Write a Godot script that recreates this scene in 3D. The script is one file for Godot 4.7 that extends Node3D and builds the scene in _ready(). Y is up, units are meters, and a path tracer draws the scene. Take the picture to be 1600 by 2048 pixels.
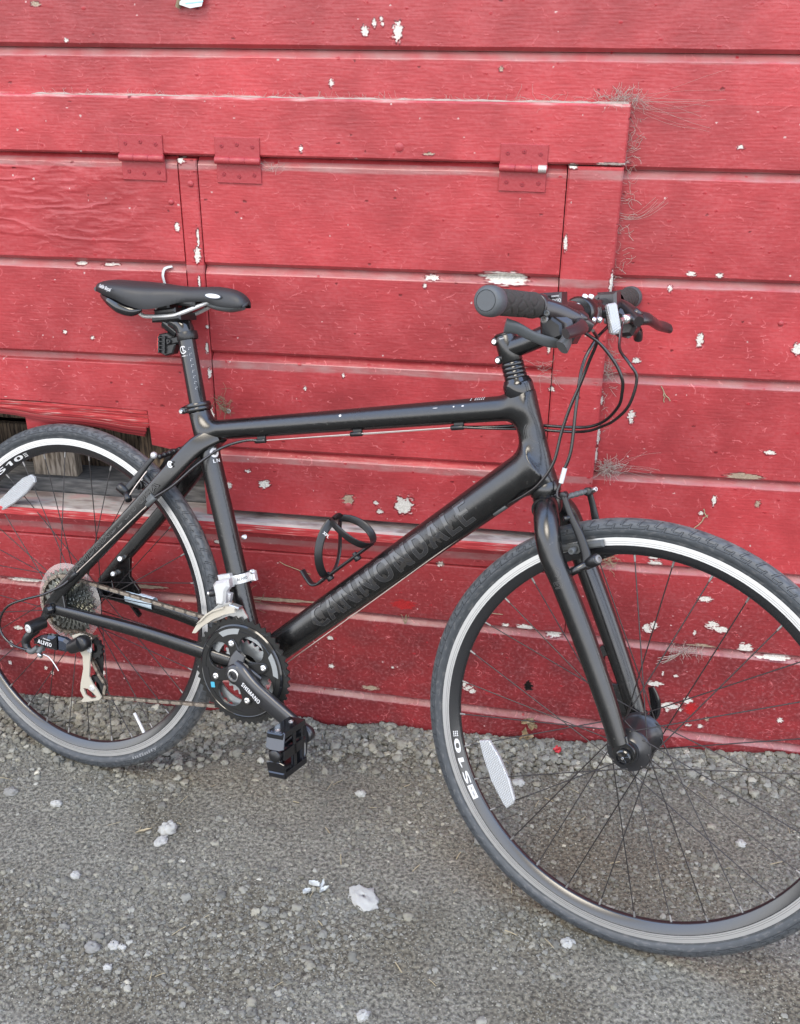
extends Node3D
# A satin black flat-bar bicycle leaning on an old red plank wall, on packed gravel.

const PI2 := 2.0 * PI
var M := {}
var used := {}
var rng := RandomNumberGenerator.new()
# bicycle frame of reference: x forward, y up along the leaning bicycle, z out of its drive side; base at the rear tyre's contact
var bike_at := Transform3D(Basis(Vector3(0.9472, 0.0396, 0.3182), Vector3(0.0359, 0.9729, -0.2282), Vector3(-0.3186, 0.2276, 0.9201)).orthonormalized(), Vector3(0.0133, 0.0003, 0.2045))
# steered parts: y up the steering axis, origin at the lower headset
var steer := Transform3D(Basis(Vector3(0.9295, 0.3646, 0.0551), Vector3(-0.3652, 0.9309, 0.0), Vector3(-0.0513, -0.0201, 0.9985)).orthonormalized(), Vector3(0.9136, 0.7014, 0.0))

# ---------------------------------------------------------------- mesh builder
class MB:
	var v := PackedVector3Array()
	var n := PackedVector3Array()
	var uv := PackedVector2Array()
	var col := PackedColorArray()
	var idx := PackedInt32Array()

	func tri(a: Vector3, b: Vector3, c: Vector3, na: Vector3, nb: Vector3, nc: Vector3, ua := Vector2.ZERO, ub := Vector2.ZERO, uc := Vector2.ZERO) -> void:
		var i := v.size()
		v.append(a); v.append(b); v.append(c)
		n.append(na); n.append(nb); n.append(nc)
		uv.append(ua); uv.append(ub); uv.append(uc)
		face(i, i + 1, i + 2)

	func face(i: int, j: int, k: int) -> void:
		var g := (v[j] - v[i]).cross(v[k] - v[i])
		if g.dot(n[i] + n[j] + n[k]) > 0.0:
			idx.append(i); idx.append(k); idx.append(j)
		else:
			idx.append(i); idx.append(j); idx.append(k)

	func flat(a: Vector3, b: Vector3, c: Vector3, away: Vector3) -> void:
		var g := (b - a).cross(c - a).normalized()
		if g.dot(away) < 0.0:
			g = -g
		tri(a, b, c, g, g, g)

	func quad(a: Vector3, b: Vector3, c: Vector3, d: Vector3, away: Vector3) -> void:
		flat(a, b, c, away)
		flat(a, c, d, away)

	# rows of points with normals worked out from their neighbours, turned away from the rows' own middles
	func grid(rows: Array, close_row: bool, close_col: bool, uvs: Array = [], turn := 0) -> void:
		var nr := rows.size()
		var nc: int = rows[0].size()
		var base := v.size()
		var sum := 0.0
		var nn := PackedVector3Array()
		for r in nr:
			var row: PackedVector3Array = rows[r]
			var ra: PackedVector3Array = rows[(r + 1) % nr] if close_col else rows[mini(r + 1, nr - 1)]
			var rb: PackedVector3Array = rows[(r - 1 + nr) % nr] if close_col else rows[maxi(r - 1, 0)]
			var mid := Vector3.ZERO
			for p in row:
				mid += p
			mid /= nc
			for c in nc:
				var cn := (c + 1) % nc if close_row else mini(c + 1, nc - 1)
				var cp := (c - 1 + nc) % nc if close_row else maxi(c - 1, 0)
				var g := (row[cn] - row[cp]).cross(ra[c] - rb[c])
				if g.length_squared() < 1e-18:
					g = row[c] - mid
				g = g.normalized()
				sum += g.dot((row[c] - mid).normalized())
				nn.append(g)
		var s := 1.0 if (turn == 0 and sum >= 0.0) or turn > 0 else -1.0
		for r in nr:
			for c in nc:
				v.append(rows[r][c])
				n.append(nn[r * nc + c] * s)
				uv.append(uvs[r][c] if uvs else Vector2(float(c) / nc, float(r) / nr))
		for r in (nr if close_col else nr - 1):
			for c in (nc if close_row else nc - 1):
				var a := base + r * nc + c
				var b := base + r * nc + (c + 1) % nc
				var d := base + ((r + 1) % nr) * nc + c
				var e := base + ((r + 1) % nr) * nc + (c + 1) % nc
				face(a, b, e)
				face(a, e, d)

	func cap(ring: PackedVector3Array, away: Vector3) -> void:
		var mid := Vector3.ZERO
		for p in ring:
			mid += p
		mid /= ring.size()
		for i in ring.size():
			tri(mid, ring[i], ring[(i + 1) % ring.size()], away, away, away)

	# a tube along points; radii one number or one per point; wide stretches the section sideways (across the plane normal «up»)
	func tube(pts: PackedVector3Array, radii, segs := 12, caps := true, wide := 1.0, up := Vector3.ZERO, box := 1.0) -> void:
		var rows := []
		var m := pts.size()
		var t0 := (pts[1] - pts[0]).normalized()
		var a := up if up != Vector3.ZERO else (Vector3.UP if absf(t0.y) < 0.9 else Vector3.RIGHT)
		for i in m:
			var t := (pts[mini(i + 1, m - 1)] - pts[maxi(i - 1, 0)]).normalized()
			a = (a - t * a.dot(t)).normalized()
			var b := t.cross(a)
			var r: float = radii if radii is float else radii[i]
			var ring := PackedVector3Array()
			for k in segs:
				var f := PI2 * k / segs
				var ca := cos(f)
				var sa := sin(f)
				if box != 1.0:
					ca = signf(ca) * pow(absf(ca), box)
					sa = signf(sa) * pow(absf(sa), box)
				ring.append(pts[i] + a * (r * wide * ca) + b * (r * sa))
			rows.append(ring)
		grid(rows, true, false)
		if caps:
			cap(rows[0], -t0)
			cap(rows[m - 1], (pts[m - 1] - pts[m - 2]).normalized())

	# turned shape: profile points (radius, along z); smooth where the profile bends little
	func lathe(prof: PackedVector2Array, xf := Transform3D(), segs := 24, closed := false, umul := 1.0, vlist: Array = []) -> void:
		var p := prof
		var m := p.size()
		if closed:
			var area := 0.0
			for i in m:
				area += p[i].cross(p[(i + 1) % m])
			if area < 0.0:
				p = p.duplicate()
				p.reverse()
		var segn := m if closed else m - 1
		var sn := PackedVector2Array()
		for i in segn:
			var d := p[(i + 1) % m] - p[i]
			sn.append(Vector2(d.y, -d.x).normalized())
		for i in segn:
			var j := (i + 1) % m
			var n0 := sn[i]
			var n1 := sn[i]
			var pi_ := (i - 1 + segn) % segn
			var ni := (i + 1) % segn
			if (closed or i > 0) and sn[pi_].dot(sn[i]) > 0.7:
				n0 = (sn[pi_] + sn[i]).normalized()
			if (closed or i < segn - 1) and sn[ni].dot(sn[i]) > 0.7:
				n1 = (sn[ni] + sn[i]).normalized()
			var base := v.size()
			for k in segs + 1:
				var f := PI2 * k / segs
				var e := Vector3(cos(f), sin(f), 0)
				v.append(xf * (e * p[i].x + Vector3(0, 0, p[i].y)))
				v.append(xf * (e * p[j].x + Vector3(0, 0, p[j].y)))
				n.append((xf.basis * (e * n0.x + Vector3(0, 0, n0.y))).normalized())
				n.append((xf.basis * (e * n1.x + Vector3(0, 0, n1.y))).normalized())
				var v0: float = vlist[i] if vlist else float(i) / segn
				var v1: float = vlist[i + 1] if vlist else float(i + 1) / segn
				uv.append(Vector2(umul * k / segs, v0))
				uv.append(Vector2(umul * k / segs, v1))
			for k in segs:
				var q := base + k * 2
				face(q, q + 1, q + 3)
				face(q, q + 3, q + 2)

	# flat outline (x, y) given thickness along z, edges chamfered by «bev»
	func slab(poly: PackedVector2Array, h: float, bev := 0.0, xf := Transform3D(), soft := false) -> void:
		var p := poly
		var m := p.size()
		var area := 0.0
		for i in m:
			area += p[i].cross(p[(i + 1) % m])
		if area < 0.0:
			p = p.duplicate()
			p.reverse()
		var inner := PackedVector2Array()
		var en := PackedVector2Array()
		for i in m:
			var d := (p[(i + 1) % m] - p[i]).normalized()
			en.append(Vector2(d.y, -d.x))
		for i in m:
			var s := en[(i - 1 + m) % m] + en[i]
			var k := s.length_squared()
			inner.append(p[i] - (s * (2.0 / k) if k > 0.3 else en[i]) * bev)
		var ids := Geometry2D.triangulate_polygon(inner if bev > 0.0 else p)
		var top := inner if bev > 0.0 else p
		for s in [1.0, -1.0]:
			var z: float = h * 0.5 * s
			var nz := (xf.basis * Vector3(0, 0, s)).normalized()
			for i in range(0, ids.size(), 3):
				tri(xf * Vector3(top[ids[i]].x, top[ids[i]].y, z), xf * Vector3(top[ids[i + 1]].x, top[ids[i + 1]].y, z), xf * Vector3(top[ids[i + 2]].x, top[ids[i + 2]].y, z), nz, nz, nz)
		for i in m:
			var j := (i + 1) % m
			var na := en[i]
			var nb := en[i]
			if soft:
				if en[(i - 1 + m) % m].dot(en[i]) > 0.5:
					na = (en[(i - 1 + m) % m] + en[i]).normalized()
				if en[j].dot(en[i]) > 0.5:
					nb = (en[j] + en[i]).normalized()
			var n0 := (xf.basis * Vector3(na.x, na.y, 0)).normalized()
			var n1 := (xf.basis * Vector3(nb.x, nb.y, 0)).normalized()
			var z := h * 0.5 - bev
			var a := xf * Vector3(p[i].x, p[i].y, -z)
			var b := xf * Vector3(p[j].x, p[j].y, -z)
			var c := xf * Vector3(p[j].x, p[j].y, z)
			var d := xf * Vector3(p[i].x, p[i].y, z)
			tri(a, b, c, n0, n1, n1)
			tri(a, c, d, n0, n1, n0)
			if bev > 0.0:
				for s in [1.0, -1.0]:
					var e := xf * Vector3(inner[i].x, inner[i].y, h * 0.5 * s)
					var f := xf * Vector3(inner[j].x, inner[j].y, h * 0.5 * s)
					var o: Vector3 = (n0 + n1 + (xf.basis * Vector3(0, 0, s)).normalized() * 2.0).normalized()
					if s > 0:
						tri(d, c, f, o, o, o)
						tri(d, f, e, o, o, o)
					else:
						tri(a, b, f, o, o, o)
						tri(a, f, e, o, o, o)

	func box(size: Vector3, bev: float, xf := Transform3D()) -> void:
		var x := size.x * 0.5
		var y := size.y * 0.5
		slab(PackedVector2Array([Vector2(-x, -y), Vector2(x, -y), Vector2(x, y), Vector2(-x, y)]), size.z, minf(bev, minf(size.z, minf(size.x, size.y)) * 0.3), xf)

	func ball(at: Vector3, r: Vector3, segs := 12) -> void:
		var prof := PackedVector2Array()
		for i in segs / 2 + 1:
			var f := -PI / 2 + PI * i / (segs / 2)
			prof.append(Vector2(maxf(cos(f), 0.0), sin(f)))
		lathe(prof, Transform3D(Basis.from_scale(r), at), segs)

	func commit() -> ArrayMesh:
		var arr := []
		arr.resize(Mesh.ARRAY_MAX)
		arr[Mesh.ARRAY_VERTEX] = v
		arr[Mesh.ARRAY_NORMAL] = n
		arr[Mesh.ARRAY_TEX_UV] = uv
		if col.size() == v.size() and col.size() > 0:
			arr[Mesh.ARRAY_COLOR] = col
		arr[Mesh.ARRAY_INDEX] = idx
		var am := ArrayMesh.new()
		am.add_surface_from_arrays(Mesh.PRIMITIVE_TRIANGLES, arr)
		return am

# ---------------------------------------------------------------- objects
func numbered(called: String, parent: Node) -> String:
	var key := str(parent.get_instance_id()) + called
	used[key] = used.get(key, -1) + 1
	return called if used[key] == 0 else "%s_%03d" % [called, used[key]]

func part(called: String, mb: MB, mat: Material, parent: Node, xf := Transform3D()) -> MeshInstance3D:
	return inst(called, mb.commit(), mat, parent, xf)

func inst(called: String, mesh: Mesh, mat: Material, parent: Node, xf := Transform3D()) -> MeshInstance3D:
	var o := MeshInstance3D.new()
	o.mesh = mesh
	o.material_override = mat
	o.name = numbered(called, parent)
	o.transform = xf
	parent.add_child(o, true)
	return o

func two(a: Mesh, b: Mesh, ma: Material, mb_: Material) -> ArrayMesh:   # two surfaces in one mesh
	var out := ArrayMesh.new()
	out.add_surface_from_arrays(Mesh.PRIMITIVE_TRIANGLES, a.surface_get_arrays(0))
	out.add_surface_from_arrays(Mesh.PRIMITIVE_TRIANGLES, b.surface_get_arrays(0))
	out.surface_set_material(0, ma)
	out.surface_set_material(1, mb_)
	return out

func holder(called: String, parent: Node, xf := Transform3D()) -> Node3D:
	var o := Node3D.new()
	o.name = numbered(called, parent)
	o.transform = xf
	parent.add_child(o, true)
	return o

func tag(o: Node, label: String, category: String, group := "") -> void:
	o.set_meta("label", label)
	o.set_meta("category", category)
	if group:
		o.set_meta("group", group)

func V(a: Array) -> PackedVector3Array:   # flat list of numbers to points
	var out := PackedVector3Array()
	for i in range(0, a.size(), 3):
		out.append(Vector3(a[i], a[i + 1], a[i + 2]))
	return out

func P2(a: Array) -> PackedVector2Array:
	var out := PackedVector2Array()
	for i in range(0, a.size(), 2):
		out.append(Vector2(a[i], a[i + 1]))
	return out

func smooth(pts: PackedVector3Array, per := 8) -> PackedVector3Array:   # Catmull-Rom through the points
	var out := PackedVector3Array()
	var m := pts.size()
	for i in m - 1:
		var p0 := pts[maxi(i - 1, 0)]
		var p3 := pts[mini(i + 2, m - 1)]
		for k in per:
			out.append(pts[i].cubic_interpolate(pts[i + 1], p0, p3, float(k) / per))
	out.append(pts[m - 1])
	return out

func spread(r: Array, count: int) -> PackedFloat32Array:   # radii given at a few places, one for every point
	var out := PackedFloat32Array()
	for i in count:
		var f := float(i) / (count - 1) * (r.size() - 1)
		var k := mini(int(f), r.size() - 2)
		out.append(lerpf(r[k], r[k + 1], f - k))
	return out

func ax(from: Vector3, to: Vector3, up := Vector3.ZERO) -> Transform3D:   # z runs from one point towards another
	var z := (to - from).normalized()
	var u := up if up != Vector3.ZERO else (Vector3.UP if absf(z.y) < 0.95 else Vector3.RIGHT)
	var x := u.cross(z).normalized()
	return Transform3D(Basis(x, z.cross(x), z), from)

func at(p: Vector3, turn_z := 0.0) -> Transform3D:
	return Transform3D(Basis(Vector3.BACK, turn_z), p)

func rod(mb: MB, a: Vector3, b: Vector3, r: float, bev := 0.0, segs := 16) -> void:
	var h := a.distance_to(b)
	var prof := P2([0, 0, r - bev, 0, r, bev, r, h - bev, r - bev, h, 0, h]) if bev > 0.0 else P2([0, 0, r, 0, r, h, 0, h])
	mb.lathe(prof, ax(a, b), segs)

func circle(r: float, n: int, c := Vector2.ZERO) -> PackedVector2Array:
	var out := PackedVector2Array()
	for i in n:
		out.append(c + Vector2.from_angle(PI2 * i / n) * r)
	return out

func bolt(mb: MB, p: Vector3, dir: Vector3, r: float, h: float) -> void:   # round head with a socket
	mb.lathe(P2([0, 0, r, 0, r, h * 0.7, r * 0.8, h, r * 0.48, h, r * 0.45, h * 0.45, 0, h * 0.45]), ax(p, p + dir), 12)

# ---------------------------------------------------------------- lettering
func letters(text: String, cap_h: float, width: float, bold: bool, put: Callable, mb: MB, line: MB = null, line_w := 0.0006, edge := 0.004, face := "Droid Sans") -> void:
	# lays text whose letters are cap_h high and the whole line «width» long; put(x, y, lift) gives a point and its normal
	var tm := TextMesh.new()
	var f := SystemFont.new()
	f.font_names = PackedStringArray([face])
	f.font_weight = 700 if bold else 400
	tm.font = f
	tm.font_size = 64
	tm.pixel_size = 0.01
	tm.depth = 0.0
	tm.curve_step = 2.0
	tm.text = text
	var arr := tm.surface_get_arrays(0)
	var vs: PackedVector3Array = arr[Mesh.ARRAY_VERTEX]
	var ids: PackedInt32Array = arr[Mesh.ARRAY_INDEX] if arr[Mesh.ARRAY_INDEX] != null else PackedInt32Array(range(vs.size()))
	var lo := Vector2(1e9, 1e9)
	var hi := Vector2(-1e9, -1e9)
	for p in vs:
		lo = lo.min(Vector2(p.x, p.y))
		hi = hi.max(Vector2(p.x, p.y))
	var sx := width / (hi.x - lo.x)
	var sy := cap_h / (hi.y - lo.y)
	var flat := func(p: Vector3) -> Vector2: return Vector2((p.x - lo.x) * sx, (p.y - lo.y) * sy - cap_h * 0.5)
	var edges := {}
	for i in range(0, ids.size(), 3):
		var a: Vector2 = flat.call(vs[ids[i]])
		var b: Vector2 = flat.call(vs[ids[i + 1]])
		var c: Vector2 = flat.call(vs[ids[i + 2]])
		if absf((b - a).cross(c - a)) < 1e-12:
			continue
		if mb:
			_split(a, b, c, put, mb, edge, 0)
		if line:
			for e in [[a, b], [b, c], [c, a]]:
				var q0: Vector2 = (e[0] * 1e6).round()
				var q1: Vector2 = (e[1] * 1e6).round()
				var key := "%d,%d,%d,%d" % ([q0.x, q0.y, q1.x, q1.y] if q0 < q1 else [q1.x, q1.y, q0.x, q0.y])
				if edges.has(key):
					edges[key] = null
				else:
					edges[key] = e
	if line:
		for key in edges:
			var e = edges[key]
			if e == null:
				continue
			var d: Vector2 = e[1] - e[0]
			var s := d.normalized().orthogonal() * line_w * 0.5
			var k := maxi(1, int(d.length() / edge))
			for i in k:
				var a: Vector2 = e[0] + d * (float(i) / k)
				var b: Vector2 = e[0] + d * (float(i + 1) / k)
				var q := []
				for w in [a - s, a + s, b + s, b - s]:
					q.append(put.call(w.x, w.y, 0.0002))
				line.tri(q[0][0], q[1][0], q[2][0], q[0][1], q[1][1], q[2][1])
				line.tri(q[0][0], q[2][0], q[3][0], q[0][1], q[2][1], q[3][1])

func _split(a: Vector2, b: Vector2, c: Vector2, put: Callable, mb: MB, edge: float, depth: int) -> void:
	var ab := a.distance_to(b)
	var bc := b.distance_to(c)
	var ca := c.distance_to(a)
	var most := maxf(ab, maxf(bc, ca))
	if most > edge and depth < 9:
		if most == ab:
			var m := (a + b) * 0.5
			_split(a, m, c, put, mb, edge, depth + 1)
			_split(m, b, c, put, mb, edge, depth + 1)
		elif most == bc:
			var m := (b + c) * 0.5
			_split(a, b, m, put, mb, edge, depth + 1)
			_split(a, m, c, put, mb, edge, depth + 1)
		else:
			var m := (c + a) * 0.5
			_split(a, b, m, put, mb, edge, depth + 1)
			_split(m, b, c, put, mb, edge, depth + 1)
		return
	var p = put.call(a.x, a.y, 0.0)
	var q = put.call(b.x, b.y, 0.0)
	var r = put.call(c.x, c.y, 0.0)
	mb.tri(p[0], q[0], r[0], p[1], q[1], r[1])

# a placer that wraps a line of text round a tube: starts at a, runs towards b, «face» is the outward direction of the text's middle
func on_tube(a: Vector3, b: Vector3, face: Vector3, r0: float, r1: float, lift := 0.0004) -> Callable:
	var t := (b - a).normalized()
	var o := (face - t * face.dot(t)).normalized()
	var s := o.cross(t)   # the text's upward direction
	var ln := a.distance_to(b)
	return func(x: float, y: float, more: float) -> Array:
		var r := lerpf(r0, r1, x / ln)
		var f := y / r
		var nn := o * cos(f) + s * sin(f)
		return [a + t * x + nn * (r + lift + more), nn]

func on_flat(o: Vector3, right: Vector3, up: Vector3, lift := 0.0003) -> Callable:
	var r := right.normalized()
	var u := (up - r * up.dot(r)).normalized()
	var nn := r.cross(u)
	return func(x: float, y: float, more: float) -> Array:
		return [o + r * x + u * y + nn * (lift + more), nn]

# ---------------------------------------------------------------- materials
func mat(key: String, c: Color, rough: float, metal := 0.0, spec := 0.5) -> StandardMaterial3D:   # c in linear values
	var m := StandardMaterial3D.new()
	m.resource_name = key
	m.albedo_color = c.linear_to_srgb()
	m.roughness = rough
	m.metallic = metal
	m.metallic_specular = spec
	M[key] = m
	return m

func noise(freq: float, octaves := 4, s := 0, kind := FastNoiseLite.TYPE_SIMPLEX_SMOOTH) -> FastNoiseLite:
	var f := FastNoiseLite.new()
	f.noise_type = kind
	f.frequency = freq
	f.seed = s
	f.fractal_octaves = octaves
	return f

func bumpy(m: StandardMaterial3D, freq: float, scale: float, cm: float, s := 3, octaves := 4) -> void:   # fine relief on a material, by triplanar noise
	var t := NoiseTexture2D.new()
	t.width = 256
	t.height = 256
	t.seamless = true
	t.noise = noise(freq, octaves, s)
	m.heightmap_enabled = true
	m.heightmap_texture = t
	m.heightmap_scale = cm
	m.uv1_triplanar = true
	m.uv1_scale = Vector3.ONE * scale

func dusty(m: StandardMaterial3D, dark: Color, light: Color, speck: Color) -> void:   # faint handling marks and specks of dust
	var g := Gradient.new()
	g.offsets = PackedFloat32Array([0.2, 0.70, 0.82, 0.87])
	g.colors = PackedColorArray([dark.linear_to_srgb(), light.linear_to_srgb(), light.linear_to_srgb(), speck.linear_to_srgb()])
	var t := NoiseTexture2D.new()
	t.width = 512
	t.height = 512
	t.seamless = true
	t.noise = noise(0.035, 5, 17)
	t.color_ramp = g
	m.albedo_color = Color.WHITE
	m.albedo_texture = t
	var h := Gradient.new()
	h.offsets = PackedFloat32Array([0.25, 0.75])
	h.colors = PackedColorArray([Color(0.235, 0.235, 0.235), Color(0.275, 0.275, 0.275)])
	var r := NoiseTexture2D.new()
	r.width = 256
	r.height = 256
	r.seamless = true
	r.noise = noise(0.02, 4, 18)
	r.color_ramp = h
	m.roughness = 1.0
	m.roughness_texture = r
	m.uv1_triplanar = true
	m.uv1_scale = Vector3.ONE * 5.0

func materials() -> void:
	mat("satin_black", Color(0.006, 0.006, 0.0065), 0.25, 0.0, 0.62)
	dusty(M.satin_black, Color(0.0028, 0.0028, 0.003), Color(0.006, 0.0058, 0.0056), Color(0.045, 0.042, 0.038))
	mat("gloss_black", Color(0.008, 0.008, 0.009), 0.1, 0.0, 0.6)
	mat("letter_black", Color(0.02, 0.02, 0.021), 0.16, 0.0, 0.7)
	mat("letter_line", Color(0.055, 0.054, 0.052), 0.4)
	mat("letter_dim", Color(0.028, 0.026, 0.024), 0.3)
	mat("plastic", Color(0.009, 0.009, 0.0095), 0.36)
	mat("shifter", Color(0.02, 0.015, 0.016), 0.28, 0.0, 0.6)
	mat("housing", Color(0.012, 0.01, 0.01), 0.22, 0.0, 0.6)
	mat("tyre", Color(0.038, 0.042, 0.046), 0.5, 0.0, 0.5)
	mat("grip", Color(0.034, 0.031, 0.026), 0.82)
	bumpy(M.grip, 0.2, 30.0, 0.006)
	mat("grip_cap", Color(0.062, 0.067, 0.07), 0.55)
	mat("lever_grey", Color(0.075, 0.08, 0.08), 0.5)
	mat("rim_black", Color(0.010, 0.0105, 0.012), 0.24, 0.0, 0.9)
	mat("brake_track", Color(0.66, 0.655, 0.64), 0.36, 0.85)
	mat("track_line", Color(0.05, 0.05, 0.05), 0.5)
	mat("silver", Color(0.72, 0.72, 0.71), 0.3, 1.0)
	mat("pale_alloy", Color(0.6, 0.6, 0.585), 0.4, 0.55)
	mat("cream_alloy", Color(0.5, 0.46, 0.38), 0.42, 0.45)
	mat("ring_alloy", Color(0.62, 0.65, 0.66), 0.28, 0.9)
	mat("cassette", Color(0.36, 0.365, 0.335), 0.3, 1.0)
	mat("chain", Color(0.33, 0.28, 0.23), 0.4, 0.9)
	mat("chain_inner", Color(0.11, 0.092, 0.075), 0.5, 0.6)
	mat("ring_black", Color(0.02, 0.02, 0.019), 0.33, 0.3)
	mat("crank", Color(0.022, 0.022, 0.024), 0.3, 0.35, 0.7)
	mat("derailleur_blue", Color(0.028, 0.034, 0.048), 0.2, 0.3, 0.7)
	mat("spoke", Color(0.045, 0.042, 0.042), 0.35, 0.6)
	mat("nipple", Color(0.22, 0.21, 0.2), 0.5, 0.6)
	mat("cable_wire", Color(0.6, 0.52, 0.46), 0.35, 0.8)
	mat("saddle", Color(0.02, 0.0205, 0.022), 0.5, 0.0, 0.5)
	bumpy(M.saddle, 0.15, 40.0, 0.004)
	mat("white_print", Color(0.55, 0.55, 0.545), 0.5)
	mat("cyan_print", Color(0.05, 0.3, 0.42), 0.4)
	mat("red_lens", Color(0.5, 0.03, 0.03), 0.15)
	mat("sticker", Color(0.55, 0.66, 0.72), 0.35)
	mat("orange", Color(0.7, 0.25, 0.06), 0.5)
	mat("stone", Color(0.18, 0.175, 0.16), 0.9)
	mat("white_stone", Color(0.37, 0.365, 0.335), 0.9)
	bumpy(M.white_stone, 0.10, 22.0, 0.05)
	mat("straw", Color(0.3, 0.25, 0.155), 0.85)
	mat("straw_dark", Color(0.2, 0.155, 0.095), 0.9)
	mat("faded_print", Color(0.2, 0.205, 0.21), 0.7)
	mat("web", Color(0.34, 0.275, 0.24), 0.9)
	mat("dead_leaf", Color(0.3, 0.22, 0.13), 0.8)
	mat("red_flake", Color(0.5, 0.04, 0.05), 0.6)
	mat("paper", Color(0.5, 0.52, 0.51), 0.7)
	mat("paper_blue", Color(0.25, 0.5, 0.6), 0.6)
	mat("hinge", Color(0.31, 0.034, 0.040), 0.42)
	bumpy(M.hinge, 0.06, 8.0, 0.03)
	mat("hinge_worn", Color(0.5, 0.45, 0.42), 0.4, 0.5)
	mat("screw", Color(0.25, 0.02, 0.028), 0.45)
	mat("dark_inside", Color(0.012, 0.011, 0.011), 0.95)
	var clear := mat("clear_plastic", Color(0.6, 0.55, 0.52), 0.2)
	clear.transparency = BaseMaterial3D.TRANSPARENCY_ALPHA
	clear.albedo_color.a = 0.16
	# reflector: white plastic, its prisms a fine relief
	var rf := mat("reflector", Color(0.34, 0.35, 0.355), 0.14, 0.0, 0.9)
	var im := Image.create(64, 64, false, Image.FORMAT_L8)
	for y in 64:
		for x in 64:
			var w := 0.5 + 0.25 * cos(x * PI2 / 8.0) + 0.25 * cos((x * 0.5 + y * 0.866) * PI2 / 8.0)
			im.set_pixel(x, y, Color(w, w, w))
	var tx := ImageTexture.create_from_image(im)
	rf.heightmap_enabled = true
	rf.heightmap_texture = tx
	rf.heightmap_scale = 0.10
	rf.uv1_triplanar = true
	rf.uv1_scale = Vector3.ONE * 40.0

# ---------------------------------------------------------------- wheels
func tread_textures() -> void:
	# one pitch of the tread: u round the wheel, v across the section (0.5 is the crown); relief and a little grey road dust on the crown
	var w := 48
	var h := 256
	var hm := Image.create(w, h, false, Image.FORMAT_L8)
	var al := Image.create(w * 8, h, false, Image.FORMAT_RGB8)
	var nz := noise(0.035, 3, 5)
	var base := Color(0.042, 0.047, 0.052)
	for y in h:
		var q := absf((y + 0.5) / h - 0.5) * 2.0   # 0 crown, 1 bead
		for x in w:
			var u := float(x) / w
			var g := 0.75
			if q < 0.62:
				g = 1.0
				var line := fposmod(u - 0.9 * q, 1.0)            # slanting sipes
				if q > 0.1 and q < 0.44 and absf(line - 0.3) < 0.07:
					g = 0.1
				if q > 0.4 and absf(u - 0.1 - (q - 0.4) * 0.6) < 0.06:  # edge of each shoulder block
					g = 0.05
				if q > 0.47 and q < 0.52 and u > 0.1 and u < 0.62:
					g = 0.15
				if q > 0.585:
					g = 0.25
			elif q > 0.93:
				g = 0.9
			hm.set_pixel(x, y, Color(g, g, g))
	for y in h:
		var q := absf((y + 0.5) / h - 0.5) * 2.0
		for x in w * 8:
			var k := nz.get_noise_2d(x * 0.7, y) * 0.5 + 0.5
			var c := base * (0.75 + 0.5 * k)
			if q < 0.45:   # pale road dust worn into the crown
				c = c.lerp(Color(0.15, 0.147, 0.14), clampf((0.5 - q) * 2.0, 0.0, 1.0) * clampf(k * 1.7 - 0.35, 0.0, 0.85))
			elif q > 0.62 and k > 0.66:
				c = c.lerp(Color(0.12, 0.115, 0.11), 0.35)
			al.set_pixel(x, y, c.linear_to_srgb())
	var t: StandardMaterial3D = M.tyre
	t.albedo_color = Color.WHITE
	t.albedo_texture = ImageTexture.create_from_image(al)
	t.uv1_scale = Vector3(1.0 / 8.0, 1, 1)
	t.heightmap_enabled = true
	var ht := Image.create(w * 8, h, false, Image.FORMAT_L8)
	for i in 8:
		ht.blit_rect(hm, Rect2i(0, 0, w, h), Vector2i(i * w, 0))
	t.heightmap_texture = ImageTexture.create_from_image(ht)
	t.heightmap_scale = 0.32

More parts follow.
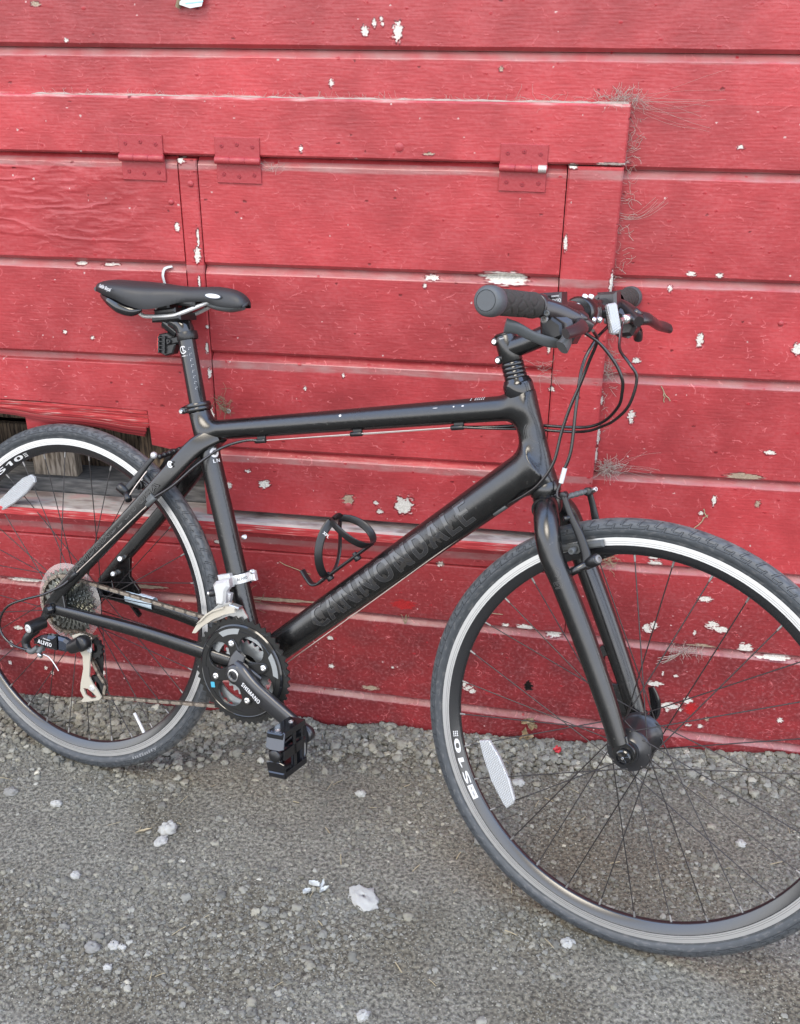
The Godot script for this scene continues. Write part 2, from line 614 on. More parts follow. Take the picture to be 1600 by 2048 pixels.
func wheel(called: String, bike: Node3D, xf: Transform3D, phase: float, rear: bool, refl: Array, letter_from: float) -> Node3D:
	var w := holder(called, bike, xf)
	# tyre
	var mb := MB.new()
	var prof := PackedVector2Array()
	var vl := []
	prof.append(Vector2(0.3135, -0.0098)); vl.append(0.0)
	for i in 25:
		var f := deg_to_rad(-137.0 + 274.0 * i / 24.0)
		var bulge := 0.0004 if absf(f) < 1.05 else 0.0
		prof.append(Vector2(0.3288 + (0.0138 + bulge) * cos(f), (0.0140 + bulge) * sin(f))); vl.append(0.02 + 0.96 * i / 24.0)
	prof.append(Vector2(0.3135, 0.0098)); vl.append(1.0)
	vl.append(1.0)
	mb.lathe(prof, Transform3D(), 144, true, 86.0, vl)
	part("tyre", mb, M.tyre, w)
	# rim
	mb = MB.new()
	mb.lathe(P2([0.2888, 0, 0.2894, 0.0038, 0.2912, 0.0056, 0.3030, 0.0109, 0.3042, 0.0112, 0.3164, 0.0112, 0.3166, 0.0096, 0.3125, 0.0088, 0.3125, -0.0088, 0.3166, -0.0096, 0.3164, -0.0112, 0.3042, -0.0112, 0.3030, -0.0109, 0.2912, -0.0056, 0.2894, -0.0038]), Transform3D(), 128, true)
	part("rim", mb, M.rim_black, w)
	for s in [1.0, -1.0]:
		mb = MB.new()
		mb.lathe(P2([0.3046, 0.01125, 0.3046, 0.01145, 0.3162, 0.01145, 0.3162, 0.01125]), Transform3D(Basis.from_scale(Vector3(1, 1, s)), Vector3.ZERO), 144)
		var tr := part("brake_track", mb, M.brake_track, w)
		mb = MB.new()
		for r in [0.3070, 0.3098]:
			mb.lathe(P2([r, 0.01145, r, 0.01152, r + 0.0004, 0.01152, r + 0.0004, 0.01145]), Transform3D(Basis.from_scale(Vector3(1, 1, s)), Vector3.ZERO), 144)
		tr.mesh = two(tr.mesh, mb.commit(), M.brake_track, M.track_line)
		tr.material_override = null
	# hub
	mb = MB.new()
	var zf := 0.031
	var zb := -0.033
	if rear:
		zf = 0.02
		zb = -0.034
		mb.lathe(P2([0, -0.062, 0.008, -0.062, 0.008, -0.05, 0.014, -0.048, 0.016, -0.037, 0.027, -0.0355, 0.028, -0.034, 0.027, -0.0315, 0.017, -0.029, 0.015, 0.0, 0.02, 0.016, 0.03, 0.018, 0.031, 0.02, 0.03, 0.022, 0.018, 0.023, 0.017, 0.058, 0.009, 0.06, 0.008, 0.066, 0, 0.066]), Transform3D(), 32)
	else:
		mb.lathe(P2([0, -0.05, 0.0085, -0.05, 0.009, -0.043, 0.017, -0.042, 0.0185, -0.037, 0.033, -0.0355, 0.0345, -0.034, 0.034, -0.0315, 0.031, -0.029, 0.026, -0.022, 0.0215, -0.008, 0.0195, 0.006, 0.0205, 0.022, 0.0225, 0.0265, 0.0325, 0.0285, 0.0338, 0.0305, 0.0325, 0.033, 0.021, 0.0345, 0.0175, 0.037, 0.0168, 0.043, 0.009, 0.0445, 0.0085, 0.05, 0, 0.05]), Transform3D(), 40)
	part("hub", mb, M.crank if not rear else M.plastic, w)
	# spokes: one shape for each of the four ways a spoke lies, turned into place
	var shapes := []
	for k in 4:
		var side := zf if k % 2 == 0 else zb
		var turn := deg_to_rad(63.0) * (1.0 if k < 2 else -1.0)
		var hr := 0.0285 if rear else 0.0298
		var a := Vector3(cos(turn) * hr, sin(turn) * hr, side + (0.0022 if k < 2 else -0.0022))
		var b := Vector3(0.2885, 0, signf(side) * 0.001)
		mb = MB.new()
		var d := (a - b).normalized()
		mb.tube(PackedVector3Array([b + d * 0.009, a]), 0.00095, 6, false)
		mb.ball(a, Vector3.ONE * 0.0021, 6)
		var nb := MB.new()
		nb.tube(PackedVector3Array([b - d * 0.001, b + d * 0.003, b + d * 0.0095]), PackedFloat32Array([0.0019, 0.0018, 0.0014]), 8)
		shapes.append([mb.commit(), nb.commit()])
	for i in 32:
		var k := (i % 2) + 2 * ((i / 2) % 2)
		var t := Transform3D(Basis(Vector3.BACK, deg_to_rad(phase + 11.25 * i)), Vector3.ZERO)
		inst("spoke", shapes[k][0], M.spoke, w, t)
		inst("nipple", shapes[k][1], M.nipple, w, t)
	# spoke reflector
	mb = MB.new()
	mb.slab(P2(refl), 0.008, 0.0016, Transform3D(Basis(), Vector3(0, 0, 0.007)))
	part("wheel_reflector", mb, M.reflector, w)
	# lettering on the rim's sloping flank
	var slope := Vector2(0.3030, 0.0109) - Vector2(0.2912, 0.0056)
	var put := func(x: float, y: float, more: float) -> Array:
		var f := deg_to_rad(letter_from) - x / 0.2975
		var q := Vector2(0.2972, 0.0083) + slope.normalized() * y
		var nr := Vector2(-slope.y, slope.x).normalized() * (1.0 if slope.x > 0 else -1.0)
		var e := Vector3(cos(f), sin(f), 0)
		return [e * (q.x + nr.x * (0.0003 + more)) + Vector3(0, 0, q.y + nr.y * (0.0003 + more)), (e * nr.x + Vector3(0, 0, nr.y)).normalized()]
	mb = MB.new()
	letters("S10", 0.0092, 0.078, true, func(x, y, m): return put.call(x + 0.027, y, m), mb)
	for r in [[0.0, 0.024, -0.0046, 0.0046]]:   # the small white block before the letters
		for i in 6:
			var a := [put.call(lerpf(r[0], r[1], i / 6.0), r[2], 0), put.call(lerpf(r[0], r[1], (i + 1) / 6.0), r[2], 0), put.call(lerpf(r[0], r[1], (i + 1) / 6.0), r[3], 0), put.call(lerpf(r[0], r[1], i / 6.0), r[3], 0)]
			mb.tri(a[0][0], a[1][0], a[2][0], a[0][1], a[1][1], a[2][1])
			mb.tri(a[0][0], a[2][0], a[3][0], a[0][1], a[2][1], a[3][1])
	for j in 3:
		for i in 3:
			var x0 := 0.109 + i * 0.0034
			var y0 := -0.0038 + j * 0.003
			var a := [put.call(x0, y0, 0), put.call(x0 + 0.0026, y0, 0), put.call(x0 + 0.0026, y0 + 0.0015, 0), put.call(x0, y0 + 0.0015, 0)]
			mb.tri(a[0][0], a[1][0], a[2][0], a[0][1], a[1][1], a[2][1])
			mb.tri(a[0][0], a[2][0], a[3][0], a[0][1], a[2][1], a[3][1])
	part("rim_lettering", mb, M.white_print, w)
	mb = MB.new()
	letters("700C AL", 0.003, 0.018, true, func(x, y, m): return put.call(x + 0.003, y, m + 0.0002), mb)
	part("rim_small_print", mb, M.plastic, w)
	return w

# ---------------------------------------------------------------- frame: welded tubes as one skin
func frame_skin(mb: MB) -> void:
	# tubes all lie in the plane z = 0: [from, to, radius, radius]
	var tubes := [
		[Vector2(0.860, 0.8455), Vector2(0.9110, 0.7070), 0.0198, 0.0208],   # head tube
		[Vector2(0.290, 0.7150), Vector2(0.873, 0.8265), 0.0172, 0.0195],    # top tube
		[Vector2(0.421, 0.3180), Vector2(0.896, 0.7440), 0.0255, 0.0312],    # down tube
		[Vector2(0.276, 0.7480), Vector2(0.416, 0.3200), 0.0195, 0.0178]]    # seat tube
	var cell := 0.0032
	var lo := Vector3(0.235, 0.27, -0.046)
	var nx := int((0.95 - lo.x) / cell) + 1
	var ny := int((0.875 - lo.y) / cell) + 1
	var nz := int(0.092 / cell) + 2
	var field := PackedFloat32Array()
	field.resize(nx * ny * nz)
	field.fill(0.05)
	var kk := 0.020
	for t in tubes:
		var a: Vector2 = t[0]
		var ab: Vector2 = t[1] - a
		var l2 := ab.length_squared()
		var ra: float = t[2]
		var rb: float = t[3]
		var reach := maxf(ra, rb) + 0.03
		var x0 := maxi(0, int((minf(t[0].x, t[1].x) - reach - lo.x) / cell))
		var x1 := mini(nx - 1, int((maxf(t[0].x, t[1].x) + reach - lo.x) / cell))
		var y0 := maxi(0, int((minf(t[0].y, t[1].y) - reach - lo.y) / cell))
		var y1 := mini(ny - 1, int((maxf(t[0].y, t[1].y) + reach - lo.y) / cell))
		for j in range(y0, y1 + 1):
			for i in range(x0, x1 + 1):
				var ap := Vector2(lo.x + i * cell, lo.y + j * cell) - a
				var s := clampf(ap.dot(ab) / l2, 0.0, 1.0)
				var d2 := (ap - ab * s).length_squared()
				if d2 > reach * reach:
					continue
				var r := lerpf(ra, rb, s)
				var over := absf(ap.dot(ab) / l2 - clampf(ap.dot(ab) / l2, 0.0, 1.0)) * sqrt(l2)   # flat tube ends
				var dl := sqrt(maxf(d2 - over * over, 0.0))
				var q := (j * nx + i) * nz
				for k in nz:
					var z := lo.z + k * cell
					var d := sqrt(dl * dl + z * z) - r
					if over > 0.0:
						d = maxf(d, over) if d < 0.0 else sqrt(d * d + over * over)
					var e := field[q + k]
					var hh := maxf(kk - absf(d - e), 0.0) / kk
					field[q + k] = minf(d, e) - hh * hh * kk * 0.25
	# bottom bracket shell, across the frame
	for j in ny:
		var y := lo.y + j * cell - 0.318
		if absf(y) > 0.06:
			continue
		for i in nx:
			var x := lo.x + i * cell - 0.421
			if absf(x) > 0.06:
				continue
			for k in nz:
				var z := absf(lo.z + k * cell)
				var d := maxf(sqrt(x * x + y * y) - 0.0215, z - 0.036)
				var q := (j * nx + i) * nz + k
				var hh := maxf(kk - absf(d - field[q]), 0.0) / kk
				field[q] = minf(d, field[q]) - hh * hh * kk * 0.25
	nets(mb, field, nx, ny, nz, lo, cell)

func nets(mb: MB, field: PackedFloat32Array, nx: int, ny: int, nz: int, lo: Vector3, cell: float) -> void:
	var at_ := {}
	var sx := ny * 0 + nz            # step in i
	var sy := nx * nz                # step in j
	for j in ny - 1:
		for i in nx - 1:
			var b := (j * nx + i) * nz
			for k in nz - 1:
				var q := b + k
				var f0 := field[q]
				if f0 > cell * 2.5 or f0 < -cell * 2.5:
					continue
				var c := [f0, field[q + sx], field[q + sy], field[q + sx + sy], field[q + 1], field[q + sx + 1], field[q + sy + 1], field[q + sx + sy + 1]]
				var neg := 0
				for e in c:
					if e < 0.0:
						neg += 1
				if neg == 0 or neg == 8:
					continue
				var p := Vector3.ZERO
				var cnt := 0
				for e in [[0, 1], [2, 3], [4, 5], [6, 7], [0, 2], [1, 3], [4, 6], [5, 7], [0, 4], [1, 5], [2, 6], [3, 7]]:
					var a: float = c[e[0]]
					var d: float = c[e[1]]
					if (a < 0.0) != (d < 0.0):
						var t := a / (a - d)
						var pa := Vector3(e[0] & 1, (e[0] >> 1) & 1, e[0] >> 2)
						var pb := Vector3(e[1] & 1, (e[1] >> 1) & 1, e[1] >> 2)
						p += pa.lerp(pb, t)
						cnt += 1
				p /= cnt
				var g := Vector3(
					lerpf(lerpf(c[1] - c[0], c[3] - c[2], p.y), lerpf(c[5] - c[4], c[7] - c[6], p.y), p.z),
					lerpf(lerpf(c[2] - c[0], c[3] - c[1], p.x), lerpf(c[6] - c[4], c[7] - c[5], p.x), p.z),
					lerpf(lerpf(c[4] - c[0], c[5] - c[1], p.x), lerpf(c[6] - c[2], c[7] - c[3], p.x), p.y))
				at_[q] = mb.v.size()
				mb.v.append(lo + (Vector3(i, j, k) + p) * cell)
				mb.n.append(g.normalized())
				mb.uv.append(Vector2.ZERO)
	for q in at_:
		var a := field[q]
		for e in [[sx, sy, 1], [sy, 1, sx], [1, sx, sy]]:
			var o: int = q + e[0]
			if (a < 0.0) == (field[o] < 0.0):
				continue
			var q1: int = q - e[1]
			var q2: int = q - e[2]
			var q3: int = q - e[1] - e[2]
			if at_.has(q1) and at_.has(q2) and at_.has(q3):
				mb.face(at_[q], at_[q1], at_[q3])
				mb.face(at_[q], at_[q3], at_[q2])

func ring_logo(mb: MB, put: Callable, r: float, w: float, a0: float, a1: float) -> void:
	var n := 22
	for i in n:
		var f0 := lerpf(a0, a1, float(i) / n)
		var f1 := lerpf(a0, a1, float(i + 1) / n)
		var q := []
		for e in [[f0, r - w], [f0, r], [f1, r], [f1, r - w]]:
			q.append(put.call(cos(e[0]) * e[1], sin(e[0]) * e[1], 0.0))
		mb.tri(q[0][0], q[1][0], q[2][0], q[0][1], q[1][1], q[2][1])
		mb.tri(q[0][0], q[2][0], q[3][0], q[0][1], q[2][1], q[3][1])

func build_frame(bike: Node3D) -> void:
	var fr := holder("frame", bike)
	var mb := MB.new()
	frame_skin(mb)
	part("main_tubes", mb, M.satin_black, fr)
	# seat stays, flat-sided: wishbone behind the seat tube, then down to the dropouts
	for s in [1.0, -1.0]:
		mb = MB.new()
		var p := smooth(V([0.318, 0.712, 0.004 * s, 0.288, 0.690, 0.022 * s, 0.245, 0.637, 0.039 * s, 0.185, 0.567, 0.050 * s, 0.110, 0.4845, 0.0575 * s, 0.045, 0.413, 0.0625 * s, 0.004, 0.3655, 0.0655 * s]), 5)
		mb.tube(p, spread([0.0155, 0.0165, 0.0155, 0.0142, 0.0135, 0.0125, 0.012], p.size()), 20, true, 0.62, Vector3(0, 0, 1), 0.55)
		part("seat_stay", mb, M.satin_black, fr)
		mb = MB.new()
		p = smooth(V([0.414, 0.316, 0.030 * s, 0.372, 0.321, 0.037 * s, 0.30, 0.3325, 0.050 * s, 0.20, 0.3415, 0.058 * s, 0.09, 0.344, 0.0625 * s, 0.012, 0.345, 0.065 * s]), 5)
		mb.tube(p, spread([0.0135, 0.0135, 0.0135, 0.0125, 0.0115, 0.0105], p.size()), 20, true, 0.75, Vector3(0, 0, 1), 0.7)
		part("chain_stay", mb, M.satin_black, fr)
		# dropout plate
		mb = MB.new()
		mb.slab(P2([0.024, 0.392, 0.034, 0.350, 0.022, 0.336, -0.004, 0.331, -0.016, 0.318, -0.026, 0.306, -0.033, 0.314, -0.026, 0.330, -0.018, 0.350, -0.010, 0.362, 0.002, 0.375, 0.012, 0.394]), 0.007, 0.0012, at(Vector3(0, 0, 0.0665 * s)))
		part("dropout", mb, M.satin_black, fr)
	# disc tab on the far side, between the far stays
	mb = MB.new()
	mb.slab(P2([0.050, 0.43, 0.074, 0.436, 0.074, 0.395, 0.098, 0.372, 0.098, 0.352, 0.04, 0.356, 0.03, 0.385]), 0.008, 0.001, at(Vector3(0.006, 0.0, -0.058)))
	part("disc_mount", mb, M.satin_black, fr)
	mb = MB.new()
	bolt(mb, Vector3(0.062, 0.428, -0.052), Vector3(0.2, 0.3, 1), 0.0055, 0.008)
	part("disc_mount_bolt", mb, M.silver, fr)
	mb = MB.new()
	bolt(mb, Vector3(0.045, 0.394, -0.052), Vector3(0.2, 0.3, 1), 0.0055, 0.008)
	part("disc_mount_bolt", mb, M.silver, fr)
	# head tube ends
	mb = MB.new()
	var hx := ax(Vector3(0.9136, 0.7014, 0), Vector3(0.9136, 0.7014, 0) + steer.basis.y)
	mb.lathe(P2([0, -0.004, 0.021, -0.004, 0.0236, -0.001, 0.0236, 0.0135, 0.0222, 0.0155, 0.0205, 0.0175, 0, 0.0175]), hx, 40)
	part("lower_headset_cup", mb, M.satin_black, fr)
	mb = MB.new()
	mb.lathe(P2([0, 0.148, 0.0212, 0.148, 0.0226, 0.150, 0.0228, 0.166, 0.0222, 0.1695, 0.0208, 0.172, 0.0192, 0.176, 0, 0.176]), hx, 40)
	part("upper_headset_cup", mb, M.gloss_black, fr)
	mb = MB.new()
	mb.lathe(P2([0.0213, 0.1455, 0.0224, 0.1455, 0.0224, 0.1475, 0.0213, 0.1475]), hx, 40, true)
	part("headset_seam", mb, M.plastic, fr)
	# cable stops
	for q in [[0.411, 0.7145, 0.008], [0.593, 0.7500, 0.008], [0.767, 0.7825, 0.008]]:
		mb = MB.new()
		rod(mb, Vector3(q[0] - 0.012, q[1] - 0.0025, q[2]), Vector3(q[0] + 0.009, q[1] + 0.0015, q[2]), 0.0042, 0.0008)
		mb.box(Vector3(0.016, 0.008, 0.006), 0.001, at(Vector3(q[0], q[1] + 0.004, q[2] - 0.001), 0.19))
		part("cable_stop", mb, M.plastic, fr)
	mb = MB.new()
	rod(mb, Vector3(0.838, 0.6585, 0.012), Vector3(0.857, 0.6745, 0.012), 0.0048, 0.0008)
	mb.box(Vector3(0.02, 0.012, 0.006), 0.001, at(Vector3(0.845, 0.671, 0.010), 0.73))
	part("cable_stop", mb, M.lever_grey, fr)
	for q in [[0.221, 0.588, 0.049], [0.056, 0.4215, 0.064]]:
		mb = MB.new()
		rod(mb, Vector3(q[0] - 0.010, q[1] - 0.0105, q[2] + 0.008), Vector3(q[0] + 0.007, q[1] + 0.0075, q[2] + 0.008), 0.0046, 0.0008)
		mb.box(Vector3(0.016, 0.012, 0.010), 0.001, at(Vector3(q[0] - 0.004, q[1] + 0.002, q[2] + 0.004), 0.82))
		part("cable_stop", mb, M.lever_grey if q[0] > 0.1 else M.plastic, fr)
	# bottle bosses on the seat tube
	for q in [[0.3845, 0.541], [0.404, 0.482]]:
		mb = MB.new()
		bolt(mb, Vector3(q[0] - 0.0005, q[1], 0.009), Vector3(0.85, 0.3, 0.45), 0.0046, 0.005)
		part("bottle_boss", mb, M.silver, fr)
	# lettering
	var a := Vector3(0.421, 0.318, 0)
	var d := (Vector3(0.896, 0.744, 0) - a).normalized()
	mb = MB.new()
	var ln := MB.new()
	letters("CANNONDALE", 0.041, 0.352, true, on_tube(a + d * 0.162, a + d * 0.54, Vector3(0.05, 0.10, 1), 0.02700, 0.03035), mb, ln, 0.0008, 0.004)
	part("down_tube_lettering", mb, M.letter_black, fr)
	part("letter_outline", ln, M.letter_line, fr)
	# worn camouflage flecks over the letters
	mb = MB.new()
	rng.seed = 71
	for i in 42:
		var x := rng.randf_range(0.0, 0.352)
		var y := rng.randf_range(-0.017, 0.004)
		var put := on_tube(a + d * 0.162, a + d * 0.54, Vector3(0.05, 0.10, 1), 0.02700, 0.03035, 0.0007)
		var pts := []
		var n := 7
		for k in n:
			var f := PI2 * k / n
			var r := rng.randf_range(0.0015, 0.0055)
			pts.append(put.call(x + cos(f) * r, y + sin(f) * r * 1.3, 0.0))
		var c = put.call(x, y, 0.0001)
		for k in n:
			mb.tri(c[0], pts[k][0], pts[(k + 1) % n][0], c[1], pts[k][1], pts[(k + 1) % n][1])
	part("letter_camouflage", mb, M.letter_dim, fr).set_meta("kind", "stuff")
	a = Vector3(0.044, 0.4215, 0.0715)
	d = Vector3(0.1865, 0.1985, -0.0185)
	mb = MB.new()
	ln = MB.new()
	letters("HANDMADE IN USA", 0.0105, 0.272, true, on_flat(a, d, Vector3(-0.6, 0.6, 0), 0.0012), null, ln, 0.0011, 0.01)
	part("seat_stay_lettering", ln, M.letter_line, fr)
	# logos: ring with a bite
	mb = MB.new()
	var put2 := on_flat(Vector3(0.2535, 0.6565, 0.0490), Vector3(1, 0.2, 0), Vector3(-0.2, 1, 0), 0.0008)
	ring_logo(mb, put2, 0.0062, 0.0026, 0.5, 5.6)
	ring_logo(mb, put2, 0.0026, 0.0024, 0.0, 6.2)
	part("stay_logo", mb, M.white_print, fr)
	mb = MB.new()
	var sa := Vector3(0.276, 0.748, 0)
	var sd := (Vector3(0.416, 0.32, 0) - sa).normalized()
	var put3 := on_tube(sa + sd * 0.076, sa + sd * 0.3, Vector3(0.93, 0.2, 0.45), 0.0192, 0.0180, 0.0006)
	ring_logo(mb, func(x, y, m): return put3.call(-y, x, m), 0.0085, 0.0042, 0.9, 6.9)
	letters("LN", 0.006, 0.013, true, func(x, y, m): return put3.call(0.0145 - y, x - 0.006, m), mb)
	part("seat_tube_logo", mb, M.white_print, fr)
	mb = MB.new()
	var ha := Vector3(0.9136, 0.7014, 0)
	var put4 := on_tube(ha + steer.basis.y * 0.09, ha + steer.basis.y * 0.2, Vector3(0.9, 0.2, 0.62), 0.0205, 0.0202, 0.0005)
	for q in [[0.0165, 0.7], [0.0152, 0.7], [0.0235, 0.6], [0.0205, 0.6]]:
		var rr: float = q[0]
		if rr < 0.018:
			ring_logo(mb, put4, rr, 0.0007, 0.6, 5.7)
		else:
			ring_logo(mb, put4, rr, 0.0007, 0.7, 1.75)
			ring_logo(mb, put4, rr, 0.0007, 4.5, 5.6)
	part("head_badge", mb, M.letter_line, fr)
	mb = MB.new()
	rng.seed = 5
	for q in [[0.564, 0.776, 0.005, 0.9], [0.731, 0.7988, 0.009, 0.12], [0.7617, 0.804, 0.003, 0.8], [0.7763, 0.8068, 0.0045, 0.5]]:   # chips in the top tube's paint
		var tt := on_tube(Vector3(0.29, 0.715, 0), Vector3(0.873, 0.8265, 0), Vector3(0, 0.35, 1), 0.0172, 0.0195)
		var x0: float = (Vector3(q[0], q[1], 0) - Vector3(0.29, 0.715, 0)).length()
		var pts := []
		for k in 6:
			var f := PI2 * k / 6.0
			pts.append(tt.call(x0 + cos(f) * q[2] * 0.5, 0.003 + sin(f) * q[2] * 0.5 * q[3], 0.0))
		mb = MB.new()
		for k in 4:
			mb.tri(pts[0][0], pts[k + 1][0], pts[k + 2][0], pts[0][1], pts[k + 1][1], pts[k + 2][1])
		part("paint_chip", mb, M.white_print, fr)
	mb = MB.new()
	var tt2 := on_tube(Vector3(0.29, 0.715, 0), Vector3(0.873, 0.8265, 0), Vector3(0, 1, 0.42), 0.0172, 0.0195)
	for i in 6:
		letters("I", 0.008, 0.0016, true, func(x, y, m): return tt2.call(x + 0.505 + i * 0.0034 + (0.0 if i == 0 else 0.004), y, m), mb)
	part("top_tube_mark", mb, M.white_print, fr)
	mb = MB.new()   # small maker's sticker on the far chain stay
	mb.tube(V([0.072, 0.353, -0.0595, 0.140, 0.351, -0.0572]), 0.0119, 20, false, 0.78, Vector3(0, 0, 1), 0.7)
	part("sticker", mb, M.sticker, fr)

func build_seat(bike: Node3D) -> void:
	var mb := MB.new()
	var c := Vector3(0.2745, 0.7515, 0)
	var up := Vector3(-0.311, 0.9504, 0)
	mb.lathe(P2([0.0196, -0.004, 0.0212, -0.004, 0.0226, -0.002, 0.0228, 0.0015, 0.0216, 0.003, 0.0228, 0.005, 0.0226, 0.0085, 0.0212, 0.011, 0.0162, 0.011]), ax(c, c + up), 32)
	rod(mb, c + Vector3(-0.019, -0.0035, 0.012) , c + Vector3(-0.031, -0.0075, 0.002), 0.0052, 0.001)
	rod(mb, c + Vector3(-0.026, 0.001, -0.012), c + Vector3(-0.027, -0.006, 0.013), 0.006, 0.001)
	var col := part("seat_clamp", mb, M.satin_black, bike)
	mb = MB.new()
	bolt(mb, c + Vector3(-0.0270, -0.006, 0.0128), Vector3(0, -0.1, 1), 0.0044, 0.004)
	part("clamp_bolt", mb, M.silver, col)
	# post with its head
	var sp := holder("seat_post", bike)
	mb = MB.new()
	var top := Vector3(0.2405, 0.887, 0)
	mb.tube(V([0.2745, 0.7515, 0, 0.2415, 0.880, 0]), 0.0154, 32)
	part("post_tube", mb, M.gloss_black, sp)
	mb = MB.new()
	mb.tube(smooth(V([0.2432, 0.872, 0, 0.2385, 0.888, 0, 0.2285, 0.896, 0, 0.213, 0.899, 0]), 4), spread([0.0157, 0.0164, 0.0168, 0.014], 13), 20, true, 1.0)
	mb.tube(V([0.228, 0.880, 0, 0.2, 0.8965, 0]), spread([0.012, 0.014], 2), 14, true, 0.8, Vector3(0, 0, 1))
	part("post_head", mb, M.gloss_black, sp)
	mb = MB.new()
	mb.box(Vector3(0.062, 0.012, 0.05), 0.003, at(Vector3(0.2165, 0.9045, 0), 0.16))
	mb.box(Vector3(0.046, 0.009, 0.052), 0.003, at(Vector3(0.2145, 0.9155, 0), 0.16))
	rod(mb, Vector3(0.196, 0.89, 0), Vector3(0.191, 0.924, 0), 0.005, 0.001)
	rod(mb, Vector3(0.242, 0.893, 0), Vector3(0.236, 0.93, 0), 0.004, 0.001)
	part("rail_clamp", mb, M.plastic, sp)
	mb = MB.new()
	var put := on_tube(Vector3(0.2745, 0.7515, 0), Vector3(0.2415, 0.88, 0), Vector3(0.0, 0.0, 1), 0.0154, 0.0154)
	var mk := on_tube(Vector3(0.2415, 0.88, 0), Vector3(0.2745, 0.7515, 0), Vector3(0.62, 0.1, 0.6), 0.0154, 0.0154)
	ring_logo(mb, func(x, y, m): return put.call(0.104 + y, -x, m), 0.0068, 0.0018, 0.7, 5.8)
	letters("L", 0.007, 0.005, true, func(x, y, m): return put.call(0.105 + y, 0.0005 - x, m), mb)
	letters("I", 0.0012, 0.014, true, func(x, y, m): return put.call(0.0935 + y, 0.007 - x, m), mb)
	for i in 8:
		letters("I", 0.0035, 0.0006, true, func(x, y, m): return mk.call(0.026 + i * 0.0098 + x, y, m), mb)
		letters("I", 0.0007, 0.0026, true, func(x, y, m): return mk.call(0.0278 + i * 0.0098 + x, y - 0.002, m), mb)
	part("post_marks", mb, M.white_print, sp)
	# saddle
	var sad := holder("saddle", bike)
	#        x, top, lower edge, half width, crown
	var st := [[0.0785, 0.949, 0.942, 0.03], [0.0817, 0.955, 0.94, 0.045], [0.0929, 0.96, 0.94, 0.058], [0.1142, 0.963, 0.936, 0.067], [0.142, 0.9635, 0.93, 0.07], [0.1651, 0.963, 0.922, 0.067], [0.1883, 0.9625, 0.9165, 0.058], [0.2068, 0.9615, 0.9185, 0.047], [0.2299, 0.9605, 0.926, 0.036], [0.2531, 0.961, 0.933, 0.0285], [0.2763, 0.962, 0.9355, 0.0245], [0.2994, 0.963, 0.9365, 0.0222], [0.3179, 0.963, 0.932, 0.0212], [0.3392, 0.961, 0.931, 0.0205], [0.3541, 0.9565, 0.931, 0.0188], [0.3633, 0.95, 0.932, 0.0155], [0.3675, 0.943, 0.934, 0.0095], [0.3695, 0.9395, 0.9365, 0.004]]
	mb = MB.new()
	var rows := []
	for q in st:
		var row := PackedVector3Array()
		var w: float = q[3]
		var h: float = q[1] - q[2]
		for i in 17:
			var f := PI * i / 16.0
			var y: float = q[2] + h * pow(maxf(sin(f), 0.0), 0.42 if w > 0.03 else 0.6)
			var dip := 0.003 * exp(-pow(cos(f) / 0.2, 2)) if w > 0.024 else 0.0
			row.append(Vector3(q[0], y - dip, w * cos(f) * (1.0 - 0.05 * sin(f))))
		row.append(Vector3(q[0] + 0.001, q[2] + 0.006, -w * 0.86))
		row.append(Vector3(q[0] + 0.001, q[2] + 0.009, 0))
		row.append(Vector3(q[0] + 0.001, q[2] + 0.006, w * 0.86))
		rows.append(row)
	var fine := []
	for r in rows.size() - 1:   # more stations between the measured ones
		for k in 3:
			var row := PackedVector3Array()
			for c_ in rows[r].size():
				row.append(rows[r][c_].cubic_interpolate(rows[r + 1][c_], rows[maxi(r - 1, 0)][c_], rows[mini(r + 2, rows.size() - 1)][c_], k / 3.0))
			fine.append(row)
	fine.append(rows[-1])
	mb.grid(fine, true, false)
	mb.cap(fine[0], Vector3(-1, 0, 0))
	mb.cap(fine[-1], Vector3(1, 0, 0))
	part("cover", mb, M.saddle, sad)
	mb = MB.new()   # plastic base showing under the tail and the nose
	for s in [1.0, -1.0]:
		mb.tube(smooth(V([0.100, 0.934, 0.050 * s, 0.124, 0.926, 0.058 * s, 0.147, 0.916, 0.059 * s, 0.170, 0.9115, 0.056 * s, 0.186, 0.9155, 0.050 * s]), 4), spread([0.005, 0.0095, 0.011, 0.009, 0.003], 17), 12, true, 0.8, Vector3(0, 0, 1))
	mb.tube(smooth(V([0.082, 0.943, -0.045, 0.074, 0.942, 0, 0.082, 0.943, 0.045]), 6), 0.0045, 10)
	part("saddle_base", mb, M.gloss_black, sad)
	mb = MB.new()
	mb.tube(smooth(V([0.288, 0.9345, 0, 0.310, 0.9305, 0, 0.335, 0.9295, 0, 0.358, 0.9320, 0]), 4), spread([0.006, 0.007, 0.007, 0.004], 13), 12, true, 2.2, Vector3(0, 0, 1))
	part("saddle_nose_base", mb, M.lever_grey, sad)
	mb = MB.new()
	mb.box(Vector3(0.10, 0.014, 0.05), 0.004, at(Vector3(0.226, 0.935, 0), -0.02))
	mb.box(Vector3(0.026, 0.02, 0.03), 0.003, at(Vector3(0.202, 0.925, 0), 0.1))
	part("saddle_underside", mb, M.plastic, sad)
	for s in [1.0, -1.0]:
		mb = MB.new()
		mb.tube(smooth(V([0.150, 0.924, 0.034 * s, 0.1565, 0.914, 0.028 * s, 0.165, 0.9055, 0.024 * s, 0.178, 0.9035, 0.0225 * s, 0.228, 0.9085, 0.022 * s, 0.25, 0.9155, 0.0215 * s, 0.272, 0.925, 0.018 * s, 0.305, 0.941, 0.009 * s]), 5), 0.0036, 12)
		part("saddle_rail", mb, M.pale_alloy, sad)
	mb = MB.new()
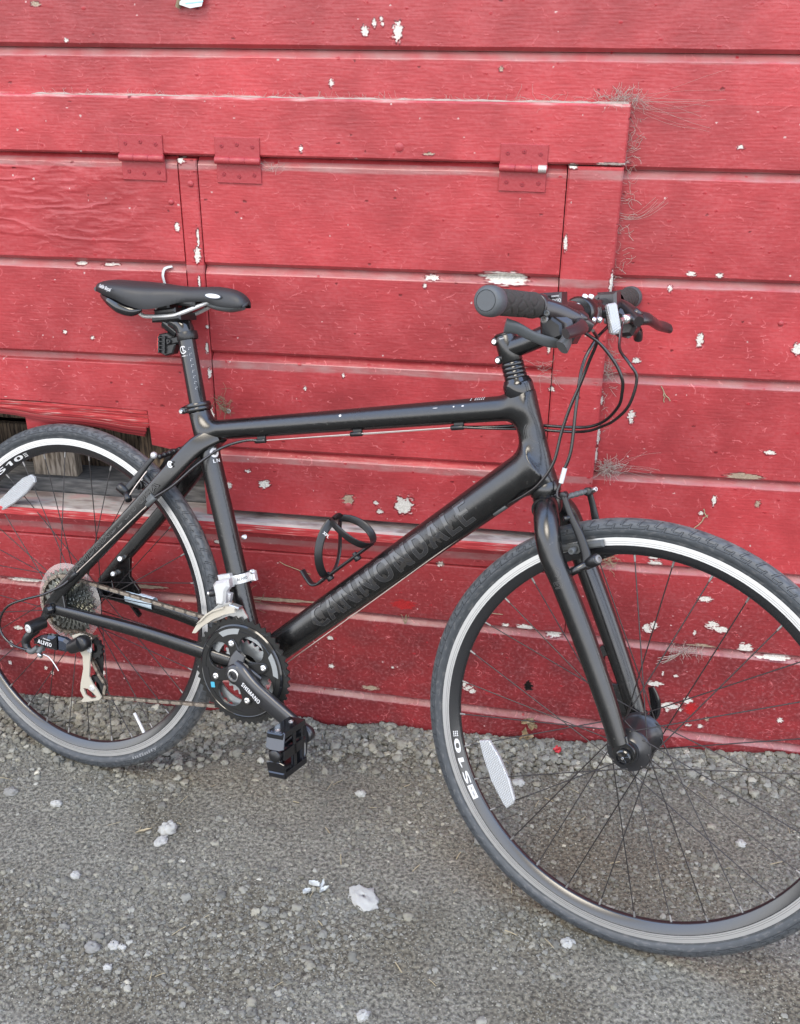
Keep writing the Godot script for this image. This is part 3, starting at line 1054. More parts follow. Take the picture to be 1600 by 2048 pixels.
	letters("Selle Royal", 0.0082, 0.028, true, on_flat(Vector3(0.1120, 0.9490, 0.0690), Vector3(1, -0.22, 0.11), Vector3(0.1, 1, -0.35), 0.0022), mb, null, 0.0006, 0.004, "Droid Serif")
	part("saddle_lettering", mb, M.white_print, sad)
	mb = MB.new()
	mb.slab(circle(1.0, 24), 0.0025, 0.0, Transform3D(Basis(Vector3(0.0165, -0.0007, -0.0015), Vector3(0.0005, 0.0048, -0.0012), Vector3(0.05, 0.22, 1)), Vector3(0.3130, 0.9475, 0.0218)))
	part("saddle_badge_rim", mb, M.gloss_black, sad)
	mb = MB.new()
	mb.slab(circle(1.0, 24), 0.0025, 0.0, Transform3D(Basis(Vector3(0.0140, -0.0006, -0.0013), Vector3(0.0004, 0.0034, -0.0010), Vector3(0.05, 0.22, 1)), Vector3(0.3130, 0.9477, 0.0226)))
	part("saddle_badge", mb, M.white_print, sad)
	# rear light on the post
	var rl := holder("rear_light", bike)
	mb = MB.new()
	mb.lathe(P2([0.0158, -0.007, 0.0178, -0.007, 0.0184, -0.006, 0.0184, 0.006, 0.0178, 0.007, 0.0158, 0.007]), ax(Vector3(0.2455, 0.8755, 0), Vector3(0.2415, 0.890, 0)), 28)
	part("light_strap", mb, M.plastic, rl)
	mb = MB.new()
	mb.slab(P2([0.190, 0.874, 0.208, 0.8785, 0.224, 0.872, 0.2265, 0.858, 0.221, 0.843, 0.205, 0.8375, 0.189, 0.843]), 0.018, 0.002)
	for i in 4:   # ribs of the mount
		mb.box(Vector3(0.016, 0.0022, 0.005), 0.0005, at(Vector3(0.2, 0.8485 + i * 0.0068, 0.011)))
	mb.box(Vector3(0.0025, 0.03, 0.005), 0.0005, at(Vector3(0.194, 0.857, 0.011)))
	mb.box(Vector3(0.0025, 0.03, 0.005), 0.0005, at(Vector3(0.206, 0.857, 0.011)))
	mb.box(Vector3(0.028, 0.012, 0.012), 0.002, at(Vector3(0.222, 0.8655, 0.006), 0.25))
	bolt(mb, Vector3(0.2175, 0.864, 0.012), Vector3(0, 0, 1), 0.004, 0.004)
	part("light_body", mb, M.plastic, rl)
	mb = MB.new()
	mb.slab(P2([0.1905, 0.8745, 0.1865, 0.871, 0.1855, 0.857, 0.186, 0.845, 0.1895, 0.8425]), 0.017, 0.0015)
	part("light_lens", mb, M.red_lens, rl)

# ---------------------------------------------------------------- drivetrain
func toothed(mb: MB, r_in: float, r_root: float, r_tip: float, teeth: int, h: float, xf: Transform3D) -> void:
	# ring with teeth, built as strips; r_in may be 0.0 < r_in
	var n := teeth * 6
	var prof := [0.0, 0.0, 0.45, 1.0, 1.0, 0.45]
	for s in [1.0, -1.0]:
		for i in n:
			var f0 := PI2 * i / n
			var f1 := PI2 * (i + 1) / n
			var r0: float = lerpf(r_root, r_tip, prof[i % 6])
			var r1: float = lerpf(r_root, r_tip, prof[(i + 1) % 6])
			var z: float = h * 0.5 * s
			var e0 := Vector3(cos(f0), sin(f0), 0)
			var e1 := Vector3(cos(f1), sin(f1), 0)
			var zz := Vector3(0, 0, z)
			var nz := (xf.basis * Vector3(0, 0, s)).normalized()
			mb.tri(xf * (e0 * r_in + zz), xf * (e0 * r0 + zz), xf * (e1 * r1 + zz), nz, nz, nz)
			mb.tri(xf * (e0 * r_in + zz), xf * (e1 * r1 + zz), xf * (e1 * r_in + zz), nz, nz, nz)
			if s > 0.0:
				var a := xf * (e0 * r0 + zz)
				var b := xf * (e1 * r1 + zz)
				var c := xf * (e1 * r1 - zz)
				var d := xf * (e0 * r0 - zz)
				mb.quad(a, b, c, d, xf.basis * (e0 + e1))
				var m := -(xf.basis * (e0 + e1)).normalized()
				mb.tri(xf * (e0 * r_in + zz), xf * (e1 * r_in + zz), xf * (e1 * r_in - zz), m, m, m)
				mb.tri(xf * (e0 * r_in + zz), xf * (e1 * r_in - zz), xf * (e0 * r_in - zz), m, m, m)

func build_crankset(bike: Node3D) -> void:
	var bb := Vector3(0.4195, 0.3145, 0.0)
	var cs := holder("crankset", bike, Transform3D(Basis(), bb))
	var mb := MB.new()
	toothed(mb, 0.0805, 0.0925, 0.0975, 48, 0.0032, at(Vector3(0, 0, 0.0505)))
	rng.seed = 12
	for i in 12:   # pins and ramps on the outer face
		var f := PI2 * i / 12.0 + rng.randf() * 0.2
		mb.box(Vector3(0.014, 0.0045, 0.0016), 0.0005, Transform3D(Basis(Vector3.BACK, f + 1.57 + 0.35), Vector3(cos(f) * 0.087, sin(f) * 0.087, 0.0525)))
	var big := part("chainring", mb, M.ring_black, cs)
	mb = MB.new()   # rolled edges that catch the light
	for q in [[0.0795, 0.0845, 0.0560], [0.0715, 0.0735, 0.0566]]:
		var mid_r: float = (q[0] + q[1]) * 0.5
		mb.lathe(P2([q[0], 0.050, q[1], 0.050, q[1], q[2] - 0.0012, mid_r, q[2] + 0.0004, q[0], q[2] - 0.0012]), Transform3D(), 72, true)
	part("ring_edge", mb, M.gloss_black, cs)
	# carrier plate in four pieces whose seams run through the windows
	for q in 4:
		var a0 := deg_to_rad(66.0 + 90.0 * q)
		var out := PackedVector2Array()
		for i in 17:
			out.append(Vector2.from_angle(a0 + PI / 2 * i / 16.0) * 0.0812)
		for i in 17:
			out.append(Vector2.from_angle(a0 + PI / 2 * (16 - i) / 16.0) * 0.014)
		for s in [0, 1]:
			var f: float = a0 + PI / 2 * s
			var win := PackedVector2Array()
			for i in 28:
				var e := Vector2.from_angle(PI2 * i / 28)
				win.append(Vector2(e.x * 0.0225 + 0.0485, e.y * 0.0255).rotated(f))
			var res := Geometry2D.clip_polygons(out, win)
			if res.size() > 0:
				out = res[0]
		var mid := a0 + PI / 4
		var slot := PackedVector2Array()
		mb = MB.new()
		mb.slab(out, 0.0055, 0.0007, at(Vector3(0, 0, 0.0535)))
		# raised web to the bolt
		mb.slab(P2([0.018, -0.012, 0.05, -0.0095, 0.058, -0.006, 0.060, 0.0, 0.058, 0.006, 0.05, 0.0095, 0.018, 0.012]), 0.004, 0.0012, at(Vector3(0, 0, 0.0572), mid))
		part("spider_arm", mb, M.ring_black, cs)
		mb = MB.new()
		bolt(mb, Vector3(cos(mid), sin(mid), 0) * 0.052 + Vector3(0, 0, 0.0585), Vector3(0, 0, 1), 0.0058, 0.0035)
		part("chainring_bolt", mb, M.silver, cs)
		mb = MB.new()   # dark recess between plate and teeth
		var arc := PackedVector2Array()
		for i in 9:
			arc.append(Vector2.from_angle(mid - 0.30 + 0.6 * i / 8.0) * 0.0775)
		for i in 9:
			arc.append(Vector2.from_angle(mid + 0.24 - 0.48 * i / 8.0) * 0.0675)
		mb.slab(arc, 0.0008, 0.0, at(Vector3(0, 0, 0.0566)))
		part("plate_recess", mb, M.ring_alloy if q in [0, 3] else M.plastic, cs)
	mb = MB.new()
	toothed(mb, 0.0575, 0.0705, 0.0755, 36, 0.003, at(Vector3(0, 0, 0.0435)))
	part("chainring", mb, M.ring_alloy, cs)
	mb = MB.new()
	toothed(mb, 0.026, 0.0465, 0.0520, 26, 0.003, at(Vector3(0, 0, 0.0375)))
	part("chainring", mb, M.ring_alloy, cs)
	# crank arm
	var arm := holder("crank_arm", cs)
	mb = MB.new()
	var p := smooth(V([-0.006, 0.0075, 0.064, 0.010, 0.000, 0.068, 0.040, -0.0165, 0.0735, 0.085, -0.036, 0.0785, 0.125, -0.0535, 0.082, 0.153, -0.0655, 0.083, 0.162, -0.0695, 0.083]), 5)
	mb.tube(p, spread([0.019, 0.0215, 0.0178, 0.0158, 0.0155, 0.0160, 0.0095], p.size()), 24, true, 0.50, Vector3(0, 0, 1), 0.72)
	rod(mb, Vector3(0, 0, 0.056), Vector3(0, 0, 0.0765), 0.0185, 0.003, 28)
	rod(mb, Vector3(0.1525, -0.0655, 0.074), Vector3(0.1525, -0.0655, 0.0915), 0.0135, 0.002, 24)
	# the tongue that runs up over the plate
	mb.tube(smooth(V([-0.004, 0.004, 0.066, -0.004, 0.020, 0.062, 0.002, 0.036, 0.0595]), 4), spread([0.017, 0.016, 0.011], 9), 16, true, 0.35, Vector3(0, 0, 1), 0.8)
	mb.tube(smooth(V([0.004, 0.002, 0.066, 0.024, -0.001, 0.063, 0.044, -0.006, 0.0595]), 4), spread([0.017, 0.015, 0.008], 9), 16, true, 0.35, Vector3(0, 0, 1), 0.8)
	part("arm", mb, M.crank, arm)
	mb = MB.new()
	mb.lathe(P2([0.0085, 0.0765, 0.0105, 0.0765, 0.0112, 0.0785, 0.0088, 0.079, 0.0080, 0.0765]), at(Vector3.ZERO), 24, true)
	part("axle_rim", mb, M.silver, arm)
	mb = MB.new()
	mb.lathe(P2([0, 0.075, 0.0084, 0.075, 0.0084, 0.077, 0.0045, 0.078, 0.004, 0.0755, 0, 0.0755]), at(Vector3.ZERO), 20)
	part("axle_bolt", mb, M.plastic, arm)
	mb = MB.new()
	letters("SHIMANO", 0.0078, 0.0455, true, on_flat(Vector3(0.0235, -0.0075, 0.0805), Vector3(1, -0.60, 0.11), Vector3(0.5, 1, 0), 0.0040), mb)
	part("crank_lettering", mb, M.white_print, arm)
	mb = MB.new()
	mb.slab(P2([-0.004, -0.005, 0.004, -0.005, 0.004, 0.005, -0.004, 0.005]), 0.0006, 0.0, Transform3D(Basis(Vector3.BACK, 0.2), Vector3(-0.056, -0.0375, 0.0569)))
	part("blue_mark", mb, M.cyan_print, cs)
	# far crank arm, mostly hidden
	mb = MB.new()
	mb.tube(V([0, 0, -0.062, -0.06, 0.026, -0.072, -0.15, 0.065, -0.08]), PackedFloat32Array([0.016, 0.014, 0.014]), 16, true, 0.55, Vector3(0, 0, 1), 0.75)
	part("far_crank_arm", mb, M.crank, cs)
	# pedals, hanging edge down
	for s in [1.0, -1.0]:
		var c := Vector3(0.1525, -0.0655, 0.092) if s > 0 else Vector3(-0.15, 0.065, -0.088)
		var pd := holder("pedal", cs, Transform3D(Basis(Vector3(1, 0, 0), Vector3(0, 1, 0), Vector3(0, 0, s)) * Basis(Vector3.BACK, 0.10), c))
		mb = MB.new()
		mb.lathe(P2([0, 0, 0.0075, 0, 0.0075, 0.008, 0.0105, 0.01, 0.0115, 0.03, 0.0095, 0.055, 0.0115, 0.078, 0.0095, 0.089, 0, 0.089]), Transform3D(), 20)
		part("pedal_axle", mb, M.gloss_black, pd)
		mb = MB.new()
		for y in [0.033, -0.033]:   # front and rear bars
			mb.box(Vector3(0.030, 0.010, 0.072), 0.002, at(Vector3(0, y, 0.050)))
		mb.box(Vector3(0.024, 0.062, 0.006), 0.0015, at(Vector3(0, 0, 0.020)))   # inner web
		for x in [0.0125, -0.0125]:
			mb.box(Vector3(0.004, 0.016, 0.06), 0.001, at(Vector3(x, 0.0, 0.052)))
			mb.box(Vector3(0.004, 0.060, 0.008), 0.001, at(Vector3(x, 0.0, 0.048)))
		mb.tube(smooth(V([0, 0.033, 0.02, 0, 0.025, 0.010, 0, 0.0, 0.006, 0, -0.025, 0.010, 0, -0.033, 0.02]), 5), 0.0062, 10, true, 1.9, Vector3(1, 0, 0))
		part("pedal_body", mb, M.gloss_black, pd)
		for y in [1.0, -1.0]:
			mb = MB.new()   # outer cage plates, toothed at the edge
			var outline := PackedVector2Array()
			for i in 13:
				outline.append(Vector2(-0.0165 + 0.033 * i / 12.0, (0.0385 + (0.0016 if i % 2 else 0.0)) * y))
			outline.append(Vector2(0.0165, 0.0125 * y))
			outline.append(Vector2(0.009, 0.0095 * y))
			outline.append(Vector2(-0.009, 0.0095 * y))
			outline.append(Vector2(-0.0165, 0.0125 * y))
			mb.slab(outline, 0.004, 0.0008, Transform3D(Basis(Vector3.RIGHT, -0.22 * y), Vector3(0, 0, 0.0885)))
			part("pedal_cage", mb, M.derailleur_blue if y > 0 else M.gloss_black, pd)
		mb = MB.new()
		rod(mb, Vector3(0, 0, 0.084), Vector3(0, 0, 0.0905), 0.0105, 0.002, 20)
		part("pedal_end_cap", mb, M.plastic, pd)
		for y in [0.033, -0.033]:
			for z in [0.034, 0.074]:
				mb = MB.new()
				bolt(mb, Vector3(-0.001, y + 0.0048 * signf(y), z), Vector3(-0.1, signf(y), 0), 0.0044, 0.002)
				part("pedal_bolt", mb, M.silver, pd)

func build_gears(bike: Node3D, rear_wheel: Node3D) -> void:
	# cassette and its clear disc belong to the rear wheel
	var mb := MB.new()
	var teeth := [32, 28, 24, 21, 18, 16, 14, 12, 11]
	var ca := holder("cassette", rear_wheel)
	for i in 9:
		mb = MB.new()
		var r: float = teeth[i] * 0.00205
		toothed(mb, maxf(r - 0.0125, 0.015), r - 0.0042, r + 0.0024, teeth[i], 0.0017, Transform3D(Basis(Vector3.BACK, i * 0.13), Vector3(0, 0, 0.0265 + i * 0.0037)))
		part("sprocket", mb, M.cassette, ca)
	for i in 8:   # dark spacers between them
		mb = MB.new()
		var r: float = teeth[i + 1] * 0.00205 - 0.0065
		mb.lathe(P2([0.012, 0.0274 + i * 0.0037, r, 0.0274 + i * 0.0037, r, 0.0293 + i * 0.0037, 0.012, 0.0293 + i * 0.0037]), Transform3D(), 40, true)
		part("spacer", mb, M.plastic, ca)
	mb = MB.new()
	mb.lathe(P2([0, 0.024, 0.016, 0.024, 0.016, 0.06, 0.0115, 0.0625, 0.0, 0.0625]), Transform3D(), 24)
	part("lock_ring", mb, M.cassette, ca)
	mb = MB.new()
	mb.lathe(P2([0.03, 0.0236, 0.03, 0.0224, 0.0765, 0.0214, 0.0775, 0.0222, 0.0765, 0.0228, 0.03, 0.0236]), Transform3D(), 64)
	part("spoke_protector", mb, M.clear_plastic, rear_wheel)
	# skewer ends
	mb = MB.new()
	mb.lathe(P2([0, 0.070, 0.0105, 0.070, 0.0115, 0.074, 0.0105, 0.079, 0.0065, 0.085, 0, 0.0855]), Transform3D(), 10)
	part("skewer_nut", mb, M.gloss_black, rear_wheel)
	mb = MB.new()
	rod(mb, Vector3(0, 0, -0.07), Vector3(0, 0, -0.088), 0.0105, 0.002)
	mb.tube(smooth(V([0, 0, -0.084, 0.03, 0.002, -0.090, 0.062, -0.022, -0.086, 0.085, -0.038, -0.082]), 4), spread([0.006, 0.007, 0.006], 13), 10, true, 0.6, Vector3(0, 0, 1))
	part("skewer_lever", mb, M.gloss_black, rear_wheel)
	# rear derailleur
	var rd := holder("rear_derailleur", bike)
	mb = MB.new()
	mb.tube(V([-0.024, 0.313, 0.066, -0.030, 0.3075, 0.098]), PackedFloat32Array([0.0125, 0.0132]), 20)
	mb.tube(smooth(V([-0.028, 0.300, 0.080, -0.044, 0.286, 0.084, -0.050, 0.270, 0.086, -0.040, 0.258, 0.088]), 4), spread([0.008, 0.009, 0.008, 0.0065], 13), 12)
	part("mount_knuckle", mb, M.plastic, rd)
	mb = MB.new()
	bolt(mb, Vector3(-0.0300, 0.3073, 0.0978), Vector3(-0.1, -0.1, 1), 0.0085, 0.003)
	part("mount_bolt", mb, M.pale_alloy, rd)
	mb = MB.new()
	mb.slab(P2([-0.0206, 0.2884, -0.0044, 0.2985, 0.0123, 0.3020, 0.0303, 0.3025, 0.0315, 0.2750, 0.0104, 0.2752, -0.0046, 0.2790, -0.0197, 0.2790]), 0.020, 0.005, Transform3D(Basis(Vector3.UP, 0.12), Vector3(0, 0, 0.088)), true)
	part("derailleur_body", mb, M.gloss_black, rd)
	mb = MB.new()
	mb.slab(P2([0.0325, 0.3025, 0.0480, 0.3015, 0.0640, 0.2945, 0.0760, 0.2865, 0.0680, 0.2820, 0.0499, 0.2753, 0.0335, 0.2748]), 0.018, 0.005, Transform3D(Basis(Vector3.UP, 0.12), Vector3(0, 0, 0.0875)), true)
	part("derailleur_blade", mb, M.derailleur_blue, rd)
	mb = MB.new()
	mb.tube(V([0.060, 0.285, 0.081, 0.088, 0.3015, 0.083]), PackedFloat32Array([0.0125, 0.0145]), 20)
	rod(mb, Vector3(0.087, 0.2995, 0.071), Vector3(0.087, 0.2995, 0.092), 0.0145, 0.003, 24)
	part("cage_knuckle", mb, M.plastic, rd)
	mb = MB.new()
	mb.tube(smooth(V([-0.013, 0.272, 0.092, -0.024, 0.262, 0.095, -0.034, 0.2615, 0.094]), 3), 0.0055, 10)
	rod(mb, Vector3(-0.004, 0.276, 0.086), Vector3(-0.006, 0.264, 0.100), 0.0045, 0.001)
	mb.box(Vector3(0.018, 0.010, 0.012), 0.002, at(Vector3(-0.010, 0.268, 0.090), 0.4))
	part("cable_anchor", mb, M.lever_grey, rd)
	mb = MB.new()
	mb.box(Vector3(0.009, 0.007, 0.008), 0.0015, at(Vector3(-0.0015, 0.2600, 0.098), -0.3))
	part("anchor_nut", mb, M.silver, rd)
	mb = MB.new()
	mb.tube(smooth(V([0.006, 0.2635, 0.097, 0.022, 0.262, 0.099, 0.036, 0.252, 0.100, 0.045, 0.2405, 0.099]), 5), 0.0011, 8)
	part("cable_tail", mb, M.pale_alloy, rd)
	mb = MB.new()
	letters("ALIVIO", 0.0075, 0.031, true, on_flat(Vector3(-0.006, 0.2885, 0.0988), Vector3(1, -0.10, -0.12), Vector3(0.1, 1, 0), 0.0006), mb)
	letters("SHIMANO", 0.0026, 0.016, true, on_flat(Vector3(0.006, 0.2960, 0.0978), Vector3(1, -0.10, -0.12), Vector3(0.1, 1, 0), 0.0006), mb)
	part("derailleur_lettering", mb, M.white_print, rd)
	# cage: outer plate with a window at the bottom, cut in two halves that meet beside the window
	var hole := P2([0.0808, 0.2064, 0.0918, 0.2071, 0.1040, 0.2025, 0.1136, 0.1965, 0.1112, 0.1929, 0.1016, 0.1895, 0.0870, 0.1939])
	mb = MB.new()
	mb.slab(P2([0.0526, 0.3045, 0.0696, 0.3123, 0.0865, 0.3131, 0.0974, 0.3057, 0.0998, 0.2905, 0.0964, 0.2641, 0.0953, 0.2320, 0.1038, 0.2201, 0.1159, 0.2091, 0.1244, 0.1973, 0.1185, 0.1908, 0.1080, 0.1870, 0.1016, 0.1895, 0.1112, 0.1929, 0.1136, 0.1965, 0.1040, 0.2025, 0.0918, 0.2071, 0.0808, 0.2064, 0.0870, 0.1939, 0.1016, 0.1893, 0.1078, 0.1868, 0.0797, 0.1769, 0.0760, 0.1790, 0.0821, 0.1866, 0.0735, 0.1986, 0.0747, 0.2150, 0.0807, 0.2445, 0.0794, 0.2680, 0.0697, 0.2797]), 0.0028, 0.0, at(Vector3(0, 0, 0.0715)))
	part("outer_cage_plate", mb, M.cream_alloy, rd)
	mb = MB.new()
	mb.slab(P2([0.092, 0.292, 0.110, 0.292, 0.115, 0.27, 0.113, 0.235, 0.122, 0.215, 0.124, 0.20, 0.105, 0.198, 0.098, 0.21, 0.095, 0.24]), 0.002, 0.0, at(Vector3(0, 0, 0.056)))
	part("inner_cage_plate", mb, M.plastic, rd)
	for q in [[0.1065, 0.2135, 0.022], [0.100, 0.2880, 0.021]]:
		mb = MB.new()
		toothed(mb, 0.009, q[2] - 0.003, q[2], 11, 0.006, at(Vector3(q[0], q[1], 0.0635)))
		part("jockey_wheel", mb, M.plastic, rd)
		mb = MB.new()
		bolt(mb, Vector3(q[0] - 0.004, q[1] - 0.002, 0.0728), Vector3(0, 0, 1), 0.006, 0.002)
		part("jockey_bolt", mb, M.pale_alloy, rd)
	# front derailleur
	var fd := holder("front_derailleur", bike)
	mb = MB.new()
	var c := Vector3(0.3745, 0.4630, 0)
	var sd := Vector3(0.311, -0.950, 0)
	mb.lathe(P2([0.0185, -0.008, 0.0212, -0.008, 0.0216, -0.006, 0.0216, 0.006, 0.0212, 0.008, 0.0185, 0.008]), ax(c, c + sd), 32)
	mb.box(Vector3(0.026, 0.024, 0.016), 0.003, at(Vector3(0.3600, 0.460, 0.022), 0.3))
	mb.box(Vector3(0.010, 0.018, 0.012), 0.002, at(Vector3(0.398, 0.470, -0.006), 0.3))
	part("clamp_band", mb, M.pale_alloy, fd)
	mb = MB.new()
	mb.slab(P2([0.3540, 0.4560, 0.3600, 0.4640, 0.3765, 0.4696, 0.3857, 0.4735, 0.3886, 0.4598, 0.3820, 0.4504, 0.3816, 0.4319, 0.3780, 0.4230, 0.3618, 0.4220, 0.3590, 0.4400]), 0.018, 0.004, at(Vector3(-0.004, 0, 0.042)), true)
	mb.box(Vector3(0.016, 0.034, 0.014), 0.003, at(Vector3(0.371, 0.428, 0.034), -0.15))
	part("front_derailleur_body", mb, M.pale_alloy, fd)
	mb = MB.new()
	bolt(mb, Vector3(0.345, 0.438, 0.036), Vector3(-0.6, -0.1, 0.6), 0.0065, 0.010)
	part("adjuster", mb, M.plastic, fd)
	mb = MB.new()
	bolt(mb, Vector3(0.3395, 0.4375, 0.042), Vector3(-0.6, -0.1, 0.6), 0.004, 0.004)
	part("adjuster_screw", mb, M.silver, fd)
	mb = MB.new()
	mb.slab(P2([0.3190, 0.3650, 0.3270, 0.3800, 0.3383, 0.3945, 0.3500, 0.4080, 0.3636, 0.4180, 0.3867, 0.4285, 0.4052, 0.4308, 0.4075, 0.4215, 0.3873, 0.4138, 0.3642, 0.4007, 0.3410, 0.3823, 0.3271, 0.3667]), 0.003, 0.0, at(Vector3(0, 0, 0.061)))
	mb.slab(P2([0.330, 0.385, 0.3383, 0.3945, 0.3500, 0.4080, 0.3636, 0.4180, 0.3867, 0.4285, 0.3860, 0.4255, 0.3640, 0.4150, 0.3510, 0.4050, 0.3400, 0.3925]), 0.006, 0.0, at(Vector3(0, 0, 0.0635)))
	part("outer_cage", mb, M.cream_alloy, fd)
	mb = MB.new()
	mb.slab(P2([0.335, 0.38, 0.348, 0.408, 0.3636, 0.424, 0.3867, 0.432, 0.412, 0.428, 0.424, 0.414, 0.428, 0.396, 0.418, 0.40, 0.405, 0.408, 0.387, 0.408, 0.366, 0.396]), 0.0025, 0.0, at(Vector3(0, 0, 0.047)))
	mb.box(Vector3(0.02, 0.004, 0.014), 0.0006, at(Vector3(0.404, 0.43, 0.054), -0.1))
	part("inner_cage", mb, M.silver, fd)
	mb = MB.new()

	var band := func(x: float, y: float, m: float) -> Array:
		var f := 1.25 - x / 0.0216
		var e := Vector3(0.950, 0.311, 0) * cos(f) + Vector3(0, 0, 1) * sin(f)
		return [c - sd * y + e * (0.0220 + m), e]
	letters("ALIVIO", 0.0048, 0.019, true, band, mb)
	part("clamp_lettering", mb, M.plastic, fd)
	# chain: every link a piece
	var ch := holder("chain", bike)
	var path := PackedVector3Array()
	var cz := 0.0345
	for i in 40:   # round the biggest sprockets at the back
		pass
	var rc := Vector2(0, 0.346)
	var rr := 0.056
	var fc := Vector2(0.4195, 0.3145)
	var frad := 0.0735
	for i in 13:   # back sprocket, from the bottom jockey side up over the back to the top
		var f := deg_to_rad(-62.0 - 210.0 * i / 12.0)
		path.append(Vector3(rc.x + cos(f) * rr, rc.y + sin(f) * rr, cz))
	for i in 13:   # front ring, top round the front to the bottom
		var f := deg_to_rad(88.0 - 182.0 * i / 12.0)
		path.append(Vector3(fc.x + cos(f) * frad, fc.y + sin(f) * frad, 0.0435))
	for i in 7:    # lower jockey wheel
		var f := deg_to_rad(-86.0 + 150.0 * i / 6.0)
		path.append(Vector3(0.1065 + cos(f) * 0.021, 0.2135 + sin(f) * 0.021, 0.0635))
	for i in 6:    # upper jockey wheel, other way round
		var f := deg_to_rad(230.0 - 150.0 * i / 5.0)
		path.append(Vector3(0.100 + cos(f) * 0.020, 0.288 + sin(f) * 0.020, 0.0635))
	path.append(path[0])
	var pitch := 0.0127
	var outer := MB.new()
	var inner := MB.new()
	var eight := PackedVector2Array()
	for i in 20:
		var f := PI2 * i / 20
		var waist := 0.0029 + 0.0013 * absf(cos(f))
		eight.append(Vector2(cos(f) * 0.0042 + signf(cos(f)) * pitch * 0.5 * minf(1.0, absf(cos(f)) * 1.6), sin(f) * waist))
	for s in [1.0, -1.0]:
		outer.slab(eight, 0.001, 0.0, at(Vector3(0, 0, 0.0030 * s)))
		inner.slab(eight, 0.001, 0.0, at(Vector3(0, 0, 0.0019 * s)))
		rod(outer, Vector3(pitch * 0.5 * s, 0, -0.0038), Vector3(pitch * 0.5 * s, 0, 0.0038), 0.0016, 0.0003, 8)
		rod(inner, Vector3(pitch * 0.5 * s, 0, -0.0016), Vector3(pitch * 0.5 * s, 0, 0.0016), 0.0035, 0.0, 10)
	var om := outer.commit()
	var im := inner.commit()
	var total := 0.0
	for i in path.size() - 1:
		total += path[i].distance_to(path[i + 1])
	var count := int(total / pitch / 2.0) * 2
	var step := total / count
	var seg := 0
	var done := 0.0
	var pins := PackedVector3Array()
	for i in count:
		var want := i * step
		while seg < path.size() - 2 and done + path[seg].distance_to(path[seg + 1]) < want:
			done += path[seg].distance_to(path[seg + 1])
			seg += 1
		pins.append(path[seg].lerp(path[seg + 1], clampf((want - done) / path[seg].distance_to(path[seg + 1]), 0.0, 1.0)))
	for i in count:
		var a := pins[i]
		var b := pins[(i + 1) % count]
		var x := (b - a).normalized()
		var y := Vector3.BACK.cross(x).normalized()
		inst("link", om if i % 2 else im, M.chain if i % 2 else M.chain_inner, ch, Transform3D(Basis(x, y, x.cross(y)), (a + b) * 0.5))

func build_cage(bike: Node3D) -> void:
	# bottle cage: base strip on the down tube and bands round an absent bottle
	var bc := holder("bottle_cage", bike)
	var o := Vector3(0.5395, 0.4820, 0)       # on the tube's upper side, at the lower end
	var t := Vector3(0.7446, 0.6676, 0)        # along the tube
	var u := Vector3(-0.6676, 0.7446, 0)       # away from the tube
	var w := Vector3(0, 0, 1)
	var g := func(s: float, h: float, z: float) -> Vector3: return o + t * s + u * h + w * z
	var mb := MB.new()
	mb.tube(PackedVector3Array([g.call(0.0, 0.006, 0.0), g.call(0.06, 0.006, 0.0), g.call(0.125, 0.006, 0.0)]), 0.0028, 12, true, 2.6, w, 0.7)
	mb.tube(smooth(PackedVector3Array([g.call(0.012, 0.006, 0.0), g.call(-0.006, 0.006, 0), g.call(-0.016, 0.012, 0), g.call(-0.0175, 0.026, 0), g.call(-0.0172, 0.041, 0)]), 5), 0.0028, 12, true, 2.6, w, 0.75)
	part("base_strip", mb, M.plastic, bc)
	for s in [1.0, -1.0]:
		mb = MB.new()
		# side band: from the lower end of the base round the bottle and up to the front of the ring
		var p := PackedVector3Array()
		for i in 15:
			var f := PI * 0.86 * i / 14.0
			p.append(g.call(0.020 + 0.072 * pow(i / 14.0, 1.5), 0.042 - cos(f) * 0.036, s * sin(f) * 0.037))
		mb.tube(p, spread([0.0015, 0.0015, 0.0015, 0.0016], 15), 12, true, 4.6, t, 0.75)
		part("side_band", mb, M.plastic, bc)
		mb = MB.new()
		p = PackedVector3Array()
		for i in 13:
			var f := PI * 0.88 * i / 12.0
			p.append(g.call(0.122 - 0.030 * pow(i / 12.0, 2.0), 0.042 - cos(f) * 0.036, s * sin(f) * 0.037))
		mb.tube(p, spread([0.0019, 0.0017, 0.0016], 13), 12, true, 4.0, t, 0.75)
		part("ring_band", mb, M.plastic, bc)
	mb = MB.new()
	mb.tube(smooth(PackedVector3Array([g.call(0.094, 0.077, 0.012), g.call(0.097, 0.080, 0.0), g.call(0.094, 0.077, -0.012)]), 5), 0.003, 12, true, 2.8, t, 0.75)
	part("ring_front", mb, M.plastic, bc)
	mb = MB.new()
	letters("XPL", 0.0055, 0.013, true, on_flat(g.call(0.078, 0.066, 0.0285), -u + t * 0.3, t, 0.002), mb)
	part("cage_lettering", mb, M.white_print, bc)
	for s in [0.022, 0.088]:
		mb = MB.new()
		bolt(mb, g.call(s, 0.008, 0.0), u, 0.0045, 0.004)
		rod(mb, g.call(s, -0.003, 0.0), g.call(s, 0.006, 0.0), 0.0065, 0.001)
		part("cage_bolt", mb, M.plastic, bc)

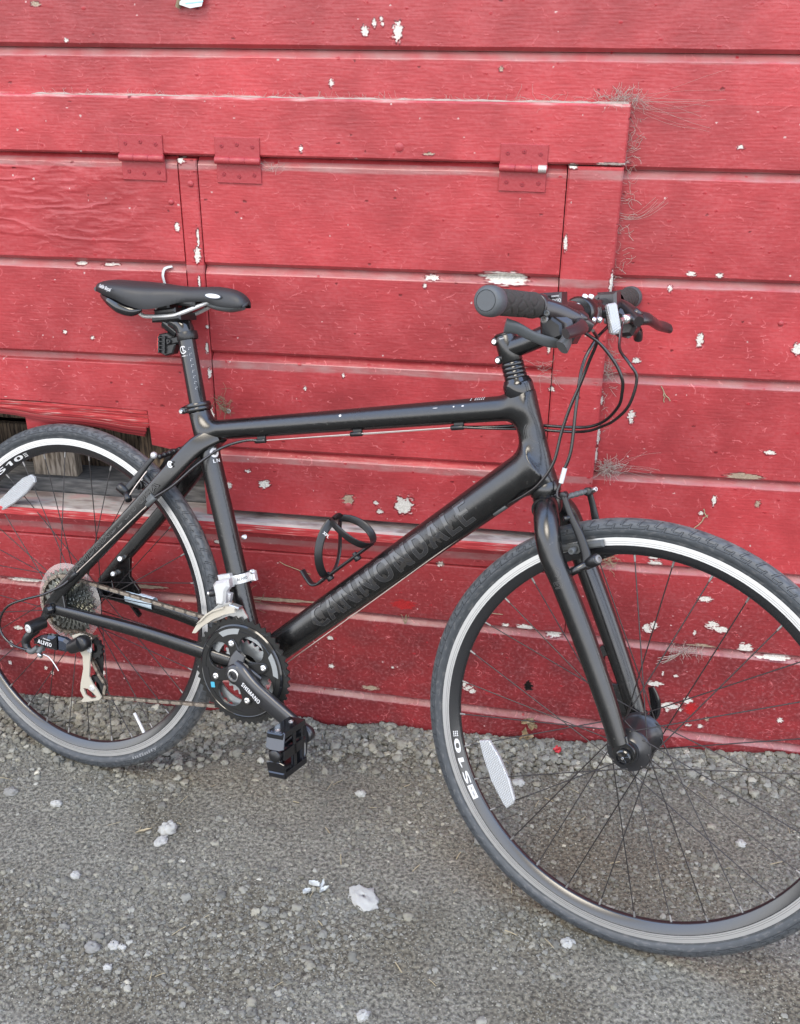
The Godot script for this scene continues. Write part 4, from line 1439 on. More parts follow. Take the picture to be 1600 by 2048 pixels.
# ---------------------------------------------------------------- front end, in steered coordinates
func build_front(bike: Node3D) -> void:
	var fk := holder("fork", bike, steer)
	var mb := MB.new()
	mb.lathe(P2([0, -0.034, 0.014, -0.034, 0.0195, -0.026, 0.0215, -0.014, 0.0222, -0.0065, 0.0222, -0.0045, 0, -0.0045]), ax(Vector3.ZERO, Vector3.UP), 32)
	mb.tube(smooth(V([0, -0.022, -0.03, 0, -0.018, 0, 0, -0.022, 0.03]), 4), 0.0175, 20)
	part("fork_crown", mb, M.satin_black, fk)
	for s in [1.0, -1.0]:
		mb = MB.new()
		var p := smooth(V([0.0, -0.012, 0.006 * s, 0.003, -0.022, 0.024 * s, 0.006, -0.038, 0.040 * s, 0.0065, -0.060, 0.0515 * s, 0.006, -0.090, 0.0555 * s, 0.0122, -0.133, 0.0545 * s, 0.0212, -0.2143, 0.0525 * s, 0.029, -0.3085, 0.0515 * s, 0.0322, -0.378, 0.051 * s]), 6)
		mb.tube(p, spread([0.0165, 0.0185, 0.0192, 0.019, 0.0178, 0.0172, 0.0172, 0.016, 0.0142], p.size()), 28)
		part("fork_blade", mb, M.satin_black, fk)
		mb = MB.new()
		mb.lathe(P2([0, -0.005, 0.0165, -0.005, 0.0175, -0.0035, 0.0175, 0.0035, 0.0165, 0.005, 0, 0.005]), at(Vector3(0.0373, -0.3925, 0.0525 * s)), 28)
		mb.box(Vector3(0.026, 0.026, 0.009), 0.0015, at(Vector3(0.035, -0.381, 0.0525 * s)))
		part("fork_end", mb, M.satin_black, fk)
		mb = MB.new()   # boss for the brake arm
		rod(mb, Vector3(0.016, -0.121, 0.044 * s), Vector3(0.047, -0.112, 0.036 * s), 0.0062, 0.001)
		part("brake_boss", mb, M.satin_black, fk)
	mb = MB.new()   # disc tabs on the far blade
	mb.slab(P2([0.012, -0.255, 0.004, -0.262, 0.000, -0.275, 0.001, -0.325, 0.008, -0.332, 0.014, -0.345, 0.011, -0.362, 0.004, -0.375, 0.002, -0.385, 0.03, -0.392, 0.03, -0.345, 0.025, -0.32, 0.013, -0.317, 0.0095, -0.309, 0.0095, -0.280, 0.013, -0.273, 0.02, -0.272, 0.022, -0.258]), 0.008, 0.001, at(Vector3(-0.006, 0, -0.048)))
	part("disc_mount", mb, M.satin_black, fk)
	mb = MB.new()
	bolt(mb, Vector3(-0.001, -0.320, -0.044), Vector3(0, 0, 1), 0.0055, 0.003)
	part("disc_mount_bolt", mb, M.lever_grey, fk)
	mb = MB.new()
	var fp := on_tube(Vector3(0.009, -0.099, 0.0545), Vector3(0.018, -0.18, 0.0535), Vector3(-0.05, 0.05, 1), 0.0176, 0.0172)
	for q in [[0.0105, 0.7, 5.6], [0.0072, 0.9, 5.4]]:
		ring_logo(mb, func(x, y, m): return fp.call(0.012 + y, -x, m), q[0], 0.0007, q[1] - 1.6, q[2] - 1.6)
	var lm := MB.new()
	letters("G", 0.010, 0.013, true, func(x, y, m): return fp.call(0.0255 + y + 0.004, 0.0065 - x, m), null, mb, 0.0008)
	letters("L", 0.010, 0.008, true, func(x, y, m): return fp.call(0.0115 + y, 0.004 - x, m), null, mb, 0.0008)
	part("fork_lettering", mb, M.letter_line, fk)
	# quick release
	mb = MB.new()
	mb.lathe(P2([0, 0.058, 0.0105, 0.058, 0.0115, 0.060, 0.0115, 0.064, 0.0095, 0.0655, 0.0085, 0.0615, 0.003, 0.0615, 0.003, 0.0665, 0, 0.067]), at(Vector3(0.0373, -0.3963, 0.0)), 28)
	for i in 5:
		var f := PI2 * i / 5
		mb.box(Vector3(0.0085, 0.0016, 0.003), 0.0004, Transform3D(Basis(Vector3.BACK, f), Vector3(0.0373 + cos(f) * 0.0055, -0.3963 + sin(f) * 0.0055, 0.063)))
	part("quick_release_nut", mb, M.gloss_black, fk)
	mb = MB.new()
	bolt(mb, Vector3(0.0373, -0.3963, 0.0655), Vector3(0, 0, 1), 0.0022, 0.002)
	part("quick_release_tip", mb, M.silver, fk)
	mb = MB.new()
	rod(mb, Vector3(0.0373, -0.3963, -0.056), Vector3(0.0373, -0.3963, -0.078), 0.0115, 0.002)
	mb.tube(smooth(V([0.040, -0.392, -0.074, 0.051, -0.382, -0.078, 0.0565, -0.362, -0.078, 0.0575, -0.338, -0.073]), 5), spread([0.006, 0.008, 0.0085, 0.005], 16), 12, true, 0.55, Vector3(0, 0, 1), 0.8)
	part("quick_release_lever", mb, M.gloss_black, fk)

	# stem, spacers, bar
	var stem := holder("stem", bike, steer)
	mb = MB.new()
	var y0 := 0.176
	for i in 4:
		mb.lathe(P2([0.0145, y0 + i * 0.0063, 0.0166, y0 + i * 0.0063, 0.0172, y0 + i * 0.0063 + 0.0006, 0.0172, y0 + i * 0.0063 + 0.0054, 0.0166, y0 + i * 0.0063 + 0.006, 0.0145, y0 + i * 0.0063 + 0.006]), ax(Vector3.ZERO, Vector3.UP), 32)
	part("headset_spacers", mb, M.gloss_black, stem)
	mb = MB.new()
	mb.lathe(P2([0, 0.2015, 0.0155, 0.2015, 0.0168, 0.203, 0.0168, 0.240, 0.0155, 0.2425, 0.0, 0.2425]), ax(Vector3.ZERO, Vector3.UP), 32)
	mb.tube(smooth(V([0.002, 0.2215, 0, 0.03, 0.2222, 0, 0.062, 0.2255, 0, 0.100, 0.2335, 0, 0.118, 0.2385, 0]), 4), spread([0.0158, 0.015, 0.0146, 0.0155, 0.018], 17), 28)
	rod(mb, Vector3(-0.0135, 0.237, -0.012), Vector3(-0.0135, 0.237, 0.012), 0.0062, 0.001)
	rod(mb, Vector3(-0.0155, 0.209, -0.012), Vector3(-0.0155, 0.209, 0.012), 0.0062, 0.001)
	part("stem_body", mb, M.satin_black, stem)
	for y in [0.237, 0.209]:
		mb = MB.new()
		bolt(mb, Vector3(-0.0135 - (0.002 if y < 0.22 else 0.0), y, 0.0118), Vector3(0, 0, 1), 0.0042, 0.0035)
		part("stem_bolt", mb, M.silver, stem)
	mb = MB.new()
	mb.lathe(P2([0, 0.2425, 0.0162, 0.2425, 0.0165, 0.2445, 0.014, 0.2465, 0, 0.247]), ax(Vector3.ZERO, Vector3.UP), 32)
	part("top_cap", mb, M.satin_black, stem)
	mb = MB.new()
	letters("5Nm", 0.0022, 0.007, true, on_flat(Vector3(-0.003, 0.238, 0.0165), Vector3.RIGHT, Vector3.UP, 0.0004), mb)
	part("stem_print", mb, M.white_print, stem)
	var B := Vector3(0.1232, 0.2396, 0)
	mb = MB.new()
	mb.lathe(P2([0.0145, -0.0215, 0.0200, -0.0215, 0.0228, -0.0185, 0.0228, 0.0185, 0.0200, 0.0215, 0.0145, 0.0215]), Transform3D(Basis(), B), 36)
	part("bar_clamp", mb, M.satin_black, stem)
	for s in [1.0, -1.0]:
		for f in [0.95, -0.75]:
			mb = MB.new()
			var dr := Vector3(cos(f), sin(f), 0)
			bolt(mb, B + dr * 0.0212 + Vector3(0, 0, 0.0135 * s), dr, 0.0048, 0.0055)
			part("clamp_bolt", mb, M.silver, stem)
	mb = MB.new()
	mb.slab(P2([-0.0075, -0.0085, 0.0075, -0.0085, 0.0075, 0.0085, -0.0075, 0.0085]), 0.001, 0.0, Transform3D(Basis(Vector3(0.28, -0.96, 0), Vector3(0.96, 0.28, 0), Vector3(0, 0, 1)) * Basis(Vector3.UP, 0.0), B + Vector3(0, 0, 0.0222)))
	part("clamp_badge", mb, M.plastic, stem)
	var hb := holder("handlebar", bike, steer)
	mb = MB.new()
	mb.tube(smooth(V([0.1150, 0.2655, -0.30, 0.1185, 0.2580, -0.20, 0.1215, 0.2490, -0.11, 0.1230, 0.2410, -0.045, 0.1232, 0.2396, 0, 0.1230, 0.2405, 0.045, 0.1215, 0.2465, 0.11, 0.1185, 0.2530, 0.20, 0.1148, 0.2585, 0.30]), 5), spread([0.011, 0.011, 0.0125, 0.0157, 0.0157, 0.0157, 0.0125, 0.011, 0.011], 41), 24)
	part("bar", mb, M.gloss_black, hb)
	mb = MB.new()   # emblem on the bar beside the clamp
	var bp := on_flat(Vector3(0.1175, 0.2365, 0.0235), Vector3(1, -0.05, 0), Vector3(0.05, 1, 0), 0.0)
	ring_logo(mb, func(x, y, m): return bp.call(x + 0.004, y + 0.003, m), 0.0095, 0.0016, 0.9, 5.6)
	letters("B", 0.009, 0.007, true, func(x, y, m): return bp.call(x + 0.002, y + 0.003, m), mb)
	part("bar_emblem", mb, M.white_print, hb)
	for s in [1.0, -1.0]:
		var g := holder("grip", hb)
		var e0 := Vector3(0.1192, 0.2520, 0.178) if s > 0 else Vector3(0.1192, 0.2562, -0.178)
		var e1 := Vector3(0.1145, 0.2590, 0.302) if s > 0 else Vector3(0.1145, 0.2660, -0.302)
		var ln := e0.distance_to(e1)
		mb = MB.new()
		var rows := []
		for i in 63:   # sculpted sleeve: star-shaped grooves
			var a := ln * i / 62.0
			var row := PackedVector3Array()
			var xf := ax(e0, e1)
			for k in 72:
				var f := PI2 * k / 72
				var r := 0.0162 + 0.0012 * smoothstep(0.7, 1.0, a / ln)
				if a > 0.012 and a < ln - 0.018:
					var x := fposmod((a - 0.012) / 0.033, 1.0) - 0.5
					var y := fposmod(f / (PI2 / 5.0) + (0.5 if int((a - 0.012) / 0.033) % 2 else 0.0), 1.0) - 0.5
					var star := minf(absf(absf(x) - absf(y) * 0.9), absf(x * x * 3.0 - absf(y) + 0.12))
					r -= 0.0011 * (1.0 - smoothstep(0.02, 0.07, star))
				elif a < 0.006:
					r += 0.0006
				row.append(xf * Vector3(cos(f) * r, sin(f) * r, a))
			rows.append(row)
		mb.grid(rows, true, false)
		part("grip_sleeve", mb, M.grip, g)
		mb = MB.new()
		mb.lathe(P2([0.0162, ln - 0.016, 0.0179, ln - 0.014, 0.0187, ln - 0.008, 0.0183, ln + 0.002, 0.016, ln + 0.0062, 0.0128, ln + 0.0072, 0.0124, ln + 0.0062, 0.0118, ln + 0.0074, 0, ln + 0.0074]), ax(e0, e1), 40)
		part("grip_end", mb, M.grip_cap, g)

	# brake levers and shifters
	for s in [1.0, -1.0]:
		var yb := 0.2515 if s > 0 else 0.2545
		var bl := holder("brake_lever", hb)
		mb = MB.new()
		mb.lathe(P2([0.0112, -0.010, 0.0145, -0.010, 0.0155, -0.009, 0.0155, 0.009, 0.0145, 0.010, 0.0112, 0.010]), Transform3D(Basis(), Vector3(0.1193, yb, 0.158 * s)), 28)
		# perch reaching forward
		mb.tube(smooth(V([0.122, yb - 0.004, 0.156 * s, 0.138, yb - 0.014, 0.148 * s, 0.154, yb - 0.030, 0.135 * s, 0.166, yb - 0.043, 0.118 * s]), 5), spread([0.0135, 0.0125, 0.012, 0.008], 16), 16, true, 1.0, Vector3(0, 0, 1), 0.75)
		rod(mb, Vector3(0.147, yb - 0.040, 0.128 * s), Vector3(0.168, yb - 0.026, 0.132 * s), 0.0085, 0.002)
		part("perch", mb, M.shifter, bl)
		mb = MB.new()   # blade
		mb.tube(smooth(V([0.158, yb - 0.036, 0.130 * s, 0.170, yb - 0.040, 0.150 * s, 0.172, yb - 0.046, 0.175 * s, 0.171, yb - 0.052, 0.205 * s, 0.174, yb - 0.056, 0.230 * s, 0.178, yb - 0.0605, 0.243 * s]), 5), spread([0.008, 0.007, 0.0062, 0.006, 0.0062, 0.0055], 26), 14, true, 1.5, Vector3(-0.4, 1, 0), 0.8)
		if s < 0:
			part("lever_blade", mb, M.shifter, bl)
		else:
			mb = MB.new()   # the near lever is folded in under the shifter
			mb.tube(smooth(V([0.158, yb - 0.036, 0.130, 0.166, yb - 0.042, 0.150, 0.166, yb - 0.046, 0.175, 0.160, yb - 0.048, 0.200]), 5), spread([0.0075, 0.007, 0.006, 0.005], 16), 14, true, 1.4, Vector3(-0.4, 1, 0), 0.8)
			part("lever_blade", mb, M.shifter, bl)
		mb = MB.new()
		rod(mb, Vector3(0.148, yb - 0.034, 0.106 * s), Vector3(0.153, yb - 0.034, 0.124 * s), 0.0072, 0.0015)
		mb.lathe(P2([0, 0, 0.0045, 0, 0.004, 0.014, 0, 0.014]), ax(Vector3(0.148, yb - 0.034, 0.106 * s), Vector3(0.145, yb - 0.036, 0.09 * s)), 14)
		part("barrel_adjuster", mb, M.lever_grey if s > 0 else M.silver, bl)
		mb = MB.new()
		bolt(mb, Vector3(0.131, yb - 0.014, (0.158 + 0.0005) * s + 0.008), Vector3(0.2, 0.2, 1), 0.0042, 0.003)
		part("perch_bolt", mb, M.lever_grey, bl)
		var sh := holder("shifter", hb)
		mb = MB.new()
		mb.lathe(P2([0.0112, -0.012, 0.0158, -0.012, 0.0168, -0.010, 0.0168, 0.010, 0.0158, 0.012, 0.0112, 0.012]), Transform3D(Basis(), Vector3(0.1202, yb - 0.002, 0.122 * s)), 28)
		mb.box(Vector3(0.030, 0.024, 0.030), 0.004, at(Vector3(0.129, yb + 0.002, 0.124 * s), -0.25))
		mb.slab(P2([0.118, yb - 0.016, 0.140, yb - 0.014, 0.156, yb - 0.030, 0.158, yb - 0.050, 0.148, yb - 0.060, 0.126, yb - 0.056, 0.112, yb - 0.038]), 0.034, 0.006, at(Vector3(0, 0, 0.142 * s)), true)
		part("shifter_body", mb, M.shifter, sh)
		mb = MB.new()
		mb.slab(P2([0.119, yb - 0.022, 0.136, yb - 0.020, 0.146, yb - 0.032, 0.144, yb - 0.048, 0.126, yb - 0.050, 0.115, yb - 0.038]), 0.010, 0.003, at(Vector3(0, 0, 0.163 * s)), true)
		part("shifter_cover", mb, M.plastic, sh)
		mb = MB.new()
		bolt(mb, Vector3(0.1255, yb - 0.021, 0.164 * s), Vector3(0, 0.3, s), 0.0055, 0.004)
		part("shifter_screw", mb, M.nipple, sh)
		mb = MB.new()   # thumb lever
		mb.tube(smooth(V([0.139, yb - 0.056, 0.150 * s, 0.126, yb - 0.050, 0.170 * s, 0.113, yb - 0.037, 0.192 * s, 0.103, yb - 0.024, 0.208 * s, 0.092, yb - 0.017, 0.216 * s]), 5), spread([0.004, 0.0046, 0.0042, 0.0048, 0.0062], 21), 14, true, 1.6, Vector3(0.3, 0.6, 0.6 * s), 0.85)
		part("thumb_lever", mb, M.lever_grey, sh)
		mb = MB.new()   # trigger
		mb.tube(smooth(V([0.144, yb - 0.042, 0.150 * s, 0.148, yb - 0.054, 0.168 * s, 0.143, yb - 0.062, 0.178 * s]), 5), spread([0.005, 0.0062, 0.0075], 11), 12, true, 1.4, Vector3(0, 1, 0.3 * s), 0.8)
		part("trigger", mb, M.lever_grey if s > 0 else M.shifter, sh)
		if s > 0:
			mb = MB.new()
			letters("ALIVIO", 0.0042, 0.0185, true, on_flat(Vector3(0.1265, yb + 0.0035, 0.1398), Vector3(1, -0.22, 0), Vector3(0.2, 1, 0), 0.0004), mb)
			letters("SHIMANO", 0.0020, 0.010, true, on_flat(Vector3(0.1335, yb + 0.0078, 0.1398), Vector3(1, -0.22, 0), Vector3(0.2, 1, 0), 0.0004), mb)
			part("shifter_lettering", mb, M.white_print, sh)
	# front reflector on its bracket
	var fr := holder("front_reflector", hb)
	mb = MB.new()
	mb.slab(P2([-0.0085, -0.0195, -0.0055, -0.0225, 0.0055, -0.0225, 0.0085, -0.0195, 0.0085, 0.0195, 0.0055, 0.0225, -0.0055, 0.0225, -0.0085, 0.0195]), 0.009, 0.0018, Transform3D(Basis(Vector3(0.70, -0.06, -0.71), Vector3(0.08, 0.996, 0.0), Vector3(0.71, -0.055, 0.70)).orthonormalized(), Vector3(0.1500, 0.2215, -0.048)))
	part("front_lens", mb, M.reflector, fr)
	mb = MB.new()
	mb.lathe(P2([0.0125, -0.006, 0.0165, -0.006, 0.0165, 0.006, 0.0125, 0.006]), Transform3D(Basis(), Vector3(0.1228, 0.2415, -0.048)), 24)
	mb.box(Vector3(0.022, 0.012, 0.010), 0.002, at(Vector3(0.138, 0.232, -0.049), -0.4))
	mb.box(Vector3(0.008, 0.034, 0.016), 0.002, at(Vector3(0.1435, 0.2195, -0.052)))
	part("reflector_bracket", mb, M.plastic, fr)

	# front brake
	var fb := holder("front_brake", bike, steer)
	mb = MB.new()
	mb.tube(smooth(V([0.047, -0.116, 0.036, 0.050, -0.100, 0.034, 0.047, -0.070, 0.031, 0.040, -0.040, 0.028, 0.0355, -0.010, 0.024]), 4), spread([0.0085, 0.0075, 0.0065, 0.005, 0.004], 17), 12, true, 0.6, Vector3(0, 0, 1), 0.7)
	rod(mb, Vector3(0.043, -0.113, 0.030), Vector3(0.068, -0.107, 0.040), 0.0088, 0.0015, 20)
	rod(mb, Vector3(0.034, -0.008, 0.026), Vector3(0.036, -0.008, 0.016), 0.0055, 0.001)
	rod(mb, Vector3(0.038, -0.041, 0.028), Vector3(0.030, -0.041, 0.034), 0.004, 0.001)
	part("brake_arm", mb, M.plastic, fb)
	mb = MB.new()
	mb.tube(smooth(V([0.047, -0.116, -0.036, 0.050, -0.100, -0.034, 0.052, -0.070, -0.033, 0.054, -0.040, -0.033, 0.055, -0.016, -0.030]), 4), spread([0.0085, 0.0075, 0.0065, 0.005, 0.0045], 17), 12, true, 0.6, Vector3(0, 0, 1), 0.7)
	rod(mb, Vector3(0.043, -0.113, -0.036), Vector3(0.068, -0.110, -0.046), 0.0088, 0.0015, 20)
	rod(mb, Vector3(0.055, -0.016, -0.036), Vector3(0.055, -0.014, -0.020), 0.0065, 0.001)
	part("brake_arm", mb, M.plastic, fb)
	for s in [1.0, -1.0]:
		mb = MB.new()
		bolt(mb, Vector3(0.0675, -0.1072 if s > 0 else -0.110, 0.040 * s if s > 0 else -0.046), Vector3(0.9, 0.1, 0.35 * s), 0.0062, 0.003)
		part("pivot_bolt", mb, M.nipple, fb)
		mb = MB.new()
		mb.box(Vector3(0.064, 0.0105, 0.009), 0.003, at(Vector3(0.042, -0.0875, 0.0165 * s), -0.06))
		part("brake_shoe", mb, M.plastic if s < 0 else M.lever_grey, fb)
		mb = MB.new()
		rod(mb, Vector3(0.033, -0.088, 0.018 * s), Vector3(0.033, -0.088, 0.043 * s), 0.0042, 0.001)
		mb.lathe(P2([0.0045, 0.022, 0.0082, 0.022, 0.0082, 0.027, 0.0045, 0.027]), Transform3D(Basis.from_scale(Vector3(1, 1, s)), Vector3(0.033, -0.088, 0)), 16)
		bolt(mb, Vector3(0.033, -0.088, 0.041 * s), Vector3(0, 0, s), 0.0052, 0.005)
		part("shoe_stud", mb, M.lever_grey, fb)
	mb = MB.new()
	mb.tube(smooth(V([0.0315, 0.010, 0.012, 0.0245, 0.000, 0.016, 0.0245, -0.009, 0.020, 0.030, -0.013, 0.018]), 5), 0.0019, 10)
	part("noodle", mb, M.spoke, fb)
	mb = MB.new()
	for i in 9:   # ribbed rubber boot
		var c := Vector3(0.0355, -0.012, 0.012).lerp(Vector3(0.0530, -0.0135, -0.024), i / 8.0)
		mb.ball(c, Vector3.ONE * (0.0048 if i % 2 == 0 else 0.0042), 10)
	part("rubber_boot", mb, M.lever_grey, fb)
	mb = MB.new()
	bolt(mb, Vector3(0.060, -0.0145, -0.031), Vector3(1, 0.1, 0.4), 0.0042, 0.008)
	part("anchor_bolt", mb, M.silver, fb)

func build_rear_brake(bike: Node3D) -> void:
	var rb := holder("rear_brake", bike)
	for s in [1.0, -1.0]:
		var mb := MB.new()
		mb.tube(smooth(V([0.146, 0.592, 0.038 * s, 0.156, 0.604, 0.034 * s, 0.170, 0.622, 0.031 * s, 0.186, 0.644, 0.028 * s, 0.199, 0.660, 0.025 * s]), 4), spread([0.0075, 0.007, 0.006, 0.005, 0.004], 17), 12, true, 0.6, Vector3(0, 0, 1), 0.7)
		part("brake_arm", mb, M.plastic, rb)
		mb = MB.new()
		rod(mb, Vector3(0.150, 0.588, 0.037 * s), Vector3(0.134, 0.600, 0.043 * s), 0.0088, 0.0015, 20)
		rod(mb, Vector3(0.164, 0.578, 0.050 * s), Vector3(0.148, 0.590, 0.038 * s), 0.0065, 0.001)
		part("brake_pivot", mb, M.plastic, rb)
		mb = MB.new()
		mb.box(Vector3(0.052, 0.0105, 0.009), 0.003, at(Vector3(0.182, 0.606, 0.0165 * s), -0.82))
		part("brake_shoe", mb, M.lever_grey, rb)
		mb = MB.new()
		mb.lathe(P2([0.004, 0.024, 0.0085, 0.024, 0.0085, 0.030, 0.006, 0.031, 0.006, 0.037, 0.004, 0.037]), Transform3D(Basis.from_scale(Vector3(1, 1, s)), Vector3(0.1685, 0.6035, 0)), 16)
		mb.tube(smooth(V([0.176, 0.612, 0.026 * s, 0.190, 0.607, 0.030 * s, 0.190, 0.590, 0.034 * s]), 4), 0.003, 8)
		part("shoe_stud", mb, M.plastic, rb)
		mb = MB.new()
		mb.tube(smooth(V([0.187, 0.632, 0.030 * s, 0.172, 0.604, 0.042 * s, 0.158, 0.580, 0.046 * s]), 4), 0.0012, 8)
		part("return_spring", mb, M.cable_wire, rb)
		mb = MB.new()
		mb.ball(Vector3(0.199, 0.662, 0.026 * s), Vector3.ONE * 0.0065, 12)
		part("arm_knob", mb, M.pale_alloy if s > 0 else M.plastic, rb)
	var bt := MB.new()
	for i in 11:
		var c := Vector3(0.206, 0.660, 0.018).lerp(Vector3(0.222, 0.672, -0.03), i / 10.0)
		bt.ball(c, Vector3.ONE * (0.0055 if i % 2 == 0 else 0.0047), 10)
	part("rubber_boot", bt, M.plastic, rb)

func build_cables(bike: Node3D) -> void:
	var cb := holder("cables", bike)
	var s := func(a: Array) -> PackedVector3Array:   # points given in steered coordinates
		var out := PackedVector3Array()
		for p in V(a):
			out.append(steer * p)
		return out
	var run := func(called: String, p: PackedVector3Array, r: float, m: String) -> void:
		var mb := MB.new()
		mb.tube(smooth(p, 8), r, 12)
		part(called, mb, M[m], cb)
	# two gear and brake housings that loop in front of the head tube and run back under the top tube
	var p: PackedVector3Array = s.call([0.139, 0.214, 0.088, 0.155, 0.188, 0.062, 0.166, 0.156, 0.05, 0.168, 0.132, 0.044, 0.16, 0.114, 0.034, 0.146, 0.098, 0.018, 0.115, 0.083, -0.008, 0.085, 0.079, -0.022])
	p.append_array(V([0.930, 0.800, -0.027, 0.870, 0.796, -0.022, 0.815, 0.788, -0.003, 0.772, 0.7835, 0.008]))
	run.call("brake_housing", p, 0.0024, "housing")
	p = s.call([0.150, 0.215, -0.09, 0.160, 0.196, -0.03, 0.171, 0.173, 0.03, 0.185, 0.150, 0.05, 0.189, 0.128, 0.048, 0.168, 0.096, 0.042, 0.135, 0.080, 0.018, 0.105, 0.075, -0.006, 0.08, 0.0735, -0.020])
	p.append_array(V([0.930, 0.793, -0.028, 0.870, 0.790, -0.020, 0.815, 0.786, 0.000, 0.772, 0.7835, 0.010]))
	run.call("gear_housing", p, 0.0022, "housing")
	p = s.call([0.139, 0.222, -0.088, 0.132, 0.212, -0.06, 0.124, 0.197, -0.02, 0.104, 0.167, 0.0, 0.083, 0.115, 0.008, 0.059, 0.054, 0.01, 0.043, 0.030, 0.011])
	run.call("front_brake_housing", p, 0.0025, "housing")
	p = s.call([0.043, 0.030, 0.011, 0.0315, 0.010, 0.012])
	var mb := MB.new()
	mb.tube(p, 0.0036, 14)
	part("white_ferrule", mb, M.white_print, cb)
	p = s.call([0.158, 0.205, 0.085, 0.151, 0.192, 0.055, 0.126, 0.169, 0.034, 0.104, 0.142, 0.03, 0.08, 0.113, 0.03, 0.058, 0.081, 0.03, 0.036, 0.043, 0.031, 0.007, 0.018, 0.031, -0.022, 0.006, 0.026])
	p.append_array(V([0.857, 0.675, 0.013]))
	run.call("front_gear_housing", p, 0.0024, "housing")
	# bare wires
	mb = MB.new()
	mb.tube(V([0.422, 0.7165, 0.008, 0.593, 0.7500, 0.010, 0.758, 0.781, 0.009]), 0.0009, 8, false)
	part("wire", mb, M.cable_wire, cb)
	mb = MB.new()
	mb.tube(V([0.422, 0.7165, 0.006, 0.593, 0.7480, 0.006, 0.758, 0.780, 0.006]), 0.0008, 8, false)
	part("wire", mb, M.cable_wire, cb)
	mb = MB.new()
	mb.tube(V([0.838, 0.6585, 0.012, 0.664, 0.497, 0.012, 0.447, 0.297, 0.010]), 0.0009, 8, false)
	part("wire", mb, M.cable_wire, cb)
	for w in [0.0, 0.004]:
		mb = MB.new()
		mb.tube(V([0.211, 0.5775, 0.057 - w, 0.063, 0.429, 0.072 - w]), 0.0011, 8, false)
		part("wire", mb, M.cable_wire, cb)
	# rear housings
	run.call("rear_gear_housing", V([0.408, 0.7140, 0.008, 0.383, 0.7115, 0.016, 0.345, 0.695, 0.030, 0.305, 0.662, 0.043, 0.263, 0.621, 0.052, 0.228, 0.5955, 0.057]), 0.0024, "housing")
	run.call("derailleur_housing", V([0.047, 0.4120, 0.073, 0.032, 0.398, 0.080, -0.002, 0.378, 0.090, -0.044, 0.361, 0.096, -0.083, 0.340, 0.098, -0.104, 0.307, 0.098, -0.099, 0.280, 0.097, -0.071, 0.264, 0.096, -0.034, 0.2615, 0.094]), 0.0024, "housing")
	# white cable liner with an orange tip sticking up behind the chainring
	mb = MB.new()
	mb.tube(V([0.497, 0.362, -0.008, 0.528, 0.388, -0.012]), 0.0030, 10)
	part("cable_liner", mb, M.white_print, cb)
	mb = MB.new()
	mb.tube(V([0.528, 0.388, -0.012, 0.5305, 0.390, -0.0125]), 0.0032, 10)
	part("liner_tip", mb, M.orange, cb)

func build_bike() -> void:
	var bike := holder("bicycle", self, bike_at)
	tag(bike, "satin black flat bar bicycle leaning against the red plank wall", "bicycle")
	tread_textures()
	build_frame(bike)
	build_seat(bike)
	var rw := wheel("rear_wheel", bike, at(Vector3(0, 0.346, 0)), 6.3, true, [-0.1946, 0.1691, -0.1647, 0.1961, -0.1326, 0.2230, -0.1117, 0.2330, -0.1014, 0.2296, -0.1002, 0.2199, -0.1226, 0.1946, -0.1545, 0.1694, -0.1842, 0.1504, -0.1950, 0.1476, -0.1990, 0.1521], 136.7)
	var valve := MB.new()
	valve.tube(V([0.1668, -0.2362, 0, 0.1555, -0.2202, 0, 0.1425, -0.2018, 0]), PackedFloat32Array([0.0035, 0.0030, 0.0030]), 10)
	part("valve", valve, M.white_print, rw)
	valve = MB.new()
	var side := func(x: float, y: float, m: float) -> Array:   # worn print on the tyre's flank
		var f := deg_to_rad(-62.5) + x / 0.323
		var e := Vector3(cos(f), sin(f), 0)
		var q := 1.02 - y / 0.0151
		var nn := (e * -cos(q) + Vector3(0, 0, sin(q)))
		nn = (e * cos(1.75 + y / 0.0151) + Vector3(0, 0, sin(1.75 + y / 0.0151))).normalized()
		return [e * 0.3288 + nn * (0.0146 + m), nn]
	letters("infinity", 0.0085, 0.07, true, side, valve, null, 0.0006, 0.004, "Droid Serif")
	part("tyre_lettering", valve, M.faded_print, rw)
	wheel("front_wheel", bike, steer * at(Vector3(0.0373, -0.3963, 0.0017)), 8.0, false, [-0.2539, 0.0269, -0.2357, 0.0262, -0.2258, -0.0026, -0.2190, -0.0422, -0.2188, -0.0763, -0.2233, -0.0829, -0.2371, -0.0899, -0.2408, -0.0837, -0.2517, -0.0418, -0.2544, -0.0004], -166.3)
	build_front(bike)
	build_crankset(bike)
	build_gears(bike, rw)
	build_cage(bike)
	build_rear_brake(bike)
	build_cables(bike)

# ---------------------------------------------------------------- the wall
const WX0 := -0.9
const WW := 2.8
const WY1 := 1.5
const WH := 1.6
var groove := [[1.3135, 0.0013], [1.1430, 0.0], [0.9700, 0.0], [0.7990, 0.0008], [0.6150, -0.0020], [0.4330, -0.0060], [0.2900, -0.0310], [0.1020, -0.0460]]

func gy(i: int, x: float) -> float:
	return groove[i][0] + groove[i][1] * x

